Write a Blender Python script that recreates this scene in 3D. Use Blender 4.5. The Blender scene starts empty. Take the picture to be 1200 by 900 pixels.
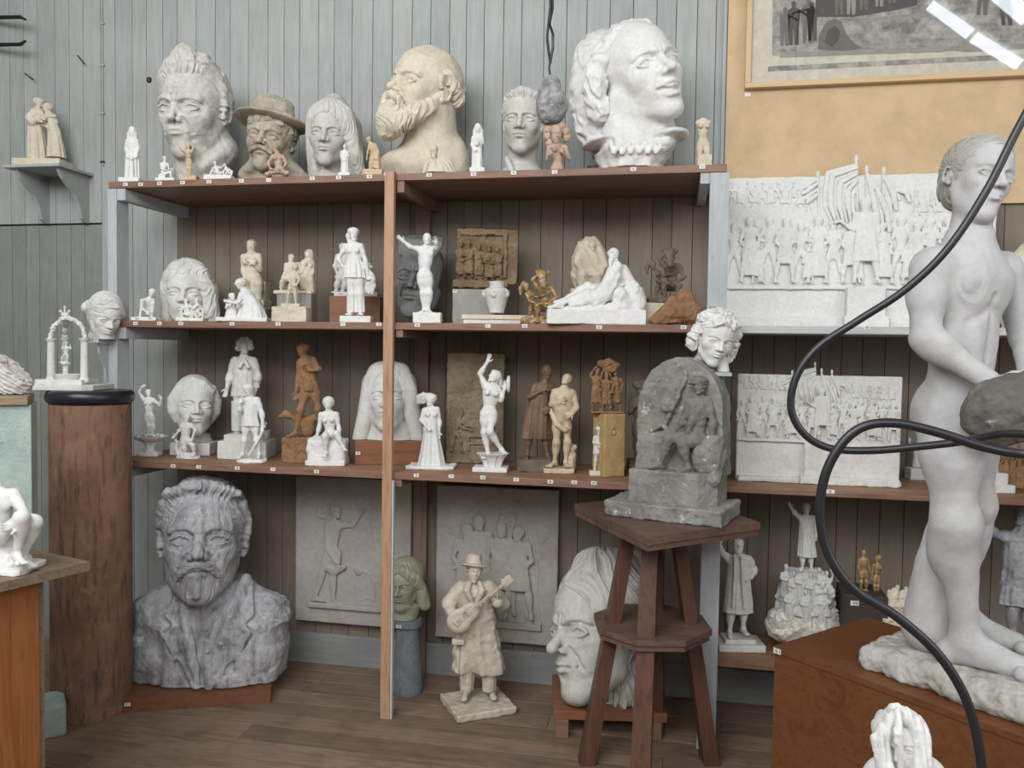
import bpy, bmesh, math, random
import numpy as np
from mathutils import Vector, Matrix

# ------------------------------------------------------------------ camera (fitted to the room's own lines)
YAW, PITCH, ROLL, FPX = 0.193423, 0.0403777, 0.0146496, 957.72
CAM = np.array([0.0, 0.0, 1.5])
YF, YW = 3.1245, 3.6062            # front edge of the shelving, plane of the board wall
H1, H2, H3 = 2.1977, 1.6068, 1.0042  # heights of the three shelf tops

def cam_axes():
    cy, sy = math.cos(YAW), math.sin(YAW)
    r = np.array([cy, sy, 0.0]); f = np.array([-sy, cy, 0.0]); u = np.array([0, 0, 1.0])
    cp, sp = math.cos(PITCH), math.sin(PITCH)
    f2 = f*cp - u*sp; u2 = u*cp + f*sp
    cr, sr = math.cos(ROLL), math.sin(ROLL)
    return r*cr + u2*sr, u2*cr - r*sr, f2
CR, CU, CF = cam_axes()

def at(px, py, Y=None, Z=None):
    """world point seen at a pixel of the 1200x900 frame, on the plane y=Y or z=Z"""
    d = CF*FPX + CR*(px-600) + CU*(450-py)
    t = Y/d[1] if Y is not None else (Z-1.5)/d[2]
    return CAM + d*t

def depth(p):
    return float((np.asarray(p)-CAM) @ CF)

# ------------------------------------------------------------------ object helpers
COL = bpy.context.scene.collection

def link(o, parent=None):
    COL.objects.link(o)
    if parent is not None: o.parent = parent
    return o

def tag(o, label=None, cat=None, group=None, kind=None):
    if label: o['label'] = label
    if cat: o['category'] = cat
    if group: o['group'] = group
    if kind: o['kind'] = kind
    return o

def empty(name, loc, rz=0.0):
    o = bpy.data.objects.new(name, None); link(o)
    o.location = loc; o.rotation_euler = (0, 0, rz); o.empty_display_size = .05
    return o

class MB:
    """collects simple shapes for one mesh"""
    def __init__(s): s.bm = bmesh.new(); s.mi = 0
    def _m(s, faces):
        for f in faces: f.material_index = s.mi
    def box(s, lo, hi, M=None, bev=0.0):
        lo, hi = Vector(lo), Vector(hi)
        v = [s.bm.verts.new(((lo, hi)[i & 1][0], (lo, hi)[(i >> 1) & 1][1], (lo, hi)[(i >> 2) & 1][2])) for i in range(8)]
        F = [s.bm.faces.new([v[i] for i in q]) for q in ((0,2,3,1),(4,5,7,6),(0,1,5,4),(2,6,7,3),(0,4,6,2),(1,3,7,5))]
        if bev > 0:
            es = list({e for f in F for e in f.edges})
            r = bmesh.ops.bevel(s.bm, geom=es, offset=bev, segments=2, affect='EDGES', profile=.6)
            vs = list({x for f in r['faces'] for x in f.verts} | {x for x in v if x.is_valid})
            F2 = list({f for x in vs for f in x.link_faces})
        else: vs = v; F2 = F
        s._m(F2)
        if M is not None:
            for x in vs: x.co = M @ x.co
        return s
    def hull(s, pts):
        """8 points, bottom 4 ccw then top 4 ccw"""
        v = [s.bm.verts.new(p) for p in pts]
        s._m([s.bm.faces.new([v[i] for i in q]) for q in ((3,2,1,0),(4,5,6,7),(0,1,5,4),(1,2,6,5),(2,3,7,6),(3,0,4,7))])
        return s
    def prism(s, poly, d0, d1, axis='y'):
        """poly in the two other axes, extruded"""
        def P(a, b, d):
            return {'y': (a, d, b), 'z': (a, b, d), 'x': (d, a, b)}[axis]
        n = len(poly)
        A = [s.bm.verts.new(P(a, b, d0)) for a, b in poly]; B = [s.bm.verts.new(P(a, b, d1)) for a, b in poly]
        fs = [s.bm.faces.new(A[::-1]), s.bm.faces.new(B)]
        for i in range(n): fs.append(s.bm.faces.new((A[i], A[(i+1) % n], B[(i+1) % n], B[i])))
        s._m(fs); return s
    def lathe(s, prof, c=(0, 0, 0), n=48, wob=0.0, seed=0):
        rnd = random.Random(seed); rings = []
        for r, z in prof:
            rings.append([s.bm.verts.new((c[0]+(r*(1+wob*rnd.uniform(-1, 1)))*math.cos(2*math.pi*i/n), c[1]+r*math.sin(2*math.pi*i/n), c[2]+z)) for i in range(n)])
        fs = []
        for a, b in zip(rings, rings[1:]):
            for i in range(n): fs.append(s.bm.faces.new((a[i], a[(i+1) % n], b[(i+1) % n], b[i])))
        fs += [s.bm.faces.new(rings[0][::-1]), s.bm.faces.new(rings[-1])]
        s._m(fs); return s
    def tube(s, pts, r, n=12, closed=False):
        pts = [Vector(p) for p in pts]; rr = r if isinstance(r, (list, tuple)) else [r]*len(pts)
        rings = []; up = Vector((.013, .02, 1)).normalized(); N = len(pts)
        for i, p in enumerate(pts):
            t = (pts[min(i+1, N-1)]-pts[max(i-1, 0)]).normalized()
            if i == 0:
                a = t.cross(up) if t.cross(up).length > .05 else t.cross(Vector((1, 0, 0)))
            else: a = a - t*a.dot(t)
            a.normalize(); b = t.cross(a)
            rings.append([s.bm.verts.new(p+(a*math.cos(2*math.pi*k/n)+b*math.sin(2*math.pi*k/n))*rr[i]) for k in range(n)])
        fs = []
        for A, B in zip(rings, rings[1:]):
            for k in range(n): fs.append(s.bm.faces.new((A[k], A[(k+1) % n], B[(k+1) % n], B[k])))
        fs += [s.bm.faces.new(rings[0][::-1]), s.bm.faces.new(rings[-1])]
        s._m(fs); return s
    def build(s, name, mats, parent=None, smooth=False, loc=None):
        bmesh.ops.recalc_face_normals(s.bm, faces=s.bm.faces[:])
        me = bpy.data.meshes.new(name); s.bm.to_mesh(me); s.bm.free()
        for m in (mats if isinstance(mats, (list, tuple)) else [mats]): me.materials.append(m)
        if smooth:
            me.polygons.foreach_set('use_smooth', [True]*len(me.polygons))
            try: me.set_sharp_from_angle(angle=math.radians(40))
            except Exception: pass
        o = bpy.data.objects.new(name, me); link(o, parent)
        if loc is not None: o.location = loc
        return o

# ------------------------------------------------------------------ implicit sculpting
RNG = np.random.default_rng(7)
NL = 32
_LAT = RNG.random((NL, NL, NL)).astype(np.float32)*2-1
_FLAT = _LAT.ravel()

def noise(x, y, z):
    xi = np.floor(x); yi = np.floor(y); zi = np.floor(z)
    fx = x-xi; fy = y-yi; fz = z-zi
    fx = fx*fx*(3-2*fx); fy = fy*fy*(3-2*fy); fz = fz*fz*(3-2*fz)
    xi = xi.astype(np.int64); yi = yi.astype(np.int64); zi = zi.astype(np.int64)
    m = NL-1
    x0 = (xi & m)*NL*NL; x1 = ((xi+1) & m)*NL*NL
    y0 = (yi & m)*NL; y1 = ((yi+1) & m)*NL
    z0 = zi & m; z1 = (zi+1) & m
    t = _FLAT.take
    a = t(x0+y0+z0)*(1-fz)+t(x0+y0+z1)*fz
    b = t(x0+y1+z0)*(1-fz)+t(x0+y1+z1)*fz
    c = t(x1+y0+z0)*(1-fz)+t(x1+y0+z1)*fz
    d = t(x1+y1+z0)*(1-fz)+t(x1+y1+z1)*fz
    return (a*(1-fy)+b*fy)*(1-fx)+(c*(1-fy)+d*fy)*fx

def rotm(yaw=0, pitch=0, roll=0):
    """degrees. yaw>0 turns the face to the viewer's right, pitch>0 looks up, roll>0 tilts the top to the viewer's right"""
    y, p, r = math.radians(yaw), math.radians(-pitch), math.radians(roll)
    Rz = np.array([[math.cos(y), -math.sin(y), 0], [math.sin(y), math.cos(y), 0], [0, 0, 1]])
    Rx = np.array([[1, 0, 0], [0, math.cos(p), -math.sin(p)], [0, math.sin(p), math.cos(p)]])
    Ry = np.array([[math.cos(r), 0, math.sin(r)], [0, 1, 0], [-math.sin(r), 0, math.cos(r)]])
    return Ry @ Rz @ Rx

# primitives return (fn, lo, hi) in the current frame
def V3(p): return np.array([float(c) for c in p])
def ball(c, r):
    c = V3(c)
    return (lambda x, y, z: np.sqrt((x-c[0])**2+(y-c[1])**2+(z-c[2])**2)-r, c-r, c+r)
def ell(c, r, R=None):
    c = V3(c); r = V3(r) if hasattr(r, '__len__') else np.array([r]*3, float)
    def fn(x, y, z):
        x = x-c[0]; y = y-c[1]; z = z-c[2]
        if R is not None:
            x, y, z = R[0, 0]*x+R[1, 0]*y+R[2, 0]*z, R[0, 1]*x+R[1, 1]*y+R[2, 1]*z, R[0, 2]*x+R[1, 2]*y+R[2, 2]*z
        a = (x/r[0])**2+(y/r[1])**2+(z/r[2])**2
        b = (x/r[0]**2)**2+(y/r[1]**2)**2+(z/r[2]**2)**2
        k0 = np.sqrt(a)
        return k0*(k0-1)/np.sqrt(b+1e-9)
    if R is None: e = r
    else: e = np.sqrt(((R*r[None, :])**2).sum(1))
    return (fn, c-e, c+e)
def cap(a, b, ra, rb=None):
    a = V3(a); b = V3(b); rb = ra if rb is None else rb
    d = b-a; L2 = max(float(d@d), 1e-9)
    def fn(x, y, z):
        t = ((x-a[0])*d[0]+(y-a[1])*d[1]+(z-a[2])*d[2])/L2
        t = np.clip(t, 0, 1)
        return np.sqrt((x-a[0]-t*d[0])**2+(y-a[1]-t*d[1])**2+(z-a[2]-t*d[2])**2)-(ra+(rb-ra)*t)
    return (fn, np.minimum(a-ra, b-rb), np.maximum(a+ra, b+rb))
def chain(pts, rs):
    """tapered tube through points"""
    P = [V3(p) for p in pts]
    rs = rs if hasattr(rs, '__len__') else [rs]*len(P)
    segs = [cap(P[i], P[i+1], rs[i], rs[i+1]) for i in range(len(P)-1)]
    def fn(x, y, z):
        o = segs[0][0](x, y, z)
        for s in segs[1:]: o = np.minimum(o, s[0](x, y, z))
        return o
    return (fn, np.min([s[1] for s in segs], 0), np.max([s[2] for s in segs], 0))
def rbox(c, h, r=0.0, R=None):
    c = V3(c); h = V3(h)-r
    def fn(x, y, z):
        x = x-c[0]; y = y-c[1]; z = z-c[2]
        if R is not None:
            x, y, z = R[0, 0]*x+R[1, 0]*y+R[2, 0]*z, R[0, 1]*x+R[1, 1]*y+R[2, 1]*z, R[0, 2]*x+R[1, 2]*y+R[2, 2]*z
        qx = np.abs(x)-h[0]; qy = np.abs(y)-h[1]; qz = np.abs(z)-h[2]
        out = np.sqrt(np.maximum(qx, 0)**2+np.maximum(qy, 0)**2+np.maximum(qz, 0)**2)
        return out+np.minimum(np.maximum(qx, np.maximum(qy, qz)), 0)-r
    e = h+r
    if R is not None: e = (np.abs(R)*e[None, :]).sum(1)
    return (fn, c-e, c+e)
def loft(secs, fold=0.0, nf=9, seed=0, twist=0.0, sharp=1.0, capr=None, pw=2.0):
    """upright body of elliptical sections (z, cx, cy, rx, ry), with hanging folds"""
    secs = sorted(secs); Z, CX, CY, RX, RY = [np.array(c, float) for c in zip(*secs)]
    def fn(x, y, z):
        zz = np.clip(z, Z[0], Z[-1])
        cx = np.interp(zz, Z, CX); cy = np.interp(zz, Z, CY); rx = np.interp(zz, Z, RX); ry = np.interp(zz, Z, RY)
        u = (x-cx)/rx; v = (y-cy)/ry
        q = np.sqrt(u*u+v*v)+1e-6 if pw == 2.0 else (np.abs(u)**pw+np.abs(v)**pw)**(1/pw)+1e-6
        g = 1.0
        if fold:
            t = (Z[-1]-zz)/max(Z[-1]-Z[0], 1e-6)
            a = np.arctan2(v, u)
            k = np.sin(nf*a+seed*1.7+twist*t+1.3*np.sin(2*a+seed))+.45*np.sin((2*nf+1)*a+seed*3.1+1.5*t+.8*np.sin(3*a))
            g = 1+fold*k*np.clip(t*1.6, .12, 1)**sharp
        d = (q-g)*np.minimum(rx, ry)*.8
        return np.maximum(d, np.maximum(z-Z[-1], Z[0]-z))
    m = 1+2*fold
    lo = np.array([(CX-RX*m).min(), (CY-RY*m).min(), Z[0]]); hi = np.array([(CX+RX*m).max(), (CY+RY*m).max(), Z[-1]])
    return (fn, lo, hi)
def half(n, off):
    """half space n.p > off, for cutting"""
    n = V3(n); n = n/np.linalg.norm(n)
    return (lambda x, y, z: off-(n[0]*x+n[1]*y+n[2]*z), None, None)

class Field:
    def __init__(s, vox=.8):
        s.vox = vox; s.ops = []; s.M = np.eye(3); s.T = np.zeros(3); s.sc = 1.0; s.stk = []
    def push(s, T=(0, 0, 0), R=None, sc=1.0):
        s.stk.append((s.M, s.T, s.sc))
        s.T = s.T+s.M @ V3(T)
        s.M = s.M @ ((R if R is not None else np.eye(3))*sc)
        s.sc = s.sc*sc
        return s
    def pop(s): s.M, s.T, s.sc = s.stk.pop()
    def _rec(s, mode, prim, k, arg=None):
        fn, lo, hi = prim
        if lo is None: box = None
        else:
            c = np.array([[(lo, hi)[i & 1][0], (lo, hi)[(i >> 1) & 1][1], (lo, hi)[(i >> 2) & 1][2]] for i in range(8)]) @ s.M.T+s.T
            box = (c.min(0), c.max(0))
        s.ops.append((mode, fn, box, k*s.sc, np.linalg.inv(s.M), s.T.copy(), s.sc, arg))
    def add(s, prim, k=0.0): s._rec('add', prim, k); return s
    def sub(s, prim, k=0.0): s._rec('sub', prim, k); return s
    def cut(s, prim, k=0.0): s._rec('cut', prim, k); return s      # keep only inside prim
    def disp(s, fn, amp, box=None):
        """fn(x,y,z) in the current frame, added to the field near the surface"""
        s.ops.append(('disp', fn, box, amp*s.sc, np.linalg.inv(s.M), s.T.copy(), s.sc, None)); return s
    def lumps(s, amp, size, seed=0, box=None):
        return s.disp(lambda x, y, z: amp*(noise(x/size+seed*7.3, y/size, z/size)+.5*noise(x/size*2.1+3, y/size*2.1, z/size*2.1+seed)), 1.5*amp, box)
    def solve(s):
        v = s.vox
        B = [o[2] for o in s.ops if o[0] == 'add']
        lo = np.min([b[0] for b in B], 0)-3*v; hi = np.max([b[1] for b in B], 0)+3*v
        for o in s.ops:
            if o[0] == 'disp': lo = lo-o[3]; hi = hi+o[3]; break
        n = np.ceil((hi-lo)/v).astype(int)+1
        f = np.full(n, 1e3, np.float32)
        ax = [(lo[i]+v*np.arange(n[i])).astype(np.float32) for i in range(3)]
        for mode, fn, box, k, Mi, T, sc, arg in s.ops:
            if box is None: i0 = np.zeros(3, int); i1 = n
            else:
                pad = k+2.5*v
                i0 = np.clip(np.floor((box[0]-pad-lo)/v).astype(int), 0, n); i1 = np.clip(np.ceil((box[1]+pad-lo)/v).astype(int)+1, 0, n)
            if (i1 <= i0).any(): continue
            sl = tuple(slice(i0[i], i1[i]) for i in range(3)); g = f[sl]
            X = (ax[0][sl[0]]-T[0])[:, None, None]; Y = (ax[1][sl[1]]-T[1])[None, :, None]; Z = (ax[2][sl[2]]-T[2])[None, None, :]
            if mode == 'disp':
                m = np.nonzero(np.abs(g) < k*1.2+2.5*v)
                if not len(m[0]): continue
                x = X[m[0], 0, 0]; y = Y[0, m[1], 0]; z = Z[0, 0, m[2]]
                lx = Mi[0, 0]*x+Mi[0, 1]*y+Mi[0, 2]*z; ly = Mi[1, 0]*x+Mi[1, 1]*y+Mi[1, 2]*z; lz = Mi[2, 0]*x+Mi[2, 1]*y+Mi[2, 2]*z
                g[m] += (fn(lx, ly, lz)*sc).astype(np.float32)
                continue
            Mi = Mi.astype(np.float32)
            if abs(Mi[0, 1])+abs(Mi[0, 2])+abs(Mi[1, 0])+abs(Mi[1, 2])+abs(Mi[2, 0])+abs(Mi[2, 1]) < 1e-7:
                lx = X*Mi[0, 0]; ly = Y*Mi[1, 1]; lz = Z*Mi[2, 2]
            else:
                lx = Mi[0, 0]*X+Mi[0, 1]*Y+Mi[0, 2]*Z; ly = Mi[1, 0]*X+Mi[1, 1]*Y+Mi[1, 2]*Z; lz = Mi[2, 0]*X+Mi[2, 1]*Y+Mi[2, 2]*Z
            d = (fn(lx, ly, lz)*sc).astype(np.float32)
            if mode == 'add':
                if k > 0:
                    h = np.maximum(k-np.abs(g-d), 0)/k
                    g[...] = np.minimum(g, d)-h*h*k*.25
                else: np.minimum(g, d, out=g)
            else:
                if mode == 'sub': d = -d
                if k > 0:
                    h = np.maximum(k-np.abs(g-d), 0)/k
                    g[...] = np.maximum(g, d)+h*h*k*.25
                else: np.maximum(g, d, out=g)
        return f, lo
    def mesh(s):
        f, lo = s.solve(); v = s.vox
        f[0] = f[-1] = 1e3; f[:, 0] = f[:, -1] = 1e3; f[:, :, 0] = f[:, :, -1] = 1e3
        S = f < 0
        c = S[:-1, :-1, :-1].astype(np.int8)
        for i in range(1, 8):
            a, b, d = i & 1, (i >> 1) & 1, (i >> 2) & 1
            c = c+S[a:S.shape[0]-1+a, b:S.shape[1]-1+b, d:S.shape[2]-1+d]
        I = np.nonzero((c > 0) & (c < 8)); N = len(I[0])
        idx = np.full(c.shape, -1, np.int32); idx[I] = np.arange(N)
        corner = [f[I[0]+(i & 1), I[1]+((i >> 1) & 1), I[2]+((i >> 2) & 1)] for i in range(8)]
        acc = np.zeros((N, 3), np.float32); cnt = np.zeros(N, np.float32)
        for i in range(8):
            for ax_ in range(3):
                if (i >> ax_) & 1: continue
                j = i | (1 << ax_); A, B = corner[i], corner[j]
                m = (A < 0) != (B < 0)
                t = np.where(m, A/np.where(m, A-B, 1), 0); t = np.clip(t, 0, 1)
                for q in range(3):
                    base = (i >> q) & 1
                    acc[:, q] += np.where(m, base+(t if q == ax_ else 0), 0)
                cnt += m
        V = (acc/cnt[:, None]+np.stack(I, 1))*v+lo
        quads = []
        for ax_ in range(3):
            a = [slice(1, -1)]*3; b = list(a)
            n = S.shape
            sa = [slice(1, n[0]-1), slice(1, n[1]-1), slice(1, n[2]-1)]; sb = list(sa)
            sa[ax_] = slice(0, n[ax_]-1); sb[ax_] = slice(1, n[ax_])
            A = S[tuple(sa)]; Bm = S[tuple(sb)]
            E = np.nonzero(A != Bm); off = [1, 1, 1]; off[ax_] = 0
            P = [E[q]+off[q] for q in range(3)]; flip = A[E]
            u, w = [q for q in range(3) if q != ax_]
            def cell(du, dw):
                Q = [p.copy() for p in P]; Q[u] -= du; Q[w] -= dw
                return idx[Q[0], Q[1], Q[2]]
            q0, q1, q2, q3 = cell(1, 1), cell(0, 1), cell(0, 0), cell(1, 0)
            if ax_ == 1: flip = ~flip
            quads.append(np.where(flip[:, None], np.stack([q0, q1, q2, q3], 1), np.stack([q3, q2, q1, q0], 1)))
        return V, np.concatenate(quads)

def mesh_obj(name, V, Q, mat, parent=None):
    me = bpy.data.meshes.new(name)
    me.vertices.add(len(V)); me.vertices.foreach_set('co', V.astype(np.float32).ravel())
    me.loops.add(len(Q)*4); me.loops.foreach_set('vertex_index', Q.astype(np.int32).ravel())
    me.polygons.add(len(Q)); me.polygons.foreach_set('loop_start', np.arange(0, len(Q)*4, 4, dtype=np.int32))
    try: me.polygons.foreach_set('loop_total', np.full(len(Q), 4, np.int32))
    except Exception: pass
    me.polygons.foreach_set('use_smooth', np.ones(len(Q), bool))
    me.update(calc_edges=True); me.materials.append(mat)
    return link(bpy.data.objects.new(name, me), parent)

NV = [0]
class Piece:
    """a sculpture modelled in the pixel units of the photograph around its foot point, standing at a real place"""
    def __init__(s, name, loc, label, cat='statuette', group=None, vox=.6, mat=None):
        s.loc = loc; s.s = depth(loc)/FPX; s.vox = vox; s.mat = mat; s.parts = []
        s.root = empty(name, tuple(loc), YAW); tag(s.root, label, cat, group)
    def P(s, x, y, d=0.0):
        """photo pixel and depth behind the foot point (pixel units) -> local modelling coordinates"""
        D = CF*FPX+CR*(x-600)+CU*(450-y); fw = np.array([-math.sin(YAW), math.cos(YAW), 0]); rt = np.array([math.cos(YAW), math.sin(YAW), 0])
        L0 = np.asarray(s.loc)
        t = ((L0-CAM) @ fw+d*s.s)/(D @ fw); p = (CAM+D*t-L0)/s.s
        return (p @ rt, p @ fw, p[2])
    def R(s, yaw=0, pitch=0, roll=0):
        """rotation for a pose as it looks from the camera (0,0,0 = looking into the lens)"""
        v = s.loc-CAM; fw = np.array([-math.sin(YAW), math.cos(YAW), 0]); rt = np.array([math.cos(YAW), math.sin(YAW), 0])
        a = math.degrees(math.atan2(v @ rt, v @ fw)); e = math.degrees(math.atan2(v[2]+.1, math.hypot(v[0], v[1])))
        return rotm(-a, -e*.9, 0) @ rotm(yaw, pitch, roll)
    def part(s, name, mat=None, vox=None):
        f = Field(vox or s.vox); f.name = name; f.mat = mat or s.mat; s.parts.append(f); return f
    def done(s):
        objs = []
        for f in s.parts:
            V, Q = f.mesh(); NV[0] += len(V)
            objs.append(mesh_obj(f.name, V*s.s, Q, f.mat, s.root))
        return objs

def on(px, z, Y):
    """point at height z on the plane y=Y in pixel column px (for shelves seen from below)"""
    lo, hi = -400, 1300
    for _ in range(50):
        m = (lo+hi)/2
        if at(px, m, Y=Y)[2] > z: lo = m
        else: hi = m
    return at(px, lo, Y=Y)
def fl(px, py, z): return at(px, py, Z=z)
PIECES = []
def piece(fn): PIECES.append(fn); return fn
# ------------------------------------------------------------------ procedural materials
def lin(c):
    return tuple(((v/255)/12.92 if v/255 <= .04045 else ((v/255+.055)/1.055)**2.4) for v in c)+(1,)

class NT:
    def __init__(s, name):
        s.m = bpy.data.materials.new(name); s.m.use_nodes = True; s.t = s.m.node_tree; s.b = s.t.nodes['Principled BSDF']
    def n(s, typ, **kw):
        x = s.t.nodes.new(typ)
        for k, v in kw.items():
            if k in x.inputs.keys(): x.inputs[k].default_value = v
            else: setattr(x, k, v)
        return x
    def l(s, a, b): s.t.links.new(a, b)
    def coord(s, scale=(1, 1, 1), kind='Object'):
        c = s.n('ShaderNodeTexCoord'); m = s.n('ShaderNodeMapping'); s.l(c.outputs[kind], m.inputs[0]); m.inputs['Scale'].default_value = scale
        return m.outputs[0]
    def noise(s, vec, scale, detail=4, rough=.55, dist=0.0):
        x = s.n('ShaderNodeTexNoise'); s.l(vec, x.inputs['Vector']); x.inputs['Scale'].default_value = scale; x.inputs['Detail'].default_value = detail
        x.inputs['Roughness'].default_value = rough; x.inputs['Distortion'].default_value = dist; return x.outputs['Fac']
    def ramp(s, fac, stops):
        x = s.n('ShaderNodeValToRGB'); s.l(fac, x.inputs[0]); e = x.color_ramp.elements
        while len(e) < len(stops): e.new(.5)
        for i, (p, c) in enumerate(stops):
            e[i].position = p; e[i].color = c if len(c) == 4 else lin(c)
        return x.outputs[0]
    def mix(s, a, b, fac, mode='MIX'):
        x = s.n('ShaderNodeMix', data_type='RGBA', blend_type=mode)
        for v, k in ((fac, 0), (a, 6), (b, 7)):
            if isinstance(v, bpy.types.NodeSocket): s.l(v, x.inputs[k])
            else: x.inputs[k].default_value = v
        return x.outputs[2]
    def bump(s, h, strength=.3, dist=.002):
        x = s.n('ShaderNodeBump'); x.inputs['Strength'].default_value = strength; x.inputs['Distance'].default_value = dist
        s.l(h, x.inputs['Height']); s.l(x.outputs[0], s.b.inputs['Normal'])
    def math(s, op, a, b=0.0):
        x = s.n('ShaderNodeMath', operation=op)
        for i, v in enumerate((a, b)):
            if isinstance(v, bpy.types.NodeSocket): s.l(v, x.inputs[i])
            else: x.inputs[i].default_value = v
        return x.outputs[0]

def plaster(name, c1, c2, rough=.8, scale=9, dirt=(120, 112, 100), dirtk=.5, bump=.25, bscale=160, chip=None, spec=.3, streak=0.0):
    """cast plaster, clay or painted plaster: two mottled tones, dust in the hollows, fine grain"""
    t = NT(name); v = t.coord(); t.b.inputs['Roughness'].default_value = rough; t.b.inputs['Specular IOR Level'].default_value = spec
    n1 = t.noise(v, scale, 6, .62, .4)
    col = t.ramp(n1, [(.34, c2), (.62, c1)])
    fine = t.ramp(t.noise(v, scale*9, 6, .7), [(.3, (238, 237, 235)), (.6, (255, 255, 255))]); col = t.mix(col, fine, 1.0, 'MULTIPLY')
    g = t.n('ShaderNodeNewGeometry')
    pt = t.ramp(g.outputs['Pointiness'], [(.40, (255, 255, 255)), (.495, (0, 0, 0))])
    n2 = t.noise(v, scale*5, 5, .6)
    dm = t.math('MULTIPLY', pt, t.math('MULTIPLY', n2, dirtk*1.7))
    col = t.mix(col, lin(dirt), dm)
    if streak:
        sv = t.coord((14, 14, 2.2)); sn = t.ramp(t.noise(sv, 3, 5, .6, .6), [(.50, (0, 0, 0)), (.68, (255, 255, 255))])
        col = t.mix(col, lin(dirt), t.math('MULTIPLY', sn, streak))
    if chip:
        cn = t.ramp(t.noise(v, scale*3.2, 8, .7), [(.60, (0, 0, 0)), (.66, (255, 255, 255))])
        col = t.mix(col, lin(chip), t.math('MULTIPLY', cn, .7))
    t.l(col, t.b.inputs['Base Color'])
    h = t.math('ADD', t.noise(v, bscale, 4, .6), t.math('MULTIPLY', t.noise(v, bscale*.18, 4), 1.4))
    t.bump(h, bump*1.5, .0035)
    return t.m

def wood(name, c1, c2, c3=None, rough=.6, axis=0, scale=1.0, stain=0.0, spec=.35, bump=.3, knots=True):
    """long grain along the axis, darker veins, scuffs"""
    t = NT(name); t.b.inputs['Roughness'].default_value = rough; t.b.inputs['Specular IOR Level'].default_value = spec
    sc = [16*scale]*3; sc[axis] = 1.1*scale
    v = t.coord(tuple(sc)); g = t.n('ShaderNodeNewGeometry')
    add = t.n('ShaderNodeVectorMath', operation='ADD'); t.l(v, add.inputs[0])
    r = t.n('ShaderNodeCombineXYZ'); rr = t.math('MULTIPLY', g.outputs['Random Per Island'], 60.0)
    for i in range(3): t.l(rr, r.inputs[i])
    t.l(r.outputs[0], add.inputs[1]); v = add.outputs[0]
    n1 = t.noise(v, 2.0, 6, .6, 1.2)
    col = t.ramp(n1, [(.30, c2), (.52, c1), (.78, c2)])
    n3 = t.noise(v, 9.0, 3, .6)
    col = t.mix(col, lin(c3 or tuple(int(x*.6) for x in c2)), t.math('MULTIPLY', t.ramp(n3, [(.55, (0, 0, 0)), (.75, (255, 255, 255))]), .5))
    tone = t.ramp(g.outputs['Random Per Island'], [(0, (215, 215, 215)), (1, (255, 255, 255))])
    col = t.mix(col, tone, 1.0, 'MULTIPLY')
    if stain:
        w = t.coord(); sn = t.ramp(t.noise(w, 7, 6, .65), [(.45, (0, 0, 0)), (.72, (255, 255, 255))])
        col = t.mix(col, lin(c3 or (60, 50, 42)), t.math('MULTIPLY', sn, stain))
    t.l(col, t.b.inputs['Base Color'])
    t.bump(t.math('ADD', n1, t.math('MULTIPLY', n3, .5)), bump, .0015)
    return t.m

def painted(name, c1, c2, rough=.6, scale=5, bump=.35, axis=2, wear=None, wk=.5):
    """painted boards: brushed paint with faint vertical strokes, tone changing from board to board"""
    t = NT(name); t.b.inputs['Roughness'].default_value = rough; t.b.inputs['Specular IOR Level'].default_value = .3
    sc = [10]*3; sc[axis] = .9; v = t.coord(tuple(sc)); w = t.coord(); g = t.n('ShaderNodeNewGeometry')
    col = t.ramp(t.noise(w, scale*.5, 5, .6), [(.3, c2), (.7, c1)])
    st = t.noise(v, 6, 4, .6, .3)
    col = t.mix(col, t.ramp(st, [(.3, (236, 236, 235)), (.7, (255, 255, 255))]), 1.0, 'MULTIPLY')
    tone = t.ramp(g.outputs['Random Per Island'], [(0, (238, 240, 240)), (1, (255, 255, 255))])
    col = t.mix(col, tone, 1.0, 'MULTIPLY')
    if wear:
        wn = t.ramp(t.noise(w, scale*6, 8, .75), [(.60, (0, 0, 0)), (.68, (255, 255, 255))])
        col = t.mix(col, lin(wear), t.math('MULTIPLY', wn, wk))
    t.l(col, t.b.inputs['Base Color'])
    t.bump(t.math('ADD', st, t.noise(w, 90, 4, .6)), bump, .0015)
    return t.m

def plain(name, c, rough=.5, metal=0.0, spec=.5):
    t = NT(name); t.b.inputs['Base Color'].default_value = lin(c); t.b.inputs['Roughness'].default_value = rough
    t.b.inputs['Metallic'].default_value = metal; t.b.inputs['Specular IOR Level'].default_value = spec
    t.l(t.ramp(t.noise(t.coord(), 30, 4), [(.3, tuple(int(v*.9) for v in c)), (.7, c)]), t.b.inputs['Base Color'])
    return t.m

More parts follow.
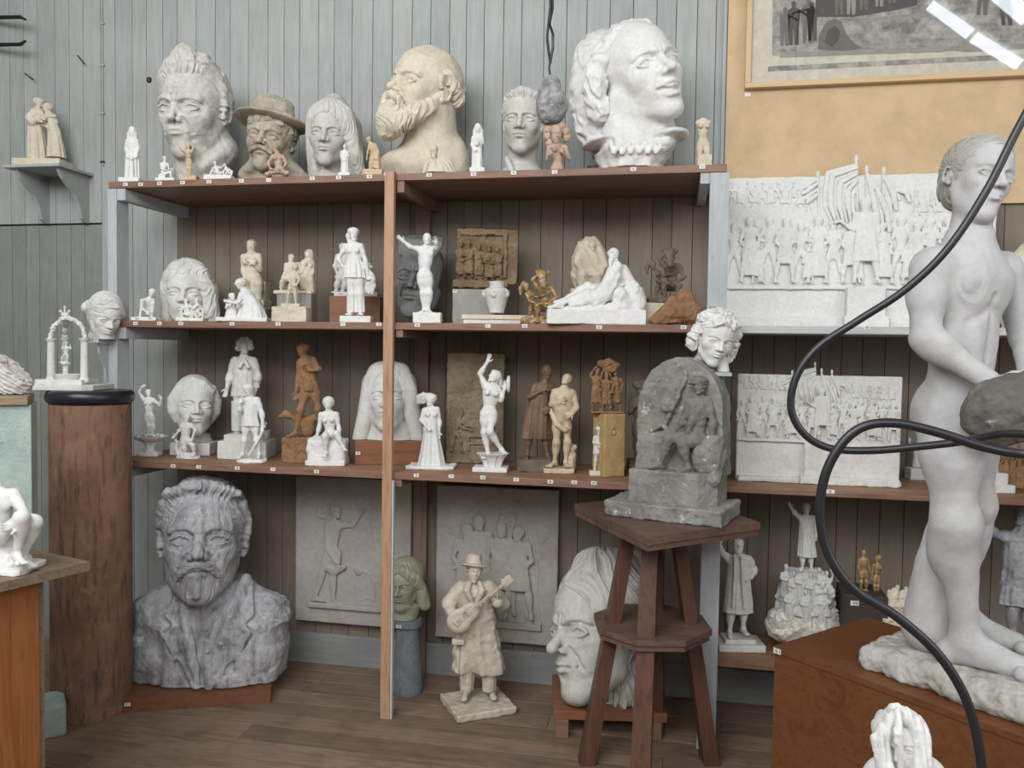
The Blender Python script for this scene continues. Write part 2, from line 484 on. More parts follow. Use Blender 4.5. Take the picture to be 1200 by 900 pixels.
M = dict(
    white=plaster('white_plaster', (226, 226, 224), (216, 216, 213), dirt=(170, 165, 155), dirtk=.35, bump=.12),
    white2=plaster('soft_white_plaster', (216, 216, 212), (200, 199, 194), dirt=(140, 134, 124), dirtk=.5, bump=.2, streak=.05),
    old=plaster('aged_plaster', (206, 205, 200), (184, 182, 175), dirt=(105, 96, 82), dirtk=.6, scale=7, bump=.3, streak=.08),
    cream=plaster('cream_plaster', (218, 210, 193), (200, 190, 168), dirt=(130, 116, 92), dirtk=.7, scale=8, streak=.06),
    ivory=plaster('warm_ivory_plaster', (208, 192, 164), (184, 164, 132), dirt=(110, 84, 52), dirtk=.8, scale=10, spec=.5, rough=.55),
    grey=plaster('grey_patinated_plaster', (186, 186, 189), (136, 136, 140), dirt=(78, 76, 76), dirtk=.9, scale=7, chip=(205, 205, 203), bump=.4, streak=.45),
    dark=plaster('dark_grey_clay', (116, 114, 108), (88, 86, 80), dirt=(52, 50, 46), dirtk=.7, scale=6, chip=(165, 164, 158), bump=.6, bscale=90),
    hatman=plaster('dusty_painted_plaster', (182, 175, 160), (146, 138, 120), dirt=(66, 56, 44), dirtk=.9, scale=9, chip=(222, 220, 214), bump=.3, spec=.5, rough=.55),
    stone=plaster('grey_cement', (150, 149, 143), (118, 117, 111), dirt=(76, 74, 69), dirtk=.6, scale=7, chip=(205, 204, 198), bump=.9, bscale=70),
    mask=plaster('slate_grey_plaster', (140, 143, 142), (112, 115, 114), dirt=(70, 70, 68), dirtk=.6, scale=7, bump=.3),
    terra=plaster('terracotta', (152, 118, 88), (128, 96, 68), dirt=(86, 60, 40), dirtk=.4, scale=14, bump=.4),
    brown=plaster('brown_patinated_plaster', (124, 96, 74), (96, 74, 56), dirt=(50, 34, 24), dirtk=.8, scale=10, bump=.3, spec=.5, rough=.5),
    umber=plaster('umber_clay', (122, 112, 100), (96, 86, 74), dirt=(40, 34, 28), dirtk=.7, scale=12, bump=.4),
    relief=plaster('brown_clay_relief', (138, 118, 92), (108, 90, 68), dirt=(60, 48, 36), dirtk=.7, scale=14, bump=.6),
    relief2=plaster('pale_brown_clay_relief', (150, 136, 112), (124, 110, 88), dirt=(70, 60, 46), dirtk=.7, scale=12, bump=.6),
    boy=plaster('boy_white_plaster', (190, 190, 192), (176, 175, 173), dirt=(140, 130, 112), dirtk=.5, scale=3, bump=.2),
    boy2=plaster('dusty_hair_plaster', (178, 176, 170), (156, 153, 145), dirt=(120, 112, 98), dirtk=.6, scale=6, bump=.2),
    rockbase=plaster('rough_grey_white_plaster', (190, 189, 184), (160, 155, 144), dirt=(116, 108, 94), dirtk=.8, scale=6, bump=.6, bscale=60),
    dark2=plaster('grey_stele_clay', (134, 133, 128), (106, 105, 100), dirt=(66, 64, 60), dirtk=.7, scale=8, bump=.5),
    ivory2=plaster('ivory_painted_plaster', (204, 195, 180), (178, 167, 150), dirt=(104, 90, 72), dirtk=.8, scale=9, bump=.2, spec=.45, rough=.5),
    lumpgrey=plaster('mottled_grey_plaster', (164, 164, 164), (104, 105, 106), dirt=(66, 64, 62), dirtk=.8, scale=26, chip=(190, 190, 188), bump=.6),
    gold=plaster('golden_ochre_glaze', (164, 132, 92), (134, 104, 68), dirt=(92, 66, 38), dirtk=.5, scale=12, bump=.2, spec=.7, rough=.35),
    pink=plaster('pinkish_clay', (196, 170, 152), (178, 150, 132), dirt=(140, 104, 84), dirtk=.35, scale=14, bump=.25),
    orange=plaster('orange_wax', (206, 186, 158), (188, 164, 132), dirt=(150, 112, 76), dirtk=.4, scale=14, bump=.2),
    bone=plaster('bone_plaster', (212, 202, 184), (192, 181, 158), dirt=(112, 92, 66), dirtk=.8, scale=12, bump=.2),
    panel=plaster('grey_beige_relief_plaster', (174, 170, 165), (160, 155, 149), dirt=(110, 104, 95), dirtk=.5, scale=4, bump=.25),
    green=plaster('green_bronzed_plaster', (168, 168, 148), (134, 136, 114), dirt=(70, 70, 52), dirtk=.8, scale=9, bump=.2, spec=.6, rough=.45),
    lead=plaster('blue_grey_stoneware', (120, 126, 130), (100, 106, 110), dirt=(70, 74, 78), dirtk=.4, scale=20, bump=.2, chip=(150, 155, 158)),
    ochreblock=plaster('ochre_painted_block', (188, 160, 112), (170, 142, 94), dirt=(110, 78, 36), dirtk=.5, scale=16, bump=.4),
    greenblock=plaster('pale_green_painted_block', (172, 188, 182), (150, 170, 164), dirt=(90, 96, 84), dirtk=.5, scale=9, bump=.5, chip=(112, 118, 106)),
    wax=plaster('glossy_white_plaster', (228, 226, 220), (196, 188, 172), dirt=(120, 104, 80), dirtk=.7, scale=8, bump=.2, spec=.9, rough=.3),
    board=painted('grey_painted_boards', (178, 182, 180), (164, 168, 166), wear=(132, 134, 131), wk=.15),
    board2=painted('grey_green_painted_boards', (150, 154, 149), (134, 138, 133), wear=(84, 86, 80), wk=.4),
    board_shade=painted('shelf_shade_grey_brown_boards', (142, 131, 118), (126, 115, 102), wear=(98, 94, 88), wk=.2),  # wall boards toned darker and warmer: shade under the shelves put into the colour
    postpaint=painted('pale_blue_grey_paint', (188, 192, 194), (170, 174, 177), wear=(128, 126, 118), wk=.45),
    edgepaint=painted('white_grey_paint', (196, 198, 198), (180, 182, 182), wear=(150, 148, 144), wk=.4, axis=0),
    skirting=painted('scuffed_grey_paint', (150, 152, 150), (132, 134, 132), wear=(92, 84, 74), wk=.6, axis=0),
    shelfwood=wood('red_brown_shelf_wood', (138, 106, 90), (114, 84, 70), (74, 54, 46), axis=0, stain=.25, rough=.5),
    shelftop=wood('worn_shelf_wood', (158, 122, 94), (128, 94, 70), (80, 60, 46), axis=0, stain=.4),
    postwood=wood('orange_pine', (180, 144, 116), (160, 122, 96), (106, 64, 42), axis=2, rough=.5),
    floorwood=wood('worn_floorboards', (146, 124, 106), (120, 100, 84), (72, 58, 48), axis=0, scale=.8, stain=.45, rough=.65, bump=.5),
    stoolwood=wood('dark_stained_wood', (112, 78, 64), (84, 56, 46), (48, 34, 30), axis=2, stain=.3, rough=.45),
    stooltop=wood('scuffed_turntable_wood', (124, 98, 86), (92, 70, 62), (56, 44, 42), axis=0, stain=.5, rough=.55),
    plinthwood=wood('varnished_red_brown_wood', (136, 92, 66), (114, 74, 52), (74, 46, 34), axis=0, rough=.4),
    ply=wood('varnished_orange_plywood', (170, 110, 68), (146, 86, 50), (98, 56, 34), axis=2, rough=.4, scale=.7),
    ochrebox=wood('ochre_varnished_board', (126, 80, 48), (108, 64, 38), (78, 46, 28), axis=0, rough=.45, scale=.5, stain=.25),
    tabletop=wood('worn_grey_brown_table_wood', (150, 130, 108), (120, 100, 80), (82, 68, 54), axis=0, stain=.3),
    drum=plaster('stained_rust_brown_wood', (146, 112, 92), (112, 84, 70), dirt=(66, 50, 44), dirtk=.4, scale=3.2, bump=.35, chip=(150, 118, 92), streak=.7),
    tan=plaster('tan_painted_panel', (204, 178, 142), (198, 171, 135), dirt=(150, 120, 80), dirtk=.2, scale=1.2, bump=.1),
    framewood=wood('light_oak_frame', (204, 176, 136), (198, 168, 128), (176, 146, 106), axis=0, rough=.45, scale=.6),
    black=plain('black_rubber', (34, 34, 38), .38), rim=plain('black_painted_rim', (30, 32, 40), .35),
    iron=plain('dark_iron', (52, 48, 46), .55, .6), tagwhite=plain('white_tag', (232, 232, 228), .6), ink=plain('dark_ink', (40, 40, 44), .6),
    greyblock=plaster('grey_painted_block', (160, 160, 156), (146, 146, 142), dirt=(100, 98, 92), dirtk=.4, scale=5, bump=.3),
    rearpost=wood('aged_grey_brown_wood', (128, 112, 100), (108, 92, 80), axis=2),
    darkbox=plain('dark_brown_box', (62, 52, 48), .6),
)
# ------------------------------------------------------------------ heads
def strands(freq=26, low=5.0, amp=.012, axis='z', seed=0, c=(0, .05, .1), wav=.35, sharp=True):
    """hair strokes running from the crown down (axis z) or along another axis"""
    def fn(x, y, z):
        a, b, w = {'z': (x-c[0], y-c[1], z-c[2]), 'x': (y-c[1], z-c[2], x-c[0]), 'y': (x-c[0], z-c[2], y-c[1])}[axis]
        th = np.arctan2(a, b)
        wv = wav*noise(w*low, a*3+seed, b*3)
        n = noise((np.cos(th+wv))*freq*.5+seed*3.1, np.sin(th+wv)*freq*.5+7, w*low)
        n2 = noise((np.cos(th+wv))*freq*1.1+seed, np.sin(th+wv)*freq*1.1, w*low*1.6)
        if sharp: n = .6-2*np.abs(n)
        return -amp*.5*(n+.5*n2)
    return fn, amp*1.5

def curls(size=.09, amp=.03, seed=0):
    def fn(x, y, z):
        wx = noise(x/size*.7+seed, y/size*.7, z/size*.7); wy = noise(x/size*.7, y/size*.7+9, z/size*.7+seed)
        n = noise(x/size+wx*1.3, y/size+wy*1.3, z/size+wx*wy+seed*2)
        return -amp*.5*(.6-2.2*np.abs(n))
    return fn, amp*1.5

def head(F, c, H, yaw=0, pitch=0, roll=0, w=1.0, jaw=1.0, nose=1.0, brow=1.0, age=0.0, lips=1.0, eyes='lid', ears=True, neck=None,
         hi=True, chin=1.0, mouth=0.0, R=None, smile=0.0, cheek=1.0, fl=1.0):
    """head of height H (chin to crown); face looks along -y of its frame"""
    F.push(c, R if R is not None else rotm(yaw, pitch, roll), H)
    W = w
    F.add(ell((0, .07, .15), (.335*W, .40, .35)))
    F.add(ell((0, -.08, .10), (.285*W, .30, .30)), .08)
    F.add(ell((0, -.11, -.13), (.262*W*jaw**.5, .255, .33)), .10)
    for s in (-1, 1):
        F.add(chain([(s*.235*W*jaw, .02, -.16), (s*.20*W*jaw, -.05, -.29), (s*.05, -.26, -.42*chin)], [.07, .07, .065]), .09)
    F.add(ell((0, -.275, -.415*chin), (.085*jaw, .075, .07)), .08)
    if hi:
        F.add(ell((0, -.265, -.23), (.145*W, .125, .13)), .08)
        for s in (-1, 1):
            F.add(cap((s*.045, -.352, .062), (s*.21*W, -.27, .075), .030*brow, .026*brow), .05)
            F.add(ball((s*.185*W, -.205, -.095), .082*cheek), .08)
        for s in (-1, 1):
            F.sub(ell((s*.142*W, -.38, -.006), (.098, .07, .058)), .045)
            F.sub(ell((s*.055, -.395, -.02), (.03, .055, .05)), .04)
        for s in (-1, 1):
            ex = s*.146*W; e = (ex, -.252, -.008)
            F.add(ball(e, .078), .010)
            yo = e[1]
            def lid(z0, zm, r, out):
                pts = []
                for i in range(9):
                    t = -1+2*i/8; X = ex+t*.085; Zc = z0+(zm-z0)*(1-t*t)
                    Yc = yo-math.sqrt(max(out**2-(t*.062)**2-(Zc)**2, 1e-4)); pts.append((X, Yc, Zc+e[2]))
                return chain(pts, [r*.7]+[r]*7+[r*.7])
            F.add(lid(.002, .034, .012, .084), .014)
            F.add(lid(-.006, -.030, .008, .081), .014)
            F.disp(*groove([(ex-.09, .03), (ex-.04, .062), (ex+.04, .062), (ex+.09, .03)], .010, .010))
            if age > 0:
                F.disp(*groove([(ex-.085, -.045), (ex, -.078), (ex+.08, -.05)], .011, .013*age)); F.disp(*groove([(ex-.07, -.055-.02), (ex, -.105), (ex+.08, -.075)], .018, -.008*age))
            if eyes == 'pupil': F.disp(*groove([(ex-.001, .002), (ex+.001, .002)], .024, .016)); F.disp(*groove([(ex+.012, .014), (ex+.013, .014)], .008, -.012))
        b = .36+.085*nose
        F.add(chain([(0, -.335, .055), (0, -.385, -.03), (0, -b, -.105)], [.028, .031, .040*nose**.5]), .035)
        F.add(ell((0, -b-.006, -.118), (.036, .036, .032)), .02)
        for s in (-1, 1):
            F.add(ell((s*.052, -.392, -.128), (.034, .044, .032)), .02)
            F.add(cap((s*.02, -.36, -.04), (s*.058, -.345, -.12), .02, .03), .04)
            F.sub(ell((s*.028, -b+.03, -.160), (.017, .024, .013)), .006)
        F.sub(cap((0, -.405, -.165), (0, -.40, -.20), .010), .02)
        # lips
        L = lips; m = mouth; q = smile*.02
        for s in (-1, 1):
            F.add(chain([(s*.112, -.322, -.239+q), (s*.055, -.374, -.222), (s*.012, -.396, -.214), (0, -.393, -.219)], [.009, .016*L, .018*L, .016*L]), .014)
            F.add(chain([(s*.104, -.324, -.250-m*.5+q), (s*.05, -.372, -.262-m), (0, -.388, -.266-m)], [.009, .019*L, .023*L]), .014)
        F.sub(chain([(-.115, -.328, -.241-m*.2+q), (-.05, -.388, -.241-m*.5), (0, -.405, -.243-m*.5), (.05, -.388, -.241-m*.5), (.115, -.328, -.241-m*.2+q)], [.005+m*.2, .007+m*.45, .007+m*.5, .007+m*.45, .005+m*.2]), .010)
        F.sub(ell((0, -.40, -.315-m), (.06, .03, .022)), .04)
        if age > 0:
            for s in (-1, 1):
                F.disp(*groove([(s*.075, -.11), (s*.12, -.17), (s*.145, -.25)], .014, .022*age)); F.disp(*groove([(s*.11, -.10), (s*.165, -.17), (s*.19, -.25)], .03, -.012*age))
                F.disp(*groove([(s*.12, -.27), (s*.125, -.32)], .014, .014*age))
            F.disp(lambda x, y, z: age*.006*np.sin(z*120+6*x*x*8)*np.clip(1-np.abs(z-.2)/.09, 0, 1)*np.clip(1-np.abs(x)/.17, 0, 1)*(y < -.1), .008)
            for s in (-1, 1): F.disp(*groove([(s*.018, .04), (s*.03, .115)], .010, .016*age))
    else:
        F.sub(ell((-.13, -.37, 0), (.08, .06, .045)), .05); F.sub(ell((.13, -.37, 0), (.08, .06, .045)), .05)
        F.add(cap((0, -.33, .05), (0, -.42, -.11), .03, .05), .03)
        F.add(ell((0, -.33, -.235), (.075, .06, .03)), .03)
        F.sub(ell((0, -.41, -.245), (.08, .03, .008)), .015)
        F.sub(ell((0, -.40, -.31), (.06, .03, .02)), .03)
    if ears:
        for s in (-1, 1):
            x0 = s*.318*W
            F.add(ell((x0, .06, -.03), (.03, .052, .085), rotm(0, 0, 0)), .03)
            if hi:
                pts = []
                for i in range(11):
                    a = math.radians(-60+i*30*.93)
                    pts.append((x0+s*(.035+.008*math.cos(a)), .065+.052*math.sin(a+.5)*1.0, -.02+.088*math.cos(a+.5)*(1 if math.cos(a) > 0 else .95)))
                F.add(chain(pts, .0145), .012)
                F.sub(ell((x0+s*.05, .045, -.035), (.03, .026, .045)), .02)
                F.add(ell((x0+s*.01, .03, -.11), (.022, .026, .032)), .015)
    if neck:
        # neck: (rad, length, back lean)
        r, l, b = neck
        F.add(chain([(0, .07, -.25), (0, .09+b, -.5-l)], [r, r*1.08]), .09)
        for s in (-1, 1): F.add(cap((s*.22, .08, -.2), (s*.05, -.02+b, -.52-l), .045, .04), .07)
        F.add(ell((0, -.085+b*.5, -.53), (.035, .035, .05)), .08)
    F.pop()

def groove(pts, w, dep, k=1.0):
    """crease drawn on the front of a head along x,z points (negative depth raises a ridge)"""
    def fn(x, y, z):
        d2 = np.full(x.shape, 9.0)
        for (a, b), (c, d) in zip(pts, pts[1:]):
            ux, uz = c-a, d-b; t = np.clip(((x-a)*ux+(z-b)*uz)/(ux*ux+uz*uz+1e-9), 0, 1)
            d2 = np.minimum(d2, (x-a-t*ux)**2+(z-b-t*uz)**2)
        return dep*np.exp(-d2/(w*w))*(y < -.05)
    return fn, abs(dep)*1.2

def hairshell(F, c, H, R, w=1.0, t=.045, front=.17, side=-.05, back=-.35, k=.05):
    """cap of hair: shell over the cranium, open over the face. front = hairline height, side = temple depth"""
    F.push(c, R, H)
    F.add(ell((0, .075, .15), (.335*w+t, .40+t, .35+t)))
    F.add(ell((0, .16, -.08), (.27*w+t, .27+t, .26)), .1)
    F.sub(ell((0, -.45, front-.36), (.30*w, .44, .40)), k)
    F.sub(rbox((0, 0, back-.3), (1, 1, .3)), .03)
    F.pop()

# ------------------------------------------------------------------ hands and bodies
def norm(v):
    v = V3(v); n = np.linalg.norm(v); return v/n if n > 1e-9 else np.array([0, 0, 1.])

def hand(F, wr, d, n, L, curl=.35, side=1, spread=.16, fingers=(.86, .97, 1.0, .9)):
    """wr wrist, d direction, n palm normal (fingers curl toward it), L hand length, side=+1/-1 thumb side"""
    d = norm(d); n = norm(V3(n)-d*(V3(n)@d)); s = np.cross(d, n)*side; wr = V3(wr)
    R = np.stack([s, n, d], 1)
    F.add(ell(wr+d*L*.27, (L*.205, L*.10, L*.29), R), L*.08)
    F.add(cap(wr-d*L*.08, wr+d*L*.15, L*.14, L*.13), L*.1)
    for i, (o, fl) in enumerate(zip((-1.15, -.38, .38, 1.1), fingers)):
        b = wr+d*L*.46+s*o*L*.125
        r = L*.062*(1 if i else .88)
        dd = norm(d+s*o*spread*.6); p = [b]; ang = curl*.6
        for j, seg in enumerate((.22, .16, .12)):
            v = dd*math.cos(ang)+n*math.sin(ang); p.append(p[-1]+v*L*seg*fl); ang += curl
        F.add(chain(p, [r*1.08, r, r*.95, r*.8]), L*.02)
    b = wr+d*L*.14+s*L*.15
    F.add(chain([b, b+(d*.55+s*.75+n*.25)*L*.2, b+(d*.95+s*.85+n*.5)*L*.32], [L*.085, L*.072, L*.055]), L*.05)

def limb(F, a, b, ra, rb, bulge=None, k=None):
    F.add(cap(a, b, ra, rb), k if k is not None else ra*.6)
    if bulge:
        a = V3(a); b = V3(b); t, o, rr = bulge
        c = a+(b-a)*t+V3(o); L = np.linalg.norm(b-a); d = norm(b-a); u = norm(np.cross(d, (0, 1, .01))); R = np.stack([u, np.cross(d, u), d], 1)
        F.add(ell(c, (rr, rr, L*.27), R), rr*.7)

def foot(F, an, dr, L, toes=True, k=.02):
    """ankle point, direction (horizontal), foot length"""
    dr = norm((dr[0], dr[1], 0)); s = np.array([-dr[1], dr[0], 0]); an = V3(an); z0 = an[2]-L*.26
    up = np.array([0, 0, 1.0])
    heel = an-dr*L*.18; heel[2] = z0+L*.12
    mid = an+dr*L*.22; mid[2] = z0+L*.2
    ball_ = an+dr*L*.52; ball_[2] = z0+L*.1
    F.add(chain([an, heel], [L*.15, L*.13]), L*.08)
    F.add(chain([an+up*L*.02, mid, ball_], [L*.15, L*.135, L*.11]), L*.1)
    F.add(chain([heel, ball_-s*L*.05, ball_+s*L*.05], [L*.11, L*.10, L*.10]), L*.08)
    if toes:
        for i in range(5):
            o = (i-2)*.082*L; r = L*(.062 if i else .085) if True else 0
            b = ball_+s*o+dr*L*.03; b[2] = z0+r; e = b+dr*L*(.2-.028*i)
            F.add(cap(b, e, r, r*.8), L*.03)
    else: F.add(ell(ball_+dr*L*.08, (L*.14, L*.14, L*.09)), L*.05)

def basis(up, right):
    up = norm(up); r = V3(right); r = norm(r-up*(r@up)); return np.stack([r, np.cross(up, r), up], 1)

def body(F, P, H, hd=None, nk=None, pe=None, sL=None, aL=None, sR=None, aR=None, lL=None, lR=None, fem=False, fat=1.0,
         hh=.135, hk={}, toes=(None, None), hands=(.35, .35), hn=((0, -1, 0), (0, -1, 0)), shoes=False, muscle=0.0, hair=True, armf=1.0, legf=1.0, breast=.03):
    """one continuous nude or clothed figure. Joints are photo pixels (x, y, depth). hd=(x,y,d,yaw,pitch,roll); aL=(elbow,wrist,handtip)"""
    q = lambda p: V3(P(*p))
    nk, pe, sL, sR = q(nk), q(pe), q(sL), q(sR)
    up = nk-pe; L = np.linalg.norm(up); R = basis(up, sR-sL); fw = -R[:, 1]     # fw: out of the chest, to -y
    mid = lambda t: pe+(nk-pe)*t
    f = fat
    F.add(ell(mid(.66), (.080*H*f, .056*H*f, .105*H), R))
    F.add(cap(sL, sR, .032*H, .032*H), .05*H)
    F.add(ell(mid(.34), ((.058 if fem else .066)*H*f, .048*H*f, .11*H), R), .05*H)
    Rp = R
    if lL is not None and lR is not None:
        hl, hr = q(lL[0]), q(lR[0])
        F.add(ell((hl+hr)/2+up/L*.015*H, (.076*H*f*(1.06 if fem else 1), .058*H*f, .06*H), basis(up, hr-hl)), .05*H)
    else: F.add(ell(pe, (.088*H*f, .062*H*f, .065*H), R), .05*H)
    if fem:
        for s in (-1, 1):
            F.add(ball(mid(.68)+R[:, 0]*s*.042*H+fw*(.043*H+breast*H*.5), breast*H*1.05), .014*H)
    elif muscle:
        for s in (-1, 1):
            F.add(ell(mid(.74)+R[:, 0]*s*.042*H+fw*.040*H, (.042*H, .02*H, .035*H), R), .02*H)
            F.add(ell(mid(.42)+R[:, 0]*s*.018*H+fw*.036*H, (.018*H, .014*H, .07*H), R), .015*H)
    F.add(cap(mid(.93), nk+up/L*.01*H, .034*H, .028*H), .03*H)
    if hd is not None:
        c = q(hd[:3]); F.add(cap(nk, c-np.array([0, 0, hh*H*.2]), .028*H, .026*H), .02*H)
        kw = dict(hi=False); kw.update(hk)
        Rh = P.__self__.R(hd[3], hd[4], hd[5]); head(F, c, hh*H, R=Rh, **kw)
        if hair:
            F.push(c, Rh, hh*H); F.add(ell((0, .15, .17), (.375, .39, .36)), .02); F.add(ell((0, .30, -.02), (.24, .17, .26)), .06); F.add(chain([(-.2, -.2, .34), (0, -.27, .39), (.2, -.2, .34)], .07), .05)
            F.disp(lambda x, y, z: .03*np.sin(14*np.arctan2(x, z-.1)+5*y)*((y > -.12) | (z > .27)), .035); F.pop()
    for s, a, hc, hnn, sd in ((sL, aL, hands[0], hn[0], 1), (sR, aR, hands[1], hn[1], -1)):
        if a is None: continue
        e = q(a[0]); w = q(a[1]); A = armf
        limb(F, s, e, .029*H*A, .022*H*A, (.35, (0, 0, 0), .028*H*A), .025*H); limb(F, e, w, .0245*H*A, .0155*H*A, (.25, (0, 0, 0), .0255*H*A), .012*H)
        if len(a) > 2 and a[2] is not None:
            t = q(a[2]); hand(F, w, t-w, hnn, .098*H, hc, sd)
    for l, to in ((lL, toes[0]), (lR, toes[1])):
        if l is None: continue
        h, kn, an = q(l[0]), q(l[1]), q(l[2]); G = legf
        limb(F, h, kn, .046*H*G, .031*H*G, (.3, (0, 0, 0), .046*H*G), .03*H)
        F.add(ball(kn+np.array([0, -.006*H, 0]), .031*H*G), .03*H)
        limb(F, kn, an, .031*H*G, .020*H*G, (.3, (0, .008*H, 0), .036*H*G), .03*H)
        foot(F, an, to if to is not None else (.15 if l is lR else -.15, -1), .15*H, toes=not shoes)

# ------------------------------------------------------------------ drapery, plinths, figure groups
def robe(F, P, pts, fold=.06, nf=9, seed=0, k=3, twist=0.0, pw=2.0, sharp=1.0):
    """pts: (x, y, d, rx, ry) from hem to top, photo pixels"""
    q = [(P(x, y, d), rx, ry) for x, y, d, rx, ry in pts]
    F.add(loft([(p[2], p[0], p[1], rx, ry) for p, rx, ry in q], fold=fold, nf=nf, seed=seed, twist=twist, pw=pw, sharp=sharp), k)

def tube(F, P, pts, r, k=2): F.add(chain([P(*p) for p in pts], r), k)
def blob(F, P, x, y, d, r, k=3, R=None):
    F.add(ell(P(x, y, d), r if hasattr(r, '__len__') else (r, r, r), R), k)

def plinth(S, x0, x1, ytop, dep, mat=None, name='base', r=.8, yaw=0.0, rough=0.0, ybot=None, d0=None, vox=None, oval=False, seed=1):
    """block under a figure between photo columns x0..x1, from its foot up to row ytop"""
    F = S.part(name, mat, vox); d = -dep*.5 if d0 is None else d0
    a = S.P(x0, ytop, 0); b = S.P(x1, ytop, 0); zt = (a[2]+b[2])/2; zb = 0.0 if ybot is None else S.P((x0+x1)/2, ybot, 0)[2]
    c = ((a[0]+b[0])/2, d+dep/2, (zt+zb)/2); h = ((b[0]-a[0])/2, dep/2, (zt-zb)/2)
    if oval: F.add(loft([(zb, c[0], c[1], h[0], h[1]), (zt, c[0], c[1], h[0]*.94, h[1]*.94)], pw=2.4))
    else: F.add(rbox(c, h, r, rotm(yaw) if yaw else None))
    if rough: F.lumps(rough, max(3.0, (x1-x0)*.12), seed)
    return F

def legs_up(x, y): return (x, y)
# ------------------------------------------------------------------ the room shell
def struct(o): o['kind'] = 'structure'; return o

rnd = random.Random(5)
XL, XR, YB, ZC = -4.6, 3.6, -4.2, 4.3
# floor: boards running along the board wall
mb = MB(); y = YW+.02
while y > YB:
    w = rnd.uniform(.098, .125); x = XL
    while x < XR:
        L = rnd.uniform(1.6, 3.2)
        mb.box((x+.0008, y-w+.0014, -.03), (min(x+L, XR)-.0008, y-.0014, 0), bev=.0015); x += L
    y -= w
struct(mb.build('floor', M['floorwood']))
struct(MB().box((XL, YB, -.06), (XR, YW+.1, -.031)).build('floor_underlay', M['darkbox']))
# back wall of vertical painted boards (a hatch of darker boards at its left end, split off by a gap)
xgrey = at(214, 300, Y=YW)[0]; zsplit = at(60, 263, Y=YW)[2]; xsplit = at(134, 263, Y=YW)[0]
mb = MB(); lo_ = MB(); sh_ = MB(); x = XL
while x < XR:
    w = rnd.choice([.078, .082, .088, .094, .1]); a, b = x+.0012, x+w-.0012
    if b < xsplit:
        mb.box((a, YW, zsplit+.004), (b, YW+.02, ZC), bev=.0015); lo_.box((a, YW+.004, 0), (b, YW+.024, zsplit-.004), bev=.0015)
    elif b < xgrey: mb.box((a, YW, 0), (b, YW+.02, ZC), bev=.0015)
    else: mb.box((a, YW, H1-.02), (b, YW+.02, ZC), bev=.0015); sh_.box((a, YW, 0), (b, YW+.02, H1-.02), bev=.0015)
    x += w
struct(sh_.build('wall_back_behind_shelves', M['board_shade']))  # boards below the top shelf carry the shelf shade in their colour
struct(mb.build('wall_back', M['board'])); struct(lo_.build('wall_back_lower', M['board2']))
struct(MB().box((XL, YW+.03, 0), (XR, YW+.06, ZC)).build('wall_back_lining', M['darkbox']))
# skirting board behind the shelves
struct(MB().box((at(140, 700, Y=YW)[0], YW-.018, 0), (XR, YW-.001, .145), bev=.003).build('baseboard_back', M['skirting']))
# other walls and the ceiling, outside the picture: they bound the light
wp = painted('wall_paint', (190, 190, 184), (178, 178, 172))
struct(MB().box((XL-.05, YB, 0), (XL, YW+.06, ZC)).build('wall_left', wp))
struct(MB().box((XR, YB, 0), (XR+.05, YW+.06, ZC)).build('wall_right', wp))
struct(MB().box((XL, YB-.05, 0), (XR, YB, ZC)).build('wall_front', wp))

# thin painted conduit with its clips, and the nail-like hooks left in the boards
x0 = at(121, 100, Y=YW)[0]
cd = MB().tube([(x0, YW-.006, z) for z in (zsplit+.28, 3.0, ZC-.3)], .004, 8).build('cable_conduit', M['board'], smooth=True)
tag(cd, 'thin grey conduit running up the board wall left of the shelving', 'conduit')
for py in (28, 77, 133, 190):
    p = at(121, py, Y=YW); MB().box((p[0]-.011, YW-.011, p[2]-.004), (p[0]+.011, YW-.001, p[2]+.004), bev=.001).build('clip', M['iron'] if py == 190 else M['board'], cd)
def nail(p0, p1, r, label, name='nail'):
    a = at(*p0, Y=YW-.001); b = at(*p1, Y=YW-.03); o = MB().tube([a, b], r, 8).build(name, M['iron'], smooth=True); tag(o, label, 'nail', 'bent nails in the board wall')
nail((29, 86), (39, 93), .003, 'bent nail in the board wall above the embracing couple')
nail((91, 65), (99, 75), .003, 'bent nail in the board wall beside the thin conduit')
for py, lb in ((20, 'upper of two dark iron prongs sticking out of the wall'), (52, 'lower of two dark iron prongs sticking out of the wall')):
    a = at(-30, py+1, Y=YW-.02); b = at(24, py, Y=YW-.1); c = at(30, py+(3 if py < 40 else -4), Y=YW-.11)
    a0 = np.array([a[0], YW, a[2]])
    tag(MB().tube([a0, a, b, c], [.011, .011, .009, .005], 10).build('iron_prong', M['iron'], smooth=True), lb, 'hook', 'iron prongs on the wall')
o = MB(); p = at(175, 97, Y=YW-.002); o.lathe([(.004, 0), (.011, .004), (.012, .02), (.005, .027)], tuple(p)); tag(o.build('knot_plug', M['ink'], smooth=True), 'dark knot standing out of the board wall beside the quiffed head', 'knot')

# ------------------------------------------------------------------ shelving
unit = empty('shelving_unit', (at(130, 560, Y=YF)[0], YF, 0)); ux = unit.location.x
tag(unit, 'long three tier wooden shelving along the board wall carrying plaster sculptures', 'shelving')
def loc(v): return (v[0]-ux, v[1]-YF, v[2])
XA, XE = at(127, 215, Y=YF)[0], XR-.02
XM = at(852, 193, Y=YF)[0]; T = .028
def shelf(name, x0, x1, z, y0=YF, mats=('shelfwood', 'shelftop'), t=T, y1=YW-.004, planks=2):
    mb = MB(); d = (y1-y0)/planks
    for i in range(planks):
        mb.box(loc((x0, y0+i*d+.0008, z-t)), loc((x1, y0+(i+1)*d-.0008, z)), bev=.002)
    o = mb.build(name, [M[m] for m in mats], unit)
    if len(mats) > 1:
        for p in o.data.polygons:
            if p.normal.z > .9: p.material_index = 1
    return o
XP = at(840, 380, Y=YF)[0]
s_top = shelf('shelf', XA, XM, H1)
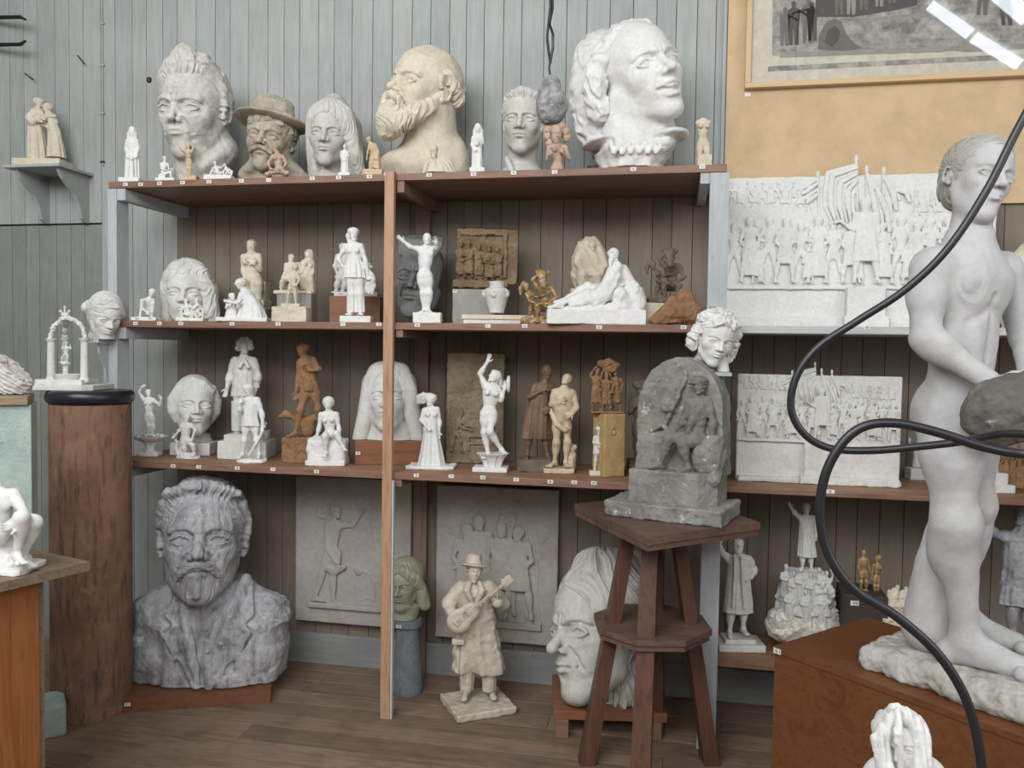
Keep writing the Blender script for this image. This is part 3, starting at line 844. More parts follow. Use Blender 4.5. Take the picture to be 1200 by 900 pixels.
s_mid = shelf('shelf', XA+.01, XP-.02, H2)
s_mid2 = shelf('shelf', XP-.02, XE, H2, mats=('edgepaint',), y0=YF+.01); s_mid2['label'] = 'grey painted shelf'
s_low = shelf('shelf', XA+.012, XP, H3, planks=3)
s_low2 = shelf('shelf', XP, XE, H3, planks=3, t=.018)
ZB = at(852, 776, Y=YF+.1)[2]
s_bot = shelf('shelf', at(833, 776, Y=YF+.1)[0], XE, ZB, y0=YF+.1, planks=1, t=.02)
def post(x0, x1, y0, y1, z1, m, z0=0.0):
    return MB().box(loc((x0, y0, z0)), loc((x1, y1, z1)), bev=.002).build('post', M[m], unit)
xa = at(125.5, 300, Y=YF)[0]
post(xa, xa+.043, YF+.004, YF+.085, H1-T-.001, 'postpaint')
xc = at(451, 600, Y=YF-.02)[0]
cp = post(xc-.012, xc+.028, YF-.024, YF-.001, H1+.004, 'postwood')
MB().box(loc((xc+.0285, YF-.02, 0)), loc((xc+.036, YF-.001, H3-T-.002)), bev=.001).build('edge_strip', M['edgepaint'], unit)
xr = at(830, 300, Y=YF+.004)[0]
post(xr, xr+.07, YF+.004, YF+.05, H1-T-.001, 'postpaint')
post(at(486, 430, Y=YW-.03)[0], at(502, 430, Y=YW-.03)[0], YW-.035, YW-.006, H1-T, 'rearpost', 0)   # rear post
def beam(x0, z1, m='postpaint', w=.04, h=.05, y1=YW-.008):
    return MB().box(loc((x0, YF+.006, z1-h)), loc((x0+w, y1, z1)), bev=.002).build('bearer', M[m], unit)
for z in (H1-T-.001, H2-T-.001, H3-T-.001):
    beam(xa+.044, z); beam(xr-.035, z, 'postpaint', .034, .04)
beam(xc+.03, H1-T-.001, 'shelfwood', .03, .045)
beam(xc+.03, H2-T-.001, 'shelfwood', .03, .03); beam(xc+.03, H3-T-.001, 'shelfwood', .03, .03)
# numbered paper tags on the shelf edges
SEG = {'0': 'abcdef', '1': 'bc', '2': 'abged', '3': 'abgcd', '4': 'fgbc', '5': 'afgcd', '6': 'afgedc', '7': 'abc', '8': 'abcdefg', '9': 'abcdfg'}
def digits(mb, txt, x, y, z, h):
    w = h*.5; t = h*.15; x -= (len(txt)*w*1.45-w*.45)/2
    for ch in txt:
        R = dict(a=(0, h-t, w, h), g=(0, h/2-t/2, w, h/2+t/2), d=(0, 0, w, t), f=(0, h/2, t, h), e=(0, 0, t, h/2), b=(w-t, h/2, w, h), c=(w-t, 0, w, h/2))
        for s in SEG[ch]:
            a = R[s]; mb.box((x+a[0], y-.0006, z-h/2+a[1]), (x+a[2], y, z-h/2+a[3]))
        x += w*1.45
def number_tag(par, num, px, py, Y, off=(0, 0, 0), w=.021, h=.014):
    p = at(px, py, Y=Y)-np.array([ux, YF, 0])-np.array(off)
    o = MB().box((p[0]-w/2, p[1]-.0016, p[2]-h/2), (p[0]+w/2, p[1]-.0003, p[2]+h/2)).build('number_tag', M['tagwhite'], par)
    mb = MB(); digits(mb, str(num), p[0], p[1]-.0016, p[2], h*.55); mb.build('numeral', M['ink'], par if par is not unit else o)
    return o
for n, (px, py) in zip((61, 62, 63, 64, 65, 57, 51, 50, 49, 48, 47, 46, 45, 44, 43, 42, 41, 40), ((147, 216), (165, 216), (187, 215), (214, 214), (245, 213), (283, 212), (315, 211), (366, 209), (397, 208), (433, 207), (453, 204), (503, 205), (555, 204), (602, 202.5), (650, 201.5), (742, 198), (823, 195.5))):
    number_tag(s_top, n, px, py, YF)
for n, (px, py) in zip((66, 67, 68, 69, 70, 71, 72, 60, 61, 62, 63, 64), ((159, 379), (187, 379), (212, 379), (272, 379.5), (326, 379.5), (402, 380), (444, 380), (489, 381), (572, 382), (615, 382), (702, 383.5), (801, 383.5))):
    number_tag(s_mid, n, px, py, YF if px != 444 else YF)
for n, (px, py) in zip((81, 80, 79, 78, 77, 76, 75, 74, 73, 72, 82, 83, 84), ((153, 543), (203, 546), (233, 547), (278, 548.5), (320, 550), (371, 552.5), (488, 557), (529, 558), (566, 559.5), (605, 562), (645, 564.5), (673, 565), (696, 566))):
    number_tag(s_low, n, px, py, YF)
number_tag(s_mid2, 93, 1016, 384, YF+.01)
number_tag(s_low2, 92, 973, 576, YF, w=.03)

# ------------------------------------------------------------------ tan panel and the framed photograph above the reliefs
zt = at(1180, 238, Y=YW-.02)[2]; xt = at(851.5, 100, Y=YW-.02)[0]
struct(MB().box((xt, YW-.02, zt), (XR, YW-.001, ZC)).build('wall_panel_tan', M['tan']))
struct(MB().box((xt-.018, YW-.012, H1+.01), (xt-.003, YW-.001, ZC), bev=.002).build('trim_1', M['board']))
fy = YW-.055
A = at(873, 103, Y=fy); fx0, fz0 = A[0], A[2]+.0
fx1, fz1 = fx0+1.75, fz0+.95; fw = .022
pf = empty('framed_photograph', (fx0, YW-.02, fz0)); tag(pf, 'large grey photograph of a figure frieze in a light wood frame', 'picture')
L = lambda x, y, z: (x-fx0, y-(YW-.02), z-fz0)
for a, b in (((fx0, fz0), (fx1, fz0+fw)), ((fx0, fz1-fw), (fx1, fz1)), ((fx0, fz0+fw), (fx0+fw, fz1-fw)), ((fx1-fw, fz0+fw), (fx1, fz1-fw))):
    MB().box(L(a[0], fy, a[1]), L(b[0], YW-.021, b[1]), bev=.002).build('frame_rail', M['framewood'], pf)
# the print behind glass: a flat grey photograph of a figure frieze over stone steps
def print_mat():
    t = NT('frieze_photograph'); t.b.inputs['Roughness'].default_value = .5
    v = t.coord(); n = t.noise(v, 16, 9, .7, .3); col = t.ramp(n, [(.36, (112, 110, 106)), (.5, (166, 162, 154)), (.66, (214, 208, 196))])
    st = t.coord((1.5, 1, 60)); col = t.mix(col, lin((188, 184, 172)), t.math('MULTIPLY', t.ramp(t.noise(st, 1.4, 3), [(.5, (0, 0, 0)), (.6, (255, 255, 255))]), .35))
    t.l(col, t.b.inputs['Base Color']); return t.m
PM = print_mat(); paper = plain('cream_print_paper', (240, 233, 214), .6); dk = plain('dark_photo_tone', (88, 86, 82), .6); md = plain('mid_photo_tone', (128, 124, 116), .6); lt = plain('light_photo_tone', (176, 171, 160), .6)
py_ = YW-.034
sheet = MB().box(L(fx0+fw, py_, fz0+fw), L(fx1-fw, YW-.03, fz1-fw)).build('print', [paper, PM, dk, md, lt], pf)
bm = MB()
def Q(px, py): p = at(px, py, Y=py_); return (p[0]-fx0, p[2]-fz0)
def poly(pts, mi, lift):
    bm.mi = mi; yy = py_-(YW-.02)-.0004-.0005*lift
    v = [bm.bm.verts.new((*Q(*p)[:1], yy, Q(*p)[1])) for p in pts]; f = bm.bm.faces.new(v); f.material_index = mi
rr_ = random.Random(3)
top = [(905+i*14, 66+rr_.uniform(-1.5, 1.5)-i*.35) for i in range(22)]
poly([(906, -160), (1420, -175), (1420, 45), *[(p[0], p[1]) for p in top[::-1]]], 1, 0)
poly([(900, 78), (1420, 52), (1420, 58), (900, 84)], 1, 1); poly([(914, 62), (1420, 42), (1420, 48), (914, 68)], 4, 1); poly([(1010, 22), (1110, 12), (1110, 16), (1012, 26)], 4, 2)
poly([(955, 20), (958, -60), (1075, -80), (1075, 6), (1050, 12), (1000, 20)], 2, 1)
def man(x, y, h, mi, lean=0, arm=0):
    for dx, w0 in ((0, 1),):
        T_ = lambda a, b: (x+a*h+lean*b*h, y-b*h)
        poly([T_(-.10, 0), (T_(-.03, 0)), T_(-.01, .4), T_(.03, 0), T_(.11, 0), T_(.12, .45), T_(.15, .78), T_(.05, .84), T_(.055, .95), T_(0, 1), T_(-.055, .95), T_(-.04, .84), T_(-.14, .78), T_(-.12, .45)], mi, 4)
        if arm: poly([T_(.1, .76), T_(.34*arm, .62), T_(.36*arm, .66), T_(.12, .80)], mi, 4)
for a in ((919, 54, 46, 3, .02, 1), (930, 53, 52, 2, 0, 1), (946, 51, 54, 3, .03, -1), (952, 48, 46, 2, -.02, 1), (983, 18, 44, 3, 0, 1), (997, 17, 46, 4, .03, -1), (1012, 12, 44, 3, 0, 1), (1030, 8, 42, 4, .02, 1), (1045, 4, 40, 3, -.02, -1), (1150, 18, 60, 3, .1, 1), (1180, 30, 60, 2, -.1, 1)): man(*a)
poly([(958, 58), (960, 40), (968, 26), (978, 22), (986, 26), (992, 40), (1000, 50), (1012, 57), (990, 60)], 3, 3); poly([(966, 50), (970, 36), (978, 30), (985, 38), (982, 48), (975, 56)], 2, 5)
bmesh.ops.recalc_face_normals(bm.bm, faces=bm.bm.faces[:])
for f in bm.bm.faces:
    if f.normal.y > 0: f.normal_flip()
me = bpy.data.meshes.new('printed_image'); bm.bm.to_mesh(me); bm.bm.free()
for m in (paper, PM, dk, md, lt): me.materials.append(m)
link(bpy.data.objects.new('printed_image', me), sheet)
gt = NT('picture_glass'); gt.b.inputs['Base Color'].default_value = (1, 1, 1, 1); gt.b.inputs['Roughness'].default_value = .02; gt.b.inputs['Transmission Weight'].default_value = 1.0; gt.b.inputs['IOR'].default_value = 1.45
tr = gt.n('ShaderNodeBsdfTransparent'); gl = gt.n('ShaderNodeBsdfGlossy'); gl.inputs['Roughness'].default_value = .02; fr = gt.n('ShaderNodeFresnel'); fr.inputs[0].default_value = 1.7
ms = gt.n('ShaderNodeMixShader'); gt.l(fr.outputs[0], ms.inputs[0]); gt.l(tr.outputs[0], ms.inputs[1]); gt.l(gl.outputs[0], ms.inputs[2]); gt.l(ms.outputs[0], gt.t.nodes['Material Output'].inputs[0])
MB().box(L(fx0+fw, YW-.046, fz0+fw), L(fx1-fw, YW-.044, fz1-fw)).build('glass_pane', gt.m, pf)
tg = at(876, 111, Y=YW-.021); o = MB().box((tg[0]-.012, YW-.0225, tg[2]-.007), (tg[0]+.012, YW-.0212, tg[2]+.007)).build('number_tag', M['tagwhite']); tag(o, 'small white number tag on the tan wall below the picture corner', 'tag')

# ------------------------------------------------------------------ corbel shelf on the wall
p1 = at(110, 203.5, Y=YW); p0 = at(47, 203, Y=YW)
cz = p1[2]; cx1 = p1[0]; ydep = YW-(at(69, 191, Y=YW-.24)[1] and .235)
cx0 = at(3, 194, Y=ydep)[0]
cs = empty('corbel_shelf', ((cx0+cx1)/2, YW, cz)); tag(cs, 'small grey painted wall shelf on two curved brackets', 'shelf')
lc = lambda x, y, z: (x-(cx0+cx1)/2, y-YW, z-cz)
MB().box(lc(cx0, ydep, cz-.014), lc(cx1, YW-.001, cz), bev=.002).build('shelf_board', M['board'], cs)
zb = at(103, 262, Y=YW)[2]
prof = [(0, 0), (0, -.999), (.10, -1.0), (.20, -.93), (.24, -.80), (.30, -.62), (.42, -.45), (.60, -.31), (.76, -.18), (.84, -.07), (.86, 0)]
for bx in (cx0+.045, cx1-.035):
    dd = (YW-.001)-ydep; hh_ = cz-.0145-zb
    MB().prism([(YW-.001-a*dd-YW, -.0145+b*hh_) for a, b in prof], bx-.009-(cx0+cx1)/2, bx+.009-(cx0+cx1)/2, 'x').build('bracket', M['board'], cs)

# small bracket shelf fixed to the left post
pb = at(122, 398, Y=YF-.02)
bs = empty('bracket_shelf', tuple(pb)); tag(bs, 'small grey bracket shelf fixed to the left post of the shelving', 'shelf')
bw = .043
MB().box((-bw-.012, -.055, -.016), (bw-.03, .055, 0), bev=.002).build('shelf_board', M['board'], bs)
MB().prism([(.055, -.017), (-.03, -.017), (-.025, -.06), (.01, -.12), (.02, -.2), (.055, -.22)], -.012, .0, 'x').build('bracket', M['postpaint'], bs)
number_tag(bs, 31, 113, 399.5, pb[1]-.0555, off=pb-np.array([ux, YF, 0]), w=.02)

# ------------------------------------------------------------------ drum column with black rim
fb = at(85, 849, Z=0); d0 = depth(fb); rad = 46.5*d0/FPX*.985; fwd = np.array([-math.sin(YAW), math.cos(YAW)])
dc = np.array([fb[0], fb[1]])+fwd*rad
topz = None
def zat(px, py, x, y):
    """height where the ray passes the vertical plane (facing the camera) through x, y"""
    d = CF*FPX+CR*(px-600)+CU*(450-py); n = np.array([-math.sin(YAW), math.cos(YAW), 0]); t = (np.array([x, y, 0])@n-CAM@n)/(d@n); return (CAM+d*t)[2]
rz1 = zat(80, 459, dc[0], dc[1]-rad); rz0 = zat(80, 475, dc[0], dc[1]-rad)
dr = empty('drum_column', (dc[0], dc[1], 0)); tag(dr, 'tall round rust brown column with black rounded rim', 'column')
MB().lathe([(rad*.985, 0), (rad, .02), (rad*.99, .5), (rad*.985, rz0-.002)], n=96).build('shaft', M['drum'], dr, smooth=True)
R1 = rad*1.075; hh_ = (rz1-rz0)/2
MB().lathe([(rad*.9, rz0)]+[(R1-.02+.02*math.sin(math.radians(a)), rz0+hh_-hh_*math.cos(math.radians(a))) for a in range(15, 180, 15)]+[(rad*.9, rz1)], n=96).build('rim', M['rim'], dr, smooth=True)

# ------------------------------------------------------------------ work table at the left edge with its orange plywood side
tz = .86
c = at(106, 658, Z=tz); bk = at(41, 644, Z=tz); fr_ = at(0, 687, Z=tz)
c2, b2, f2 = (np.array(v[:2]) for v in (c, bk, fr_))
e1 = (b2-c2); e1 /= np.linalg.norm(e1); e2 = f2-c2; e2 /= np.linalg.norm(e2); e2 = e2-e1*(e2@e1); e2 /= np.linalg.norm(e2)
A_, B_ = c2+e1*.62, c2+e2*.95
tb = empty('work_table', (c[0], c[1], 0)); tag(tb, 'wooden work table with worn top and orange plywood side', 'table')
def quadp(cc, a, b, la, lb, z0, z1): 
    P4 = [cc, cc+b*lb, cc+a*la+b*lb, cc+a*la]
    return [(p[0]-c[0], p[1]-c[1], z0) for p in P4]+[(p[0]-c[0], p[1]-c[1], z1) for p in P4]
th = .026
for i in range(4): 
    MBx = MB() if i == 0 else MBx
    MBx.hull(quadp(c2+e2*(.2375*i+.0006), e1, e2, .62, .2363, tz-th, tz))
MBx.build('table_top', M['tabletop'], tb)
side = at(46, 780, Y=c[1]-.02)
# plywood side panel: its right edge seen at x=46
def on_line(px, py, p, d):
    """point on the vertical plane through p with direction d, seen at the pixel"""
    r = CF*FPX+CR*(px-600)+CU*(450-py); n = np.array([-d[1], d[0], 0]); t = (np.array([p[0], p[1], 0])@n-CAM@n)/(r@n); return CAM+r*t
sp = on_line(46, 780, c2+e1*.06, e2)[:2]
MB().hull(quadp(sp, e1, e2, .5, .6, 0, tz-th-.001)).build('plywood_side', M['ply'], tb)
MB().hull(quadp(sp-e2*.022+e1*.012, e1, e2, .03, .022, 0, tz-th-.001)).build('leg', M['tabletop'], tb)

# pale green painted block standing on the table behind the figure
gz0 = tz+.001
gr_ = at(38, 643, Z=gz0)
bk_z = zat(38, 475, gr_[0], gr_[1])
gb = empty('painted_block', (gr_[0], gr_[1], gz0)); tag(gb, 'tall pale green painted block with a wooden top board', 'block'); 
def blk(x0, x1, y0, y1, z0, z1, bev=.003):
    o = MB(); o.box((x0, y0, z0), (x1, y1, z1), bev=bev); return o
m4 = Matrix.Rotation(.64, 4, 'Z')
o = blk(-.40, 0, 0, .2, 0, bk_z-gz0).build('block_body', M['greenblock'], gb); o.matrix_local = m4
o = blk(-.42, -.008, -.012, .2, bk_z-gz0+.001, bk_z-gz0+.028).build('top_board', M['tabletop'], gb); o.matrix_local = m4
blocktop = (gr_, bk_z+.0285)

# pale marbled block on the floor between the table and the drum
g1 = at(78, 862, Z=0)
o = MB().box((-.22, 0, 0), (0, .16, .125), bev=.012).build('marbled_block', M['greenblock']); o.location = (g1[0], g1[1], 0); o.rotation_euler = (0, 0, YAW+.55); tag(o, 'low pale green marbled block on the floor beside the drum column', 'block')

# ------------------------------------------------------------------ modelling stand
fL, fR, fB = at(687, 893, Z=0), at(832, 893, Z=0), at(768, 858, Z=0)
sc = (fL+fR)/2; sc = sc[:2]; fF = sc+(sc-fB[:2])*1.0
tzs = zat(781, 603, *sc)
st = empty('modelling_stand', (sc[0], sc[1], 0)); tag(st, 'four legged dark wooden sculptor\'s stand with square top and octagonal lower shelf', 'stand')
k_ = lambda p, z: (p[0]-sc[0], p[1]-sc[1], z)
cl, cf, cr = at(673, 590, Z=tzs)[:2], at(759, 630, Z=tzs)[:2], at(891, 612, Z=tzs)[:2]; cb = cl+cr-cf
def slab(P4, z0, z1, n=3, gap=.0015, names='top_board', mat='stooltop', par=st):
    mb = MB(); a, b, c_, d_ = P4       # planks run a->b, stacked a->d
    for i in range(n):
        t0, t1 = i/n, (i+1)/n; g = gap
        q = [a+(d_-a)*t0, b+(c_-b)*t0, b+(c_-b)*t1, a+(d_-a)*t1]; e = (d_-a)/np.linalg.norm(d_-a)*g*.5
        q = [q[0]+e, q[1]+e, q[2]-e, q[3]-e]
        mb.hull([k_(p, z0) for p in q]+[k_(p, z1) for p in q])
    return mb.build(names, M[mat], par)
tc = (cl+cr)/2; shr = lambda p, s: tc+(p-tc)*s
slab([cl, cf, cr, cb][::1], tzs-.026, tzs, 3)
slab([shr(p, .985) for p in (cf, cr, cb, cl)], tzs-.046, tzs-.0265, 3, names='under_board')
fv = {'l': fL[:2], 'r': fR[:2], 'b': fB[:2], 'f': fF}
ztop = tzs-.095
for kx, p in fv.items():
    d = (p-sc); Ld = np.linalg.norm(d); d = d/Ld; s_ = np.array([-d[1], d[0]]); wtop = .036; wb = .040; a = sc+d*.085; th_ = .022
    wd = .05 if kx == 'f' else .024
    def sec(cn, wx, ww): return [cn-d*wx-s_*ww, cn+d*wx-s_*ww, cn+d*wx+s_*ww, cn-d*wx+s_*ww]
    MB().hull([k_(q, 0) for q in sec(p, .028, .034)]+[k_(q, ztop+.047) for q in sec(a, .022, .028)]).build('leg', M['stoolwood'], st)
zo = zat(772, 728, *sc)
oc = [sc+np.array([math.cos(t), math.sin(t)])*.218 for t in [YAW+math.pi/8+i*math.pi/4 for i in range(8)]]
for lo_z, s2 in ((zo-.0, 1.0), (zo-.021, .96)):
    MB().prism([((q-sc)*s2)[:2] for q in oc], lo_z-.02, lo_z, 'z').build('lower_shelf', M['stooltop'], st)
for s2, z0, z1 in ((.6, tzs-.075, tzs-.047),):
    MB().hull([k_(shr(p, s2), z0) for p in (cl, cf, cr, cb)]+[k_(shr(p, s2), z1) for p in (cl, cf, cr, cb)]).build('crosspiece', M['stoolwood'], st)
standtop = tzs

# ------------------------------------------------------------------ big ochre box under the boy
bz = .60
q0 = at(906, 757, Z=bz)[:2]; q1 = at(1200, 864, Z=bz)[:2]; q2 = at(992, 728, Z=bz)[:2]
e1b = (q1-q0)/np.linalg.norm(q1-q0); e2b = q2-q0; e2b = e2b-e1b*(e2b@e1b); e2b /= np.linalg.norm(e2b); wb2 = .50
ob = empty('ochre_box', (q0[0], q0[1], 0)); tag(ob, 'large ochre varnished box carrying the standing boy', 'box')
bq = lambda p, z: (p[0]-q0[0], p[1]-q0[1], z)
def bx(p, la, lb, z0, z1): return [bq(v, z0) for v in (p, p+e1b*la, p+e1b*la+e2b*lb, p+e2b*lb)]+[bq(v, z1) for v in (p, p+e1b*la, p+e1b*la+e2b*lb, p+e2b*lb)]
MB().hull(bx(q0+e1b*.004+e2b*.004, 1.25, wb2, 0, bz-.0185)).build('box_body', M['ochrebox'], ob)
MB().hull(bx(q0, 1.26, wb2+.01, bz-.018, bz)).build('box_top', M['ochrebox'], ob)
tp = on_line(910, 765, q0+e1b*.003, e1b)
def tagplate(par, num, P0, ex, w=.022, h=.014, name='number_tag', origin=(0, 0, 0)):
    """small tag on a vertical face: ex along the face, facing the camera side"""
    o = MB().box((-w/2, -.0016, -h/2), (w/2, -.0004, h/2)).build(name, M['tagwhite'], par)
    o.location = (P0[0]-origin[0], P0[1]-origin[1], P0[2]-origin[2]); o.rotation_euler = (0, 0, math.atan2(ex[1], ex[0]))
    mb = MB(); digits(mb, str(num), 0, -.0016, 0, h*.62); mb.build('numeral', M['ink'], o); return o
tagplate(ob, 121, on_line(911, 763, q0+e1b*.003+np.array([0, 0]), e1b), e1b, .026, .016, origin=(q0[0], q0[1], 0))

# dark box behind it on the low shelf
db = at(992, 735, Z=bz)
P_ = at(990, 712, Y=YF+.16)
o = MB().box((0, 0, 0), (.155, .18, P_[2]-ZB+.05), bev=.003).build('dark_box', M['darkbox']); o.location = (P_[0], P_[1], ZB+.0005); tag(o, 'dark brown box under the golden couple', 'box')
dboxtop = P_[2]+.05
tagplate(o, 120, (P_[0]+.035, P_[1], dboxtop-.03), (1, 0), .03, .018, origin=(P_[0], P_[1], ZB+.0005))

# ------------------------------------------------------------------ hanging lump of plaster on its looped wire, black hose
hw = at(646, 100, Y=2.5)
def pp(px, py, Y): return tuple(at(px, py, Y=Y))
wtop = pp(645, -240, 2.5)
wr = MB().tube([(wtop[0], 2.5, ZC-.002), wtop, pp(644, -60, 2.5), pp(645, 8, 2.5), pp(642, 34, 2.5), pp(641, 44, 2.5), pp(643, 62, 2.5), pp(645, 74, 2.5)], .0042, 8)
wr.tube([pp(646, -60, 2.51), pp(647.5, 10, 2.51), pp(644, 28, 2.495), pp(648, 40, 2.51), pp(648, 56, 2.51), pp(645, 72, 2.5)], .0042, 8)
wr.tube([pp(645, 70, 2.5), pp(643.5, 80, 2.5), pp(645, 90, 2.5)], .0035, 8)
o = wr.build('hanging_wire', M['black'], smooth=True); tag(o, 'looped dark wire hanging from above and holding the plaster lump', 'wire')
def spline(pts, n=10):
    out = []; P4 = [pts[0]]+list(pts)+[pts[-1]]
    for i in range(1, len(P4)-2):
        p0, p1_, p2_, p3 = (np.array(v, float) for v in P4[i-1:i+3])
        for t in np.linspace(0, 1, n, endpoint=False): out.append(.5*((2*p1_)+(-p0+p2_)*t+(2*p0-5*p1_+4*p2_-p3)*t*t+(-p0+3*p1_-3*p2_+p3)*t**3))
    out.append(np.array(pts[-1], float)); return out
hp = [(1235, 60, 1.5), (1215, 108, 1.5), (1188, 160, 1.5), (1155, 225, 1.5), (1110, 292, 1.5), (1060, 340, 1.5), (1005, 376, 1.5), (960, 406, 1.5), (934, 440, 1.5), (927, 478, 1.5), (942, 508, 1.5), (972, 525, 1.5), (1020, 528, 1.49), (1080, 523, 1.48), (1130, 517, 1.47),
      (1180, 508, 1.42), (1240, 515, 1.35), (1250, 530, 1.27), (1200, 532, 1.2), (1150, 523, 1.2), (1100, 507, 1.2), (1050, 496, 1.2), (1012, 500, 1.2), (985, 522, 1.2), (966, 560, 1.2), (961, 605, 1.2), (971, 650, 1.2), (1000, 690, 1.2), (1050, 722, 1.2), (1098, 765, 1.2), (1130, 815, 1.2), (1146, 870, 1.2), (1152, 930, 1.2), (1152, 1010, 1.2), (1150, 1200, 1.2)]
pts = [at(x, y, Y=d) for x, y, d in spline(hp, 8)]
e0, e1_ = pts[0], pts[-1]
pts = [np.array([e0[0]+.16, 1.5, ZC-.002]), np.array([e0[0]+.14, 1.5, 3.4])]+[np.array([e0[0]+.07, 1.5, (e0[2]+3.0)/2])]+pts+[np.array([e1_[0]+.01, e1_[1]-.02, .22]), np.array([e1_[0]+.05, e1_[1]-.08, .05]), np.array([e1_[0]+.16, e1_[1]-.2, .0075]), np.array([e1_[0]+.5, e1_[1]-.35, .0075])]
pts = spline(pts, 4)
tag(MB().tube(pts, .0066, 14).build('rubber_hose', M['black'], smooth=True), 'thick black rubber hose looping in front of the boy statue', 'hose')
# ------------------------------------------------------------------ big heads on the top shelf
def dispmask(F, fn_amp, scale=1.0): F.disp(fn_amp[0], fn_amp[1]*scale)

@piece
def quiff_head():
    S = Piece('head_sculpture', on(228, H1, YF+.17), 'large grey-white head of a frowning man with tall swept-up hair', 'head', vox=.85, mat=M['old'])
    P = S.P; F = S.part('head'); c = P(228, 131, 0); R = S.R(-30, 4, -5); H = 112
    head(F, c, H, R=R, age=.8, brow=1.4, jaw=1.0, nose=1.05, neck=(.20, .05, .03), eyes='pupil', lips=.8, w=.97)
    F.add(loft([(P(235, 212)[2]-8, P(234, 209, 15)[0], 15, 34, 30), (P(235, 200)[2], P(236, 200, 12)[0], 12, 33, 30), (P(240, 180)[2], P(243, 180, 8)[0], 8, 25, 26)]), 8)
    for p, q_, r_ in (((268, 170, 6), (238, 196, -16), 5),): F.add(chain([P(*p), P(*q_)], [r_, r_*.8]), 7)
    F.add(chain([P(258, 166, 14), P(262, 178, 12)], [15, 17]), 6); F.add(chain([P(225, 190, 0), P(232, 200, 4)], [16, 20]), 8)
    F.cut(half((0, 0, 1), 0.3), 0)
    F.push(c, R, H); F.disp(*strands(14, 6, .006, 'y', 3)); F.pop(); F.lumps(.8, 9, 1)
    G = S.part('hair'); hairshell(G, c, H, R, w=.97, t=.012, front=.26, side=0, k=.04)
    G.push(c, R, H)
    G.pop()
    G.add(chain([P(190, 92, -4), P(201, 78, -14), P(217, 68, -16)], [6, 9, 12]), 8); G.add(chain([P(217, 64, -12), P(234, 76, -4), P(250, 97, 12), P(261, 120, 24)], [11, 15, 15, 10]), 8)
    G.add(chain([P(196, 84, -28), P(214, 79, -34), P(236, 80, -24), P(250, 92, -8)], [5, 7, 7, 6]), 7)
    G.push(c, R, H)
    for s in (-1, 1): G.add(chain([(s*.31, .0, .22), (s*.335, .0, .06), (s*.325, -.015, -.07)], [.05, .035, .02]), .04)
    G.disp(*strands(20, 7, .026, 'y', 5, c=(0, .1, .1))); G.disp(*curls(.12, .012, 3)); G.pop()
    S.done()

@piece
def hat_man():
    S = Piece('head_sculpture', on(320, H1, YF+.15), 'brown-grey head of a moustached man in a round brimmed hat', 'head', vox=.7, mat=M['hatman'])
    P = S.P; F = S.part('head'); c = P(317, 164, 0); R = S.R(-20, 8, 3); H = 78
    head(F, c, H, R=R, age=.8, brow=1.2, neck=(.21, .12, .02), eyes='pupil', w=1.0, jaw=.95)
    z0 = 0
    F.add(loft([(-4, P(324, 208, 12)[0], 14, 50, 24), (6, P(322, 205, 12)[0], 14, 44, 24), (14, P(320, 197, 12)[0], 12, 24, 20)], pw=2.3), 8)
    F.add(chain([P(334, 188, 4), P(348, 200, 4), P(358, 208, 8)], [6, 6, 5]), 9); F.add(chain([P(296, 194, -8), P(286, 204, -4)], [7, 7]), 5)
    F.cut(half((0, 0, 1), .3)); F.lumps(.7, 7, 3)
    G = S.part('moustache'); G.push(c, R, H)
    for s in (-1, 1): G.add(chain([(s*.01, -.41, -.19), (s*.08, -.39, -.215), (s*.16, -.33, -.25), (s*.20, -.28, -.24)], [.028, .038, .03, .012]), .02)
    G.disp(*strands(30, 10, .012, 'x', 2, c=(0, -.2, -.2))); G.pop()
    B = S.part('hair'); hairshell(B, c, H, R, t=.03, front=.2, k=.04); B.push(c, R, H)
    for i, (x, y, z) in enumerate(((-.2, -.28, .2), (-.08, -.34, .22), (.06, -.34, .23), (.2, -.26, .2), (.3, -.08, .1))): B.add(ell((x, y, z), (.07, .05, .06)), .04)
    B.disp(*curls(.08, .03, 4)); B.pop()
    T = S.part('hat'); T.push(P(318, 141, 2), S.R(0, 13, 9))
    T.add(ell((0, 0, -2), (44, 42, 5.5))); T.sub(ell((0, 0, -9), (38, 36, 6)), 3)
    T.add(loft([(-2, 0, 0, 27, 27), (8, 0, 0, 25, 25), (18, 0, 0, 24, 24), (23, 0, 0, 21, 21), (25, 0, 0, 16, 16)], pw=2.2), 5)
    T.disp(lambda x, y, z: 1.2*np.sin(np.arctan2(y, x)*2+.6)*(np.sqrt(x*x+y*y) > 30), 1.5); T.pop(); T.lumps(.9, 10, 6)
    S.done()

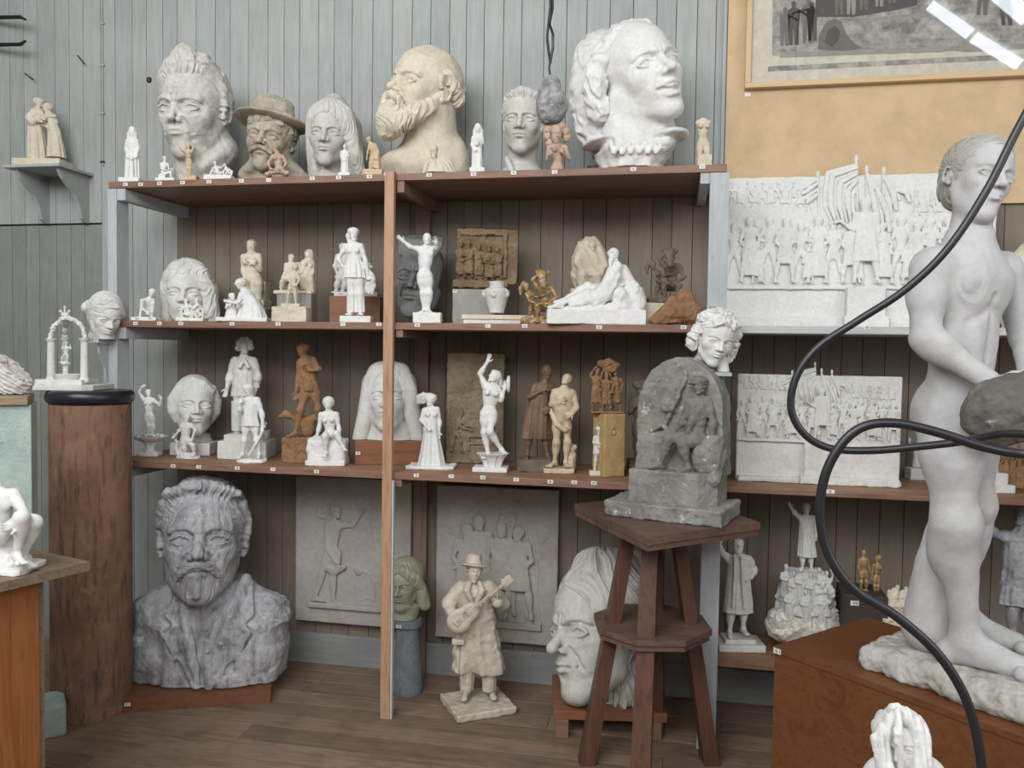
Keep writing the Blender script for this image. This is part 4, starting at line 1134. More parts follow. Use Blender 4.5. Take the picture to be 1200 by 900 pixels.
@piece
def long_hair_head():
    S = Piece('head_sculpture', on(392, H1, YF+.15), 'grey plaster head of a young woman with long parted loose hair', 'head', vox=.65, mat=M['hatman'])
    S.mat = M['old']
    P = S.P; F = S.part('head'); c = P(386, 159, 0); R = S.R(-12, 6, 0); H = 74
    head(F, c, H, R=R, neck=(.17, .25, .02), eyes='pupil', w=.92, jaw=.95, lips=1.15, brow=.8, chin=.98, ears=False)
    F.add(loft([(0, P(392, 205, 8)[0], 8, 24, 16), (10, P(390, 196, 8)[0], 8, 17, 14)]), 10)
    F.cut(half((0, 0, 1), .3))
    G = S.part('hair'); hairshell(G, c, H, R, w=.92, t=.06, front=.27, k=.05)
    for pts, rs in (([(384, 123, 2), (370, 135, -12), (366, 160, -8), (367, 185, -2), (371, 204, 2)], [6, 7, 7, 7, 7]), ([(388, 122, 2), (404, 134, -12), (412, 158, -8), (416, 182, -2), (420, 204, 4)], [6, 9, 9, 9, 8]),
                    ([(392, 124, 20), (408, 150, 22), (412, 180, 20), (414, 204, 16)], [14, 16, 14, 12]), ([(372, 140, 20), (370, 170, 20), (372, 204, 14)], [12, 12, 10])):
        G.add(chain([P(*p) for p in pts], rs), 7)
    G.cut(half((0, 0, 1), .3))
    G.push(c, R, H); G.disp(*strands(24, 3.5, .022, 'z', 8)); G.pop()
    S.done()

@piece
def bearded_bust():
    S = Piece('portrait_bust', on(498, H1, YF+.21), 'cream bust of a bald man with a full beard gazing up to the side', 'bust', vox=.9, mat=M['cream'])
    P = S.P; F = S.part('bust'); c = P(497, 106, 0); R = S.R(-52, 14, 0); H = 104
    head(F, c, H, R=R, age=.5, brow=1.3, nose=1.0, neck=(.21, .0, .05), w=.95, chin=.95)
    F.add(chain([P(508, 125, 10), P(510, 160, 14), P(508, 190, 16)], [25, 27, 32]), 14)
    F.add(ell(P(497, 197, 14), (52, 32, 26)), 16)
    F.add(chain([P(505, 150, 4), P(480, 190, -10)], [10, 7]), 10)
    F.add(chain([P(455, 190, 8), P(470, 184, -4), P(490, 190, -12)], [8, 8, 8]), 8)
    F.add(ell(P(537, 190, 14), (12, 16, 26)), 12)
    F.cut(half((0, 0, 1), .3)); F.lumps(.7, 12, 2)
    G = S.part('beard'); G.push(c, R, H)
    G.add(chain([(-.05, -.33, -.28), (0, -.38, -.42), (-.02, -.36, -.58)], [.13, .14, .10]), .05)
    for s in (-1, 1):
        G.add(chain([(s*.27, .0, -.08), (s*.26, -.08, -.22), (s*.17, -.22, -.36), (s*.06, -.33, -.5)], [.045, .09, .115, .12]), .06)
        G.add(chain([(s*.01, -.43, -.185), (s*.09, -.40, -.21), (s*.15, -.34, -.30)], [.035, .045, .035]), .03)
    G.sub(ell((0, -.44, -.245), (.05, .03, .012)), .02)
    G.disp(*strands(26, 7, .035, 'z', 4, c=(0, -.12, 0))); G.disp(*curls(.1, .012, 2)); G.pop()
    B = S.part('hair'); B.push(c, R, H)
    for s in (-1, 1):
        B.add(chain([(s*.31, .05, .16), (s*.325, .14, .08), (s*.28, .26, -.02)], [.06, .075, .09]), .05)
        B.add(chain([(s*.318, -.03, .12), (s*.318, -.02, .02)], [.04, .03]), .04)
    B.add(ell((0, .27, .06), (.27, .22, .26)), .06); B.disp(*strands(24, 6, .035, 'z', 9)); B.disp(*curls(.1, .02, 5)); B.pop()
    S.done()

@piece
def young_man_head():
    S = Piece('head_sculpture', on(612, H1, YF+.15), 'pale head of a young man with short hair on a bare neck', 'head', vox=.65, mat=M['old'])
    P = S.P; F = S.part('head'); c = P(613, 143, 0); R = S.R(-8, 6, 0); H = 76
    head(F, c, H, R=R, neck=(.22, .3, .02), eyes='pupil', w=.88, jaw=1.0, brow=1.0)
    F.add(loft([(0, P(612, 204, 8)[0], 8, 31, 18), (12, P(612, 196, 8)[0], 8, 22, 16)]), 10); F.add(chain([P(594, 186, -4), P(600, 202, -14)], [3, 4]), 3)
    F.cut(half((0, 0, 1), .3))
    G = S.part('hair'); hairshell(G, c, H, R, w=.88, t=.025, front=.23, k=.04)
    G.push(c, R, H); G.add(chain([(-.2, -.2, .36), (0, -.27, .40), (.2, -.18, .36)], [.05, .075, .06]), .06); G.add(chain([(-.25, -.16, .3), (-.3, -.05, .15)], .04), .04)
    G.disp(*strands(22, 7, .02, 'y', 3)); G.disp(*curls(.1, .016, 8)); G.pop()
    S.done()

@piece
def singing_head():
    S = Piece('head_sculpture', on(742, H1, YF+.2), 'very large white head with open mouth and ruffled collar gazing upward', 'head', vox=1.05, mat=M['white'])
    P = S.P; F = S.part('head'); c = P(749, 89, 0); R = S.R(36, 10, -14); H = 128
    head(F, c, H, R=R, neck=(.22, .02, .02), mouth=.065, w=1.0, jaw=1.05, brow=1.2, nose=1.05, age=.35, lips=1.15, ears=False, cheek=1.1)
    F.push(c, R, H); F.add(chain([(-.055, -.372, -.247), (0, -.385, -.247), (.055, -.372, -.247)], [.014, .018, .014]), .004)
    F.disp(lambda x, y, z: .006*np.abs(np.sin(x*95))*((z > -.262) & (z < -.235) & (np.abs(x) < .06) & (y < -.3)), .008); F.pop()
    F.add(chain([P(735, 130, 8), P(738, 160, 10), P(738, 180, 8)], [30, 34, 34]), 12)
    F.cut(half((0, 0, 1), .3)); F.lumps(.7, 14, 5)
    K = S.part('ruffled_collar')
    K.add(loft([(0, P(740, 195, 0)[0], 2, 34, 32), (12, P(740, 184, 0)[0], 2, 36, 33), (26, P(742, 170, 0)[0], 2, 44, 36)], fold=.04, nf=7, seed=2), 0)
    K.add(ell(P(701, 168, -4), (19, 30, 5.5), rotm(0, 0, -12)), 5); K.add(ell(P(784, 160, -6), (22, 32, 7), rotm(0, 0, -4)), 6); K.add(ell(P(776, 172, -6), (14, 26, 9)), 7); K.add(ell(P(712, 176, -6), (9, 24, 9)), 6)
    for i in range(6): x = 716+i*10; K.add(chain([P(x, 168+2*(i % 2), -30), P(x+3, 178, -34), P(x+7, 172, -33)], 3), 2)
    K.sub(ell(P(738, 158, 6), (38, 30, 20)), 5)
    K.cut(half((0, 0, 1), 7.5)); K.lumps(.8, 9, 4)
    G = S.part('hair')
    for pts, rs in (([(757, 32, 4), (735, 36, -14), (712, 54, -18), (700, 80, -16), (697, 106, -10), (702, 130, -4)], [9, 11, 12, 13, 14, 14]), 
                    ([(735, 52, 36), (704, 70, 34), (694, 110, 32), (696, 150, 28), (706, 172, 24)], [26, 32, 30, 22, 16])):
        G.add(chain([P(*p) for p in pts], rs), 10)
    G.push(c, R, H); G.disp(*curls(.11, .04, 3)); G.pop()
    G.push(c, R, H); G.pop()
    W = S.part('support_block', M['darkbox'])
    W.add(rbox((P(699, 190, 14)[0], 24, 8), (11, 16, 8), .6)); W.add(rbox((P(778, 188, 14)[0], 24, 8.5), (17, 16, 8.5), .6)); W.add(rbox((P(740, 192, 0)[0], 6, 4), (30, 26, 4), 1))
    S.done()
# ------------------------------------------------------------------ small figures along the front of the top shelf
@piece
def t_robed_mother():
    S = Piece('statuette', on(155, H1, YF+.05), 'white statuette of a veiled woman with a child, leftmost on the top shelf', vox=.45, mat=M['white'])
    P = S.P; F = S.part('figure')
    body(F, P, 58, hd=(155, 156, 0, -5, 0, 0), nk=(155, 162, 0), pe=(155, 181, 0), sL=(150, 165, 0), sR=(160, 165, 0), aL=((147.5, 173, 0), (150, 181, -3), (152, 184, -4)), aR=((162.5, 173, 0), (160, 181, -3), (158, 184, -4)), hh=.14)
    robe(F, P, [(155, 210, 0, 8.5, 6), (155, 195, 0, 8, 5.5), (155, 182, 0, 7.4, 5), (155, 171, 0, 6.4, 4), (155, 164, 0, 5.5, 3)], .07, 8, 1)
    tube(F, P, [(155, 151.5, 1), (151.5, 157, 2), (151, 166, 3)], [3, 2.6, 2]); tube(F, P, [(155, 151.5, 1), (158.5, 157, 2), (159, 166, 3)], [3, 2.6, 2])
    blob(F, P, 154, 186, -6, (2.4, 2.4, 3), 1); robe(F, P, [(154, 209, -6, 3.6, 2.6), (154, 196, -6, 3, 2.4), (154, 189, -6, 2.6, 2)], .06, 5, 3, 1)
    plinth(S, 143, 167, 209.5, 20, rough=.3); S.done()

def seated_small(name, x, y, h, label, mat, flip=1, vox=.45, cat='statuette', Y=YF+.05, z=H1, base=True, seed=0, arm=None):
    """a small seated figure, knees to the side"""
    S = Piece('statuette', on(x, z, Y), label, cat, vox=vox, mat=mat); P = S.P; F = S.part('figure'); f = flip; u = h/30.0
    q = lambda a, b, d=0: (x+f*a*u, y-b*u, d*u)
    body(F, P, 42*u, hd=(*q(-2, 26), f*30, -10, 0), nk=q(-2.5, 21.5), pe=q(-4, 8.5), sL=q(-2.5-4*f, 19.5, -1), sR=q(-2.5+4*f, 19.5, 1),
         aL=(q(-2.5-4.5*f+1, 13.5, -2), q(3, 11, -4), q(5, 10.5, -4)), aR=(q(-2.5+4.5*f+1, 13.5, 0), q(5, 13, 2), q(7, 12.5, 2)),
         lL=(q(-4, 7, -2), q(5, 9.5, -4), q(6, 1.5, -3)), lR=(q(-4, 7, 2), q(4, 8.5, 3), q(8, 1.5, 3)), shoes=True, toes=((f, -.2), (f, -.2)), fem=False)
    G = F; G.add(rbox(P(*q(-4, 3.4)), (4.2*u, 4.5*u, 3.4*u), 1.5*u), 1.5*u)
    F.lumps(.25*u, 3*u, seed)
    if base: plinth(S, x-11*u, x+12*u, y-1.8*u, 13*u, rough=.3)
    if arm: arm(S, q)
    S.done(); return S

@piece
def t_seated_reader():
    seated_small('a', 195, 211, 29, 'white statuette of a seated figure bent over its knees, under the frowning head', M['white'], 1, seed=2)

@piece
def t_nude_raised():
    S = Piece('statuette', on(221, H1, YF+.05), 'tan statuette of a slim nude with raised arms before the frowning head', vox=.4, mat=M['orange'])
    P = S.P; F = S.part('figure')
    body(F, P, 42, hd=(221, 171, 0, -20, 20, -8), nk=(221, 175.5, 0), pe=(221, 187.5, 0), sL=(218, 178, 0), sR=(224.5, 178, 0), aL=((212.5, 175.5, -1), (207.5, 168, -1), (205.5, 165, -1)), aR=((227, 173, 2), (223, 169, 3), (221, 168, 3)),
         lL=((219.3, 189, 0), (220, 197.5, -1), (220.5, 205, 0)), lR=((222.7, 189, 0), (223, 197.5, -.5), (223, 205, 1)), fem=True, breast=.022)
    plinth(S, 213, 232, 206.5, 12, rough=.2); S.done()

@piece
def t_reclining_pair():
    S = Piece('statuette', on(257, H1, YF+.05), 'tiny white group of two reclining figures between the frowning head and the hatted head', vox=.4, mat=M['white'])
    P = S.P; F = S.part('figure')
    body(F, P, 30, hd=(252, 191, 0, 20, 0, 10), nk=(252.5, 194, 0), pe=(256, 203, 0), sL=(250, 196.5, -2), sR=(255, 195.5, 2), aL=((247.5, 201, -2), (246, 206, -3), (245, 208, -3)), aR=((259, 196.5, 0), (262, 194, 0), (263.5, 193, 0)), lL=((256, 203, -2), (249, 200, -4), (244, 207, -4)), lR=((257, 204, 2), (262, 201, -3), (262, 207, -3)), shoes=True)
    F2 = S.part('figure'); body(F2, P, 30, hd=(263.5, 194, 2, 40, -20, 10), nk=(265, 196, 2), pe=(269, 204, 2), sL=(264, 198, 0), sR=(267.5, 197.5, 4), aL=((261, 202, 0), (258, 204, -2), (257, 205, -2)), aR=((271, 200, 3), (271.5, 206, 1), (271, 208, 0)), lL=((268, 204, 0), (266, 202, -4), (263, 207, -4)), lR=((269, 205, 3), (272, 201, 0), (271, 207, -2)), shoes=True)
    plinth(S, 241, 273, 206, 14, rough=.5); S.done()

@piece
def t_pink_seated():
    S = Piece('statuette', on(325, H1, YF+.05), 'pink clay statuette of a kneeling figure with bent head before the hatted man', vox=.45, mat=M['pink'])
    P = S.P; F = S.part('figure')
    body(F, P, 64, hd=(322, 172.5, -1, -30, -10, -8), nk=(325, 180, 0), pe=(327, 200, 0), sL=(319.5, 183.5, -1), sR=(331.5, 184, 2), aL=((314.5, 191, -3), (316, 197, -7), (319, 199, -8)), aR=((336, 192, 1), (331, 197, -6), (327, 198, -7)), fem=True,
         lL=((323, 201, 0), (313, 204, -10), (318, 208, 4)), lR=((331, 201, 0), (336, 203, -9), (334, 208, 5)), shoes=True, hh=.15)
    F.cut(half((0, 0, 1), .2)); F.lumps(.5, 4, 3); S.done()

@piece
def t_white_narrow():
    S = Piece('statuette', on(404, H1, YF+.04), 'narrow white statuette of a draped woman before the long haired head', vox=.4, mat=M['white'])
    P = S.P; F = S.part('figure')
    body(F, P, 38, hd=(404, 172, 0, -5, 5, 0), nk=(404, 176, 0), pe=(404, 187, 0), sL=(401, 178, 0), sR=(407, 178, 0), aL=((399.8, 183, 0), (402, 186, -2.5), (404, 187, -3)), aR=((408.5, 183, 0), (406, 183, -2.5), (404, 182, -3)), hh=.15)
    robe(F, P, [(404, 204, 0, 4.6, 4), (404, 190, 0, 4.2, 3.4), (404, 178, 0, 3.6, 2.5)], .06, 7, 2); plinth(S, 397.5, 411, 203, 11); S.done()

@piece
def t_stooping():
    S = Piece('statuette', on(437, H1, YF+.04), 'glossy tan statuette of a stooping draped figure above the middle post', vox=.45, mat=M['orange'])
    P = S.P; F = S.part('figure')
    body(F, P, 46, hd=(432, 164, -1, -50, -25, -8), nk=(435, 168, 0), pe=(439, 181, 0), sL=(433, 171, -2), sR=(439.5, 170, 2), aL=((431, 178, -4), (430, 184, -4), (430, 187, -4)), aR=((443, 178, 0), (442, 184, -3), (440, 186, -4)), lL=((437, 183, -1), (434, 191, -3), (434, 199, -1)), lR=((441, 183, 1), (442, 191, -1), (443, 199, 1)), hh=.15)
    robe(F, P, [(440, 198, 1, 6.5, 5), (440, 188, 1, 6, 4.5), (439, 176, 1, 4.6, 3.4), (437, 169, 1, 3.8, 3)], .11, 6, 4)
    plinth(S, 426, 449, 199.5, 15, rough=.4); S.done()

@piece
def t_bearded_half():
    S = Piece('statuette', on(512, H1, YF+.05), 'cream half figure of a bearded man before the bald bearded bust', vox=.45, mat=M['cream'])
    P = S.P; F = S.part('figure'); head(F, P(508.5, 177, -1), 15, R=S.R(-15, 0, -5), age=.5, neck=(.2, .1, 0), brow=1.4)
    tube(F, P, [(508, 184, -6), (509, 189, -6)], [3, 1.5], 2)
    robe(F, P, [(513, 203, 0, 18, 9), (512, 196, 0, 14, 8), (511, 190, 0, 9, 6), (510, 186, 0, 5, 4)], .07, 7, 2)
    tube(F, P, [(515, 185, -4), (524, 192, -5), (530, 202, -5)], [2, 2.4, 2]); tube(F, P, [(505, 186, -4), (499, 194, -6), (497, 202, -6)], [2, 2, 2]); tube(F, P, [(519, 184, 1), (528, 191, 1), (533, 202, 1)], 1.8)
    F.cut(half((0, 0, 1), .2)); F.lumps(.4, 4, 2); S.done()

@piece
def t_white_draped():
    S = Piece('statuette', on(559, H1, YF+.05), 'white statuette of a hooded woman holding a jug beside the bearded bust', vox=.42, mat=M['white'])
    P = S.P; F = S.part('figure')
    body(F, P, 52, hd=(560, 152.5, 0, -10, 0, 0), nk=(560, 157.5, 0), pe=(559, 173, 0), sL=(555, 161, 0), sR=(564.5, 161, 0), aL=((552.8, 169, -1), (555, 175, -4), (557, 176, -5)), aR=((566, 168, 0), (562, 165, -4), (560, 164, -5)), lL=((557, 176, 0), (557, 185, -1), (556, 196, 0)), lR=((561, 176, 0), (562, 185, -1), (562, 196, 0)), hh=.15)
    robe(F, P, [(559, 198, 0, 6.6, 5), (559, 186, 0, 6, 4.6), (559, 172, 0, 5.4, 4), (559.5, 160, 0, 5, 3)], .07, 7, 5); blob(F, P, 559, 168, -6, (2.4, 2.4, 3.4), 1)
    tube(F, P, [(560, 148, 1), (564, 153, 2), (564, 161, 3)], [3, 2.6, 2]); tube(F, P, [(560, 148, 1), (556.4, 153, 2), (556, 161, 3)], [3, 2.4, 2]); plinth(S, 550.5, 568, 197.5, 14); S.done()

@piece
def t_pink_girl():
    S = Piece('statuette', on(653, H1, YF+.05), 'pink clay half figure of a curly haired girl with a hand on her chin', vox=.5, mat=M['pink'])
    P = S.P; F = S.part('figure'); head(F, P(652, 157, 0), 21, R=S.R(10, 0, 5), neck=(.2, .1, .02), ears=False, w=.95)
    body(F, P, 92, nk=(653, 167, 1), pe=(653, 198, 1), sL=(644, 173, 0), sR=(662, 173, 2), aL=((641, 187, -2), (644, 181, -10), (646, 175, -11)), aR=((667, 186, 0), (659, 178, -9), (655, 168, -8)), fem=True, breast=.03)
    F.cut(half((0, 0, 1), .2))
    G = S.part('hair'); 
    for i, (x, y) in enumerate(((642, 153), (645, 147.5), (652, 146), (659, 148.5), (663, 155), (664, 162), (642, 161), (644, 168))): blob(G, P, x, y, 2, (4.6, 6, 4.6), 2)
    blob(G, P, 653, 153, 5, (10, 7, 8), 3); G.lumps(.9, 3, 4)
    S.done()

@piece
def t_torso():
    S = Piece('statuette', on(824, H1, YF+.05), 'cream female torso without head or arms, rightmost on the top shelf', vox=.45, mat=M['bone'])
    P = S.P; F = S.part('torso')
    body(F, P, 96, nk=(824, 141, 0), pe=(823.5, 166, 0), sL=(818, 144, 0), sR=(830, 144, 0), lL=((820, 169, 0), (820, 190, -2), (820, 222, 0)), lR=((828, 169, 0), (829, 190, -2), (829, 222, 0)), fem=True, breast=.026, fat=.72, legf=.72)
    F.sub(half((0, 0, 1), -1)) if False else None
    zt = P(824, 139, 0)[2]; F.cut(half((0, 0, -1), -zt)); zb = P(824, 183, 0)[2]; F.cut(half((0, 0, 1), zb))
    plinth(S, 816.5, 833, 182, 14, rough=.5); S.done()

@piece
def hanging_lump():
    S = Piece('plaster_lump', at(646, 118, Y=2.5), 'grey pear shaped plaster lump hanging on the looped wire', 'lump', vox=.55, mat=M['lumpgrey'])
    P = S.P; F = S.part('lump'); F.add(ell(P(646, 124, 0), (19, 17, 22))); F.add(ell(P(644.5, 104, 0), (12.5, 12, 16)), 8); F.lumps(1.5, 12, 3); F.lumps(.5, 4, 5); S.done()

@piece
def corbel_couple():
    S = Piece('statuette', fl(56, 189.5, cz), 'cream statuette of two embracing women in long dresses on the wall shelf', vox=.5, mat=M['cream']); S2 = S
    S.loc = np.array([at(56, 190, Y=YW-.12)[0], YW-.12, cz+.0005]); S.root.location = S.loc; S.s = depth(S.loc)/FPX
    P = S.P; F = S.part('figure')
    body(F, P, 76, hd=(46.5, 121, 0, 40, -20, 12), nk=(44, 127, 0), pe=(42, 150, 0), sL=(39, 131, -2), sR=(48, 131, 2), aL=((35, 137, -6), (45, 140, -10), (50, 143, -10)), aR=((52, 138, -6), (58, 136, -6), (61, 136, -5)), hh=.14)
    robe(F, P, [(44.5, 191, 0, 12, 9), (43, 170, 0, 10.5, 8), (42, 150, 0, 8.5, 7), (42, 141, 0, 8, 6), (43, 130, 0, 6, 4)], .06, 9, 3)
    tube(F, P, [(40, 132, -3), (35, 138, -5), (38, 143, -7), (46, 138, -9)], [4, 5, 4.5, 3]); blob(F, P, 44, 119, 2, (5, 5, 5), 2)
    G = S.part('figure')
    body(G, P, 70, hd=(54.5, 127, -3, -50, -10, -12), nk=(58, 133, -1), pe=(64, 153, 0), sL=(55, 136, -5), sR=(63, 136, 3), aL=((52, 140, -11), (45, 137, -10), (41, 135, -9)), aR=((66, 143, 0), (56, 146, -4), (51, 147, -5)), hh=.15, lL=((62, 155, 0), (62, 172, 0), (60, 188, -1)), lR=((67, 155, 0), (68, 172, 0), (68, 188, -1)), shoes=True)
    robe(G, P, [(66, 185, 0, 10, 9), (65, 170, 0, 8.5, 7.5), (63, 155, 0, 6.5, 6), (61, 145, 0, 6, 5), (59, 136, 0, 5.4, 4)], .07, 10, 6); blob(G, P, 58, 126, 1, (4.6, 5, 5), 2)
    plinth(S, 22, 78, 188.5, 30, rough=.3); S.done()
# ------------------------------------------------------------------ middle shelf, left bay
@piece
def m_crouching():
    S = Piece('statuette', on(173, H2, YF+.06), 'white statuette of a crouching child hugging its knees beside the wavy haired head', vox=.45, mat=M['white'])
    P = S.P; F = S.part('figure')
    body(F, P, 62, hd=(178, 343.5, 0, 10, -25, 15), nk=(176, 349, 1), pe=(172, 366, 4), sL=(170, 351.5, -2), sR=(179, 352, 3), aL=((165, 360, -5), (172, 366, -10), (176, 366, -11)), aR=((182, 361, -2), (177, 367, -9), (173, 368, -10)), lL=((169, 367, 2), (167, 352.5, -8), (164, 371, -7)), lR=((176, 367, 4), (179, 356, -8), (178, 371, -7)), hh=.155)
    plinth(S, 158.5, 187.5, 372, 24, rough=.3); S.done()

@piece
def m_wavy_head():
    S = Piece('head_sculpture', on(224, H2, YF+.2), 'white head of a young woman with parted wavy hair on the middle shelf', 'head', vox=.7, mat=M['white2'])
    P = S.P; F = S.part('head'); c = P(219, 344, 0); R = S.R(-8, 2, 0); H = 76
    head(F, c, H, R=R, w=.95, neck=(.18, .02, .02), ears=False, brow=.7, cheek=.9, lips=1.1)
    F.cut(half((0, 0, 1), .3))
    G = S.part('hair'); hairshell(G, c, H, R, w=.95, t=.045, front=.25, k=.05)
    for pts, rs in (([(216, 310, -6), (202, 320, -12), (197, 340, -8), (197, 360, -4), (196, 378, -2)], [5, 7, 7, 8, 8]), ([(219, 310, -6), (236, 320, -10), (243, 340, -6), (246, 360, -2), (247, 378, 0)], [5, 8, 9, 10, 10]), ([(224, 318, 20), (240, 340, 20), (246, 376, 14)], [14, 15, 12]), ([(210, 320, 18), (202, 376, 12)], [12, 12])):
        G.add(chain([P(*p) for p in pts], rs), 6)
    G.cut(half((0, 0, 1), .3)); G.push(c, R, H); G.disp(*strands(22, 5, .03, 'z', 11, wav=.6)); G.pop(); S.done()

@piece
def m_small_group():
    S = Piece('statuette', on(225, H2, YF+.05), 'small white group of two huddled figures in front of the wavy haired head', vox=.42, mat=M['white'])
    P = S.P; F = S.part('figure')
    body(F, P, 46, hd=(218, 353, 0, 20, -20, 20), nk=(219, 357, 0), pe=(220, 369, 1), sL=(214, 359, -2), sR=(222.5, 358, 2), aL=((212, 366, -4), (218, 369, -7), (221, 369, -7)), aR=((227, 362, -3), (231, 358, -4), (233, 357, -4)), lL=((218, 370, 0), (212, 366, -7), (214, 375, -6)), lR=((222, 370, 2), (226, 366, -6), (225, 375, -5)), shoes=True)
    G = S.part('figure')
    body(G, P, 44, hd=(230.5, 353, 1, -40, -20, -15), nk=(231, 357, 1), pe=(232, 369, 2), sL=(227, 359, -2), sR=(235, 359, 3), aL=((224, 364, -5), (223, 369, -7), (223, 371, -7)), aR=((238, 366, 0), (234, 370, -5), (231, 371, -6)), lL=((230, 370, 1), (229, 366, -6), (230, 375, -6)), lR=((235, 370, 3), (238, 367, -4), (237, 375, -4)), shoes=True)
    F.lumps(.4, 3, 1); G.lumps(.4, 3, 2); plinth(S, 209.5, 241, 372.5, 18, rough=.4); S.done()

@piece
def m_kneeling_mother():
    S = Piece('statuette', on(286, H2, YF+.06), 'white group of a kneeling mother embracing a small child on the middle shelf', vox=.5, mat=M['white'])
    P = S.P; F = S.part('figure')
    body(F, P, 88, hd=(281, 334, -2, -50, -25, -20), nk=(286, 340, 0), pe=(297, 362, 2), sL=(283, 345, -5), sR=(292, 343, 5), aL=((278, 355, -10), (270, 354, -11), (266, 353, -11)), aR=((288, 353, -4), (277, 356, -9), (271, 355, -10)), hh=.14)
    robe(F, P, [(294, 375, 2, 19, 13), (295, 366, 2, 15, 11), (294, 356, 2, 11, 9), (290, 346, 1, 8, 7)], .05, 9, 4, 4, twist=1.0)
    tube(F, P, [(300, 366, 4), (308, 372, 4)], [7, 3], 5); blob(F, P, 284, 331, 2, (5.5, 6, 5.5), 2)
    G = S.part('child')
    body(G, P, 54, hd=(272, 348, -6, 40, 15, 10), nk=(271, 353, -5), pe=(271, 365, -4), sL=(267, 355, -7), sR=(275, 355, -5), aL=((265, 361, -9), (268, 358, -13), (271, 356, -13)), aR=((278, 358, -9), (281, 353, -10), (283, 351, -9)), lL=((269, 367, -5), (267, 372, -6), (266, 373, -5)), lR=((273, 367, -4), (274, 372, -6), (275, 373, -5)), shoes=True, hh=.17)
    robe(G, P, [(270, 375, -5, 7, 6), (271, 366, -4, 6, 5), (271, 356, -5, 4.5, 4)], .06, 7, 2, 2)
    plinth(S, 258, 317, 372.5, 30, rough=.3); S.done()

@piece
def m_seated_woman():
    S = Piece('statuette', on(300, H2, YF+.3), 'pale clay statuette of a seated woman touching her shoulder, behind the kneeling mother', vox=.6, mat=M['cream'])
    P = S.P; F = S.part('figure')
    body(F, P, 118, hd=(294.5, 289, 0, -10, 0, 0), nk=(294.5, 297, 0), pe=(296, 330, 0), sL=(286, 302, 0), sR=(303, 301, 0), aL=((285, 316, -1), (287, 325, -8), (289, 330, -9)), aR=((305, 316, -2), (297, 309, -10), (292, 305, -10)), lL=((291, 332, 0), (287, 333, -18), (289, 352, -16)), lR=((301, 332, 0), (303, 333, -17), (304, 352, -14)), hh=.135, fem=True)
    robe(F, P, [(297, 357, -6, 13, 12), (296, 342, -6, 12, 13), (296, 330, -4, 11, 9), (296, 322, 0, 9, 6)], .06, 8, 5, 4)
    plinth(S, 281, 314, 352, 34, rough=.8); B = S.part('seat_block'); B.add(rbox(P(307, 343, 8), (7, 9, 12), 1)); B.lumps(.6, 5)
    plinth(S, 279, 317, 362, 38, name='stand', mat=M['greyblock']) ; S.done()

@piece
def m_group_on_block():
    S = Piece('statuette', on(349, H2, YF+.16), 'cream group of three seated figures on a tall fluted block', vox=.5, mat=M['cream'])
    P = S.P; F = S.part('figure')
    body(F, P, 72, hd=(341.5, 303, 0, 10, -10, 5), nk=(341, 308, 0), pe=(338, 325, 0), sL=(336, 312, -1), sR=(345, 311, 1), aL=((333, 322, -3), (330, 331, -4), (329, 335, -4)), aR=((349, 319, -2), (351, 325, -6), (352, 328, -6)), lL=((335, 327, 0), (331, 330, -9), (329, 342, -7)), lR=((341, 327, 0), (346, 330, -9), (346, 343, -7)), shoes=True, toes=((-.4, -.6), (0, -1)))
    G = S.part('figure')
    body(G, P, 76, hd=(361, 299, 2, -20, -10, -5), nk=(361, 304, 2), pe=(358, 323, 3), sL=(356, 308, 0), sR=(366, 308, 4), aL=((354, 316, -4), (350, 322, -6), (348, 325, -6)), aR=((367, 319, 1), (362, 326, -4), (359, 328, -5)), lL=((355, 325, 1), (351, 328, -8), (361, 341, -6)), lR=((361, 325, 3), (364, 329, -6), (366, 342, -4)), shoes=True, fem=True)
    robe(G, P, [(361, 340, 0, 8, 8), (360, 328, -1, 8, 8), (360, 314, 2, 5.5, 4.5)], .08, 7, 3, 3); blob(G, P, 363, 300, 4, (5, 5, 8), 3)
    K = S.part('seat_block'); K.add(rbox(P(351, 328, 9), (17, 6, 20), 1)); K.lumps(.8, 6); F.lumps(.3, 4); G.lumps(.3, 4)
    plinth(S, 324, 368, 341, 26, rough=.4, ybot=345); Q_ = plinth(S, 328, 367.5, 344.5, 24, name='fluted_block', mat=M['greyblock']); Q_.disp(lambda x, y, z: .8*np.maximum(0, np.sin(x*1.3+.4*np.sin(z*.1))), .9)
    S.done()
    T = Piece('statuette', on(342, H2, YF+.055), 'tan statuette of a tall thin pair standing on a rough square block', vox=.45, mat=M['bone']); P = T.P; F = T.part('figure')
    body(F, P, 56, hd=(346, 314, 0, -20, -20, 10), nk=(345, 318.5, 0), pe=(343, 332, 0), sL=(341, 321.5, -1), sR=(348.5, 321, 1), aL=((338.5, 328, -3), (342, 333, -5), (344, 334, -5)), aR=((350.5, 328, -1), (348, 333, -5), (346, 334, -5)), lL=((341, 334, 0), (338, 345, -1), (336.5, 355.5, 1)), lR=((345, 334, 0), (346, 345, -2), (347, 356, 0)))
    blob(F, P, 346, 313, 1, (4, 4.5, 4), 1.5); plinth(T, 322, 362, 360, 26, rough=.8, name='rough_block', mat=M['bone']); U = plinth(T, 331, 353, 356, 14, name='base'); T.done()

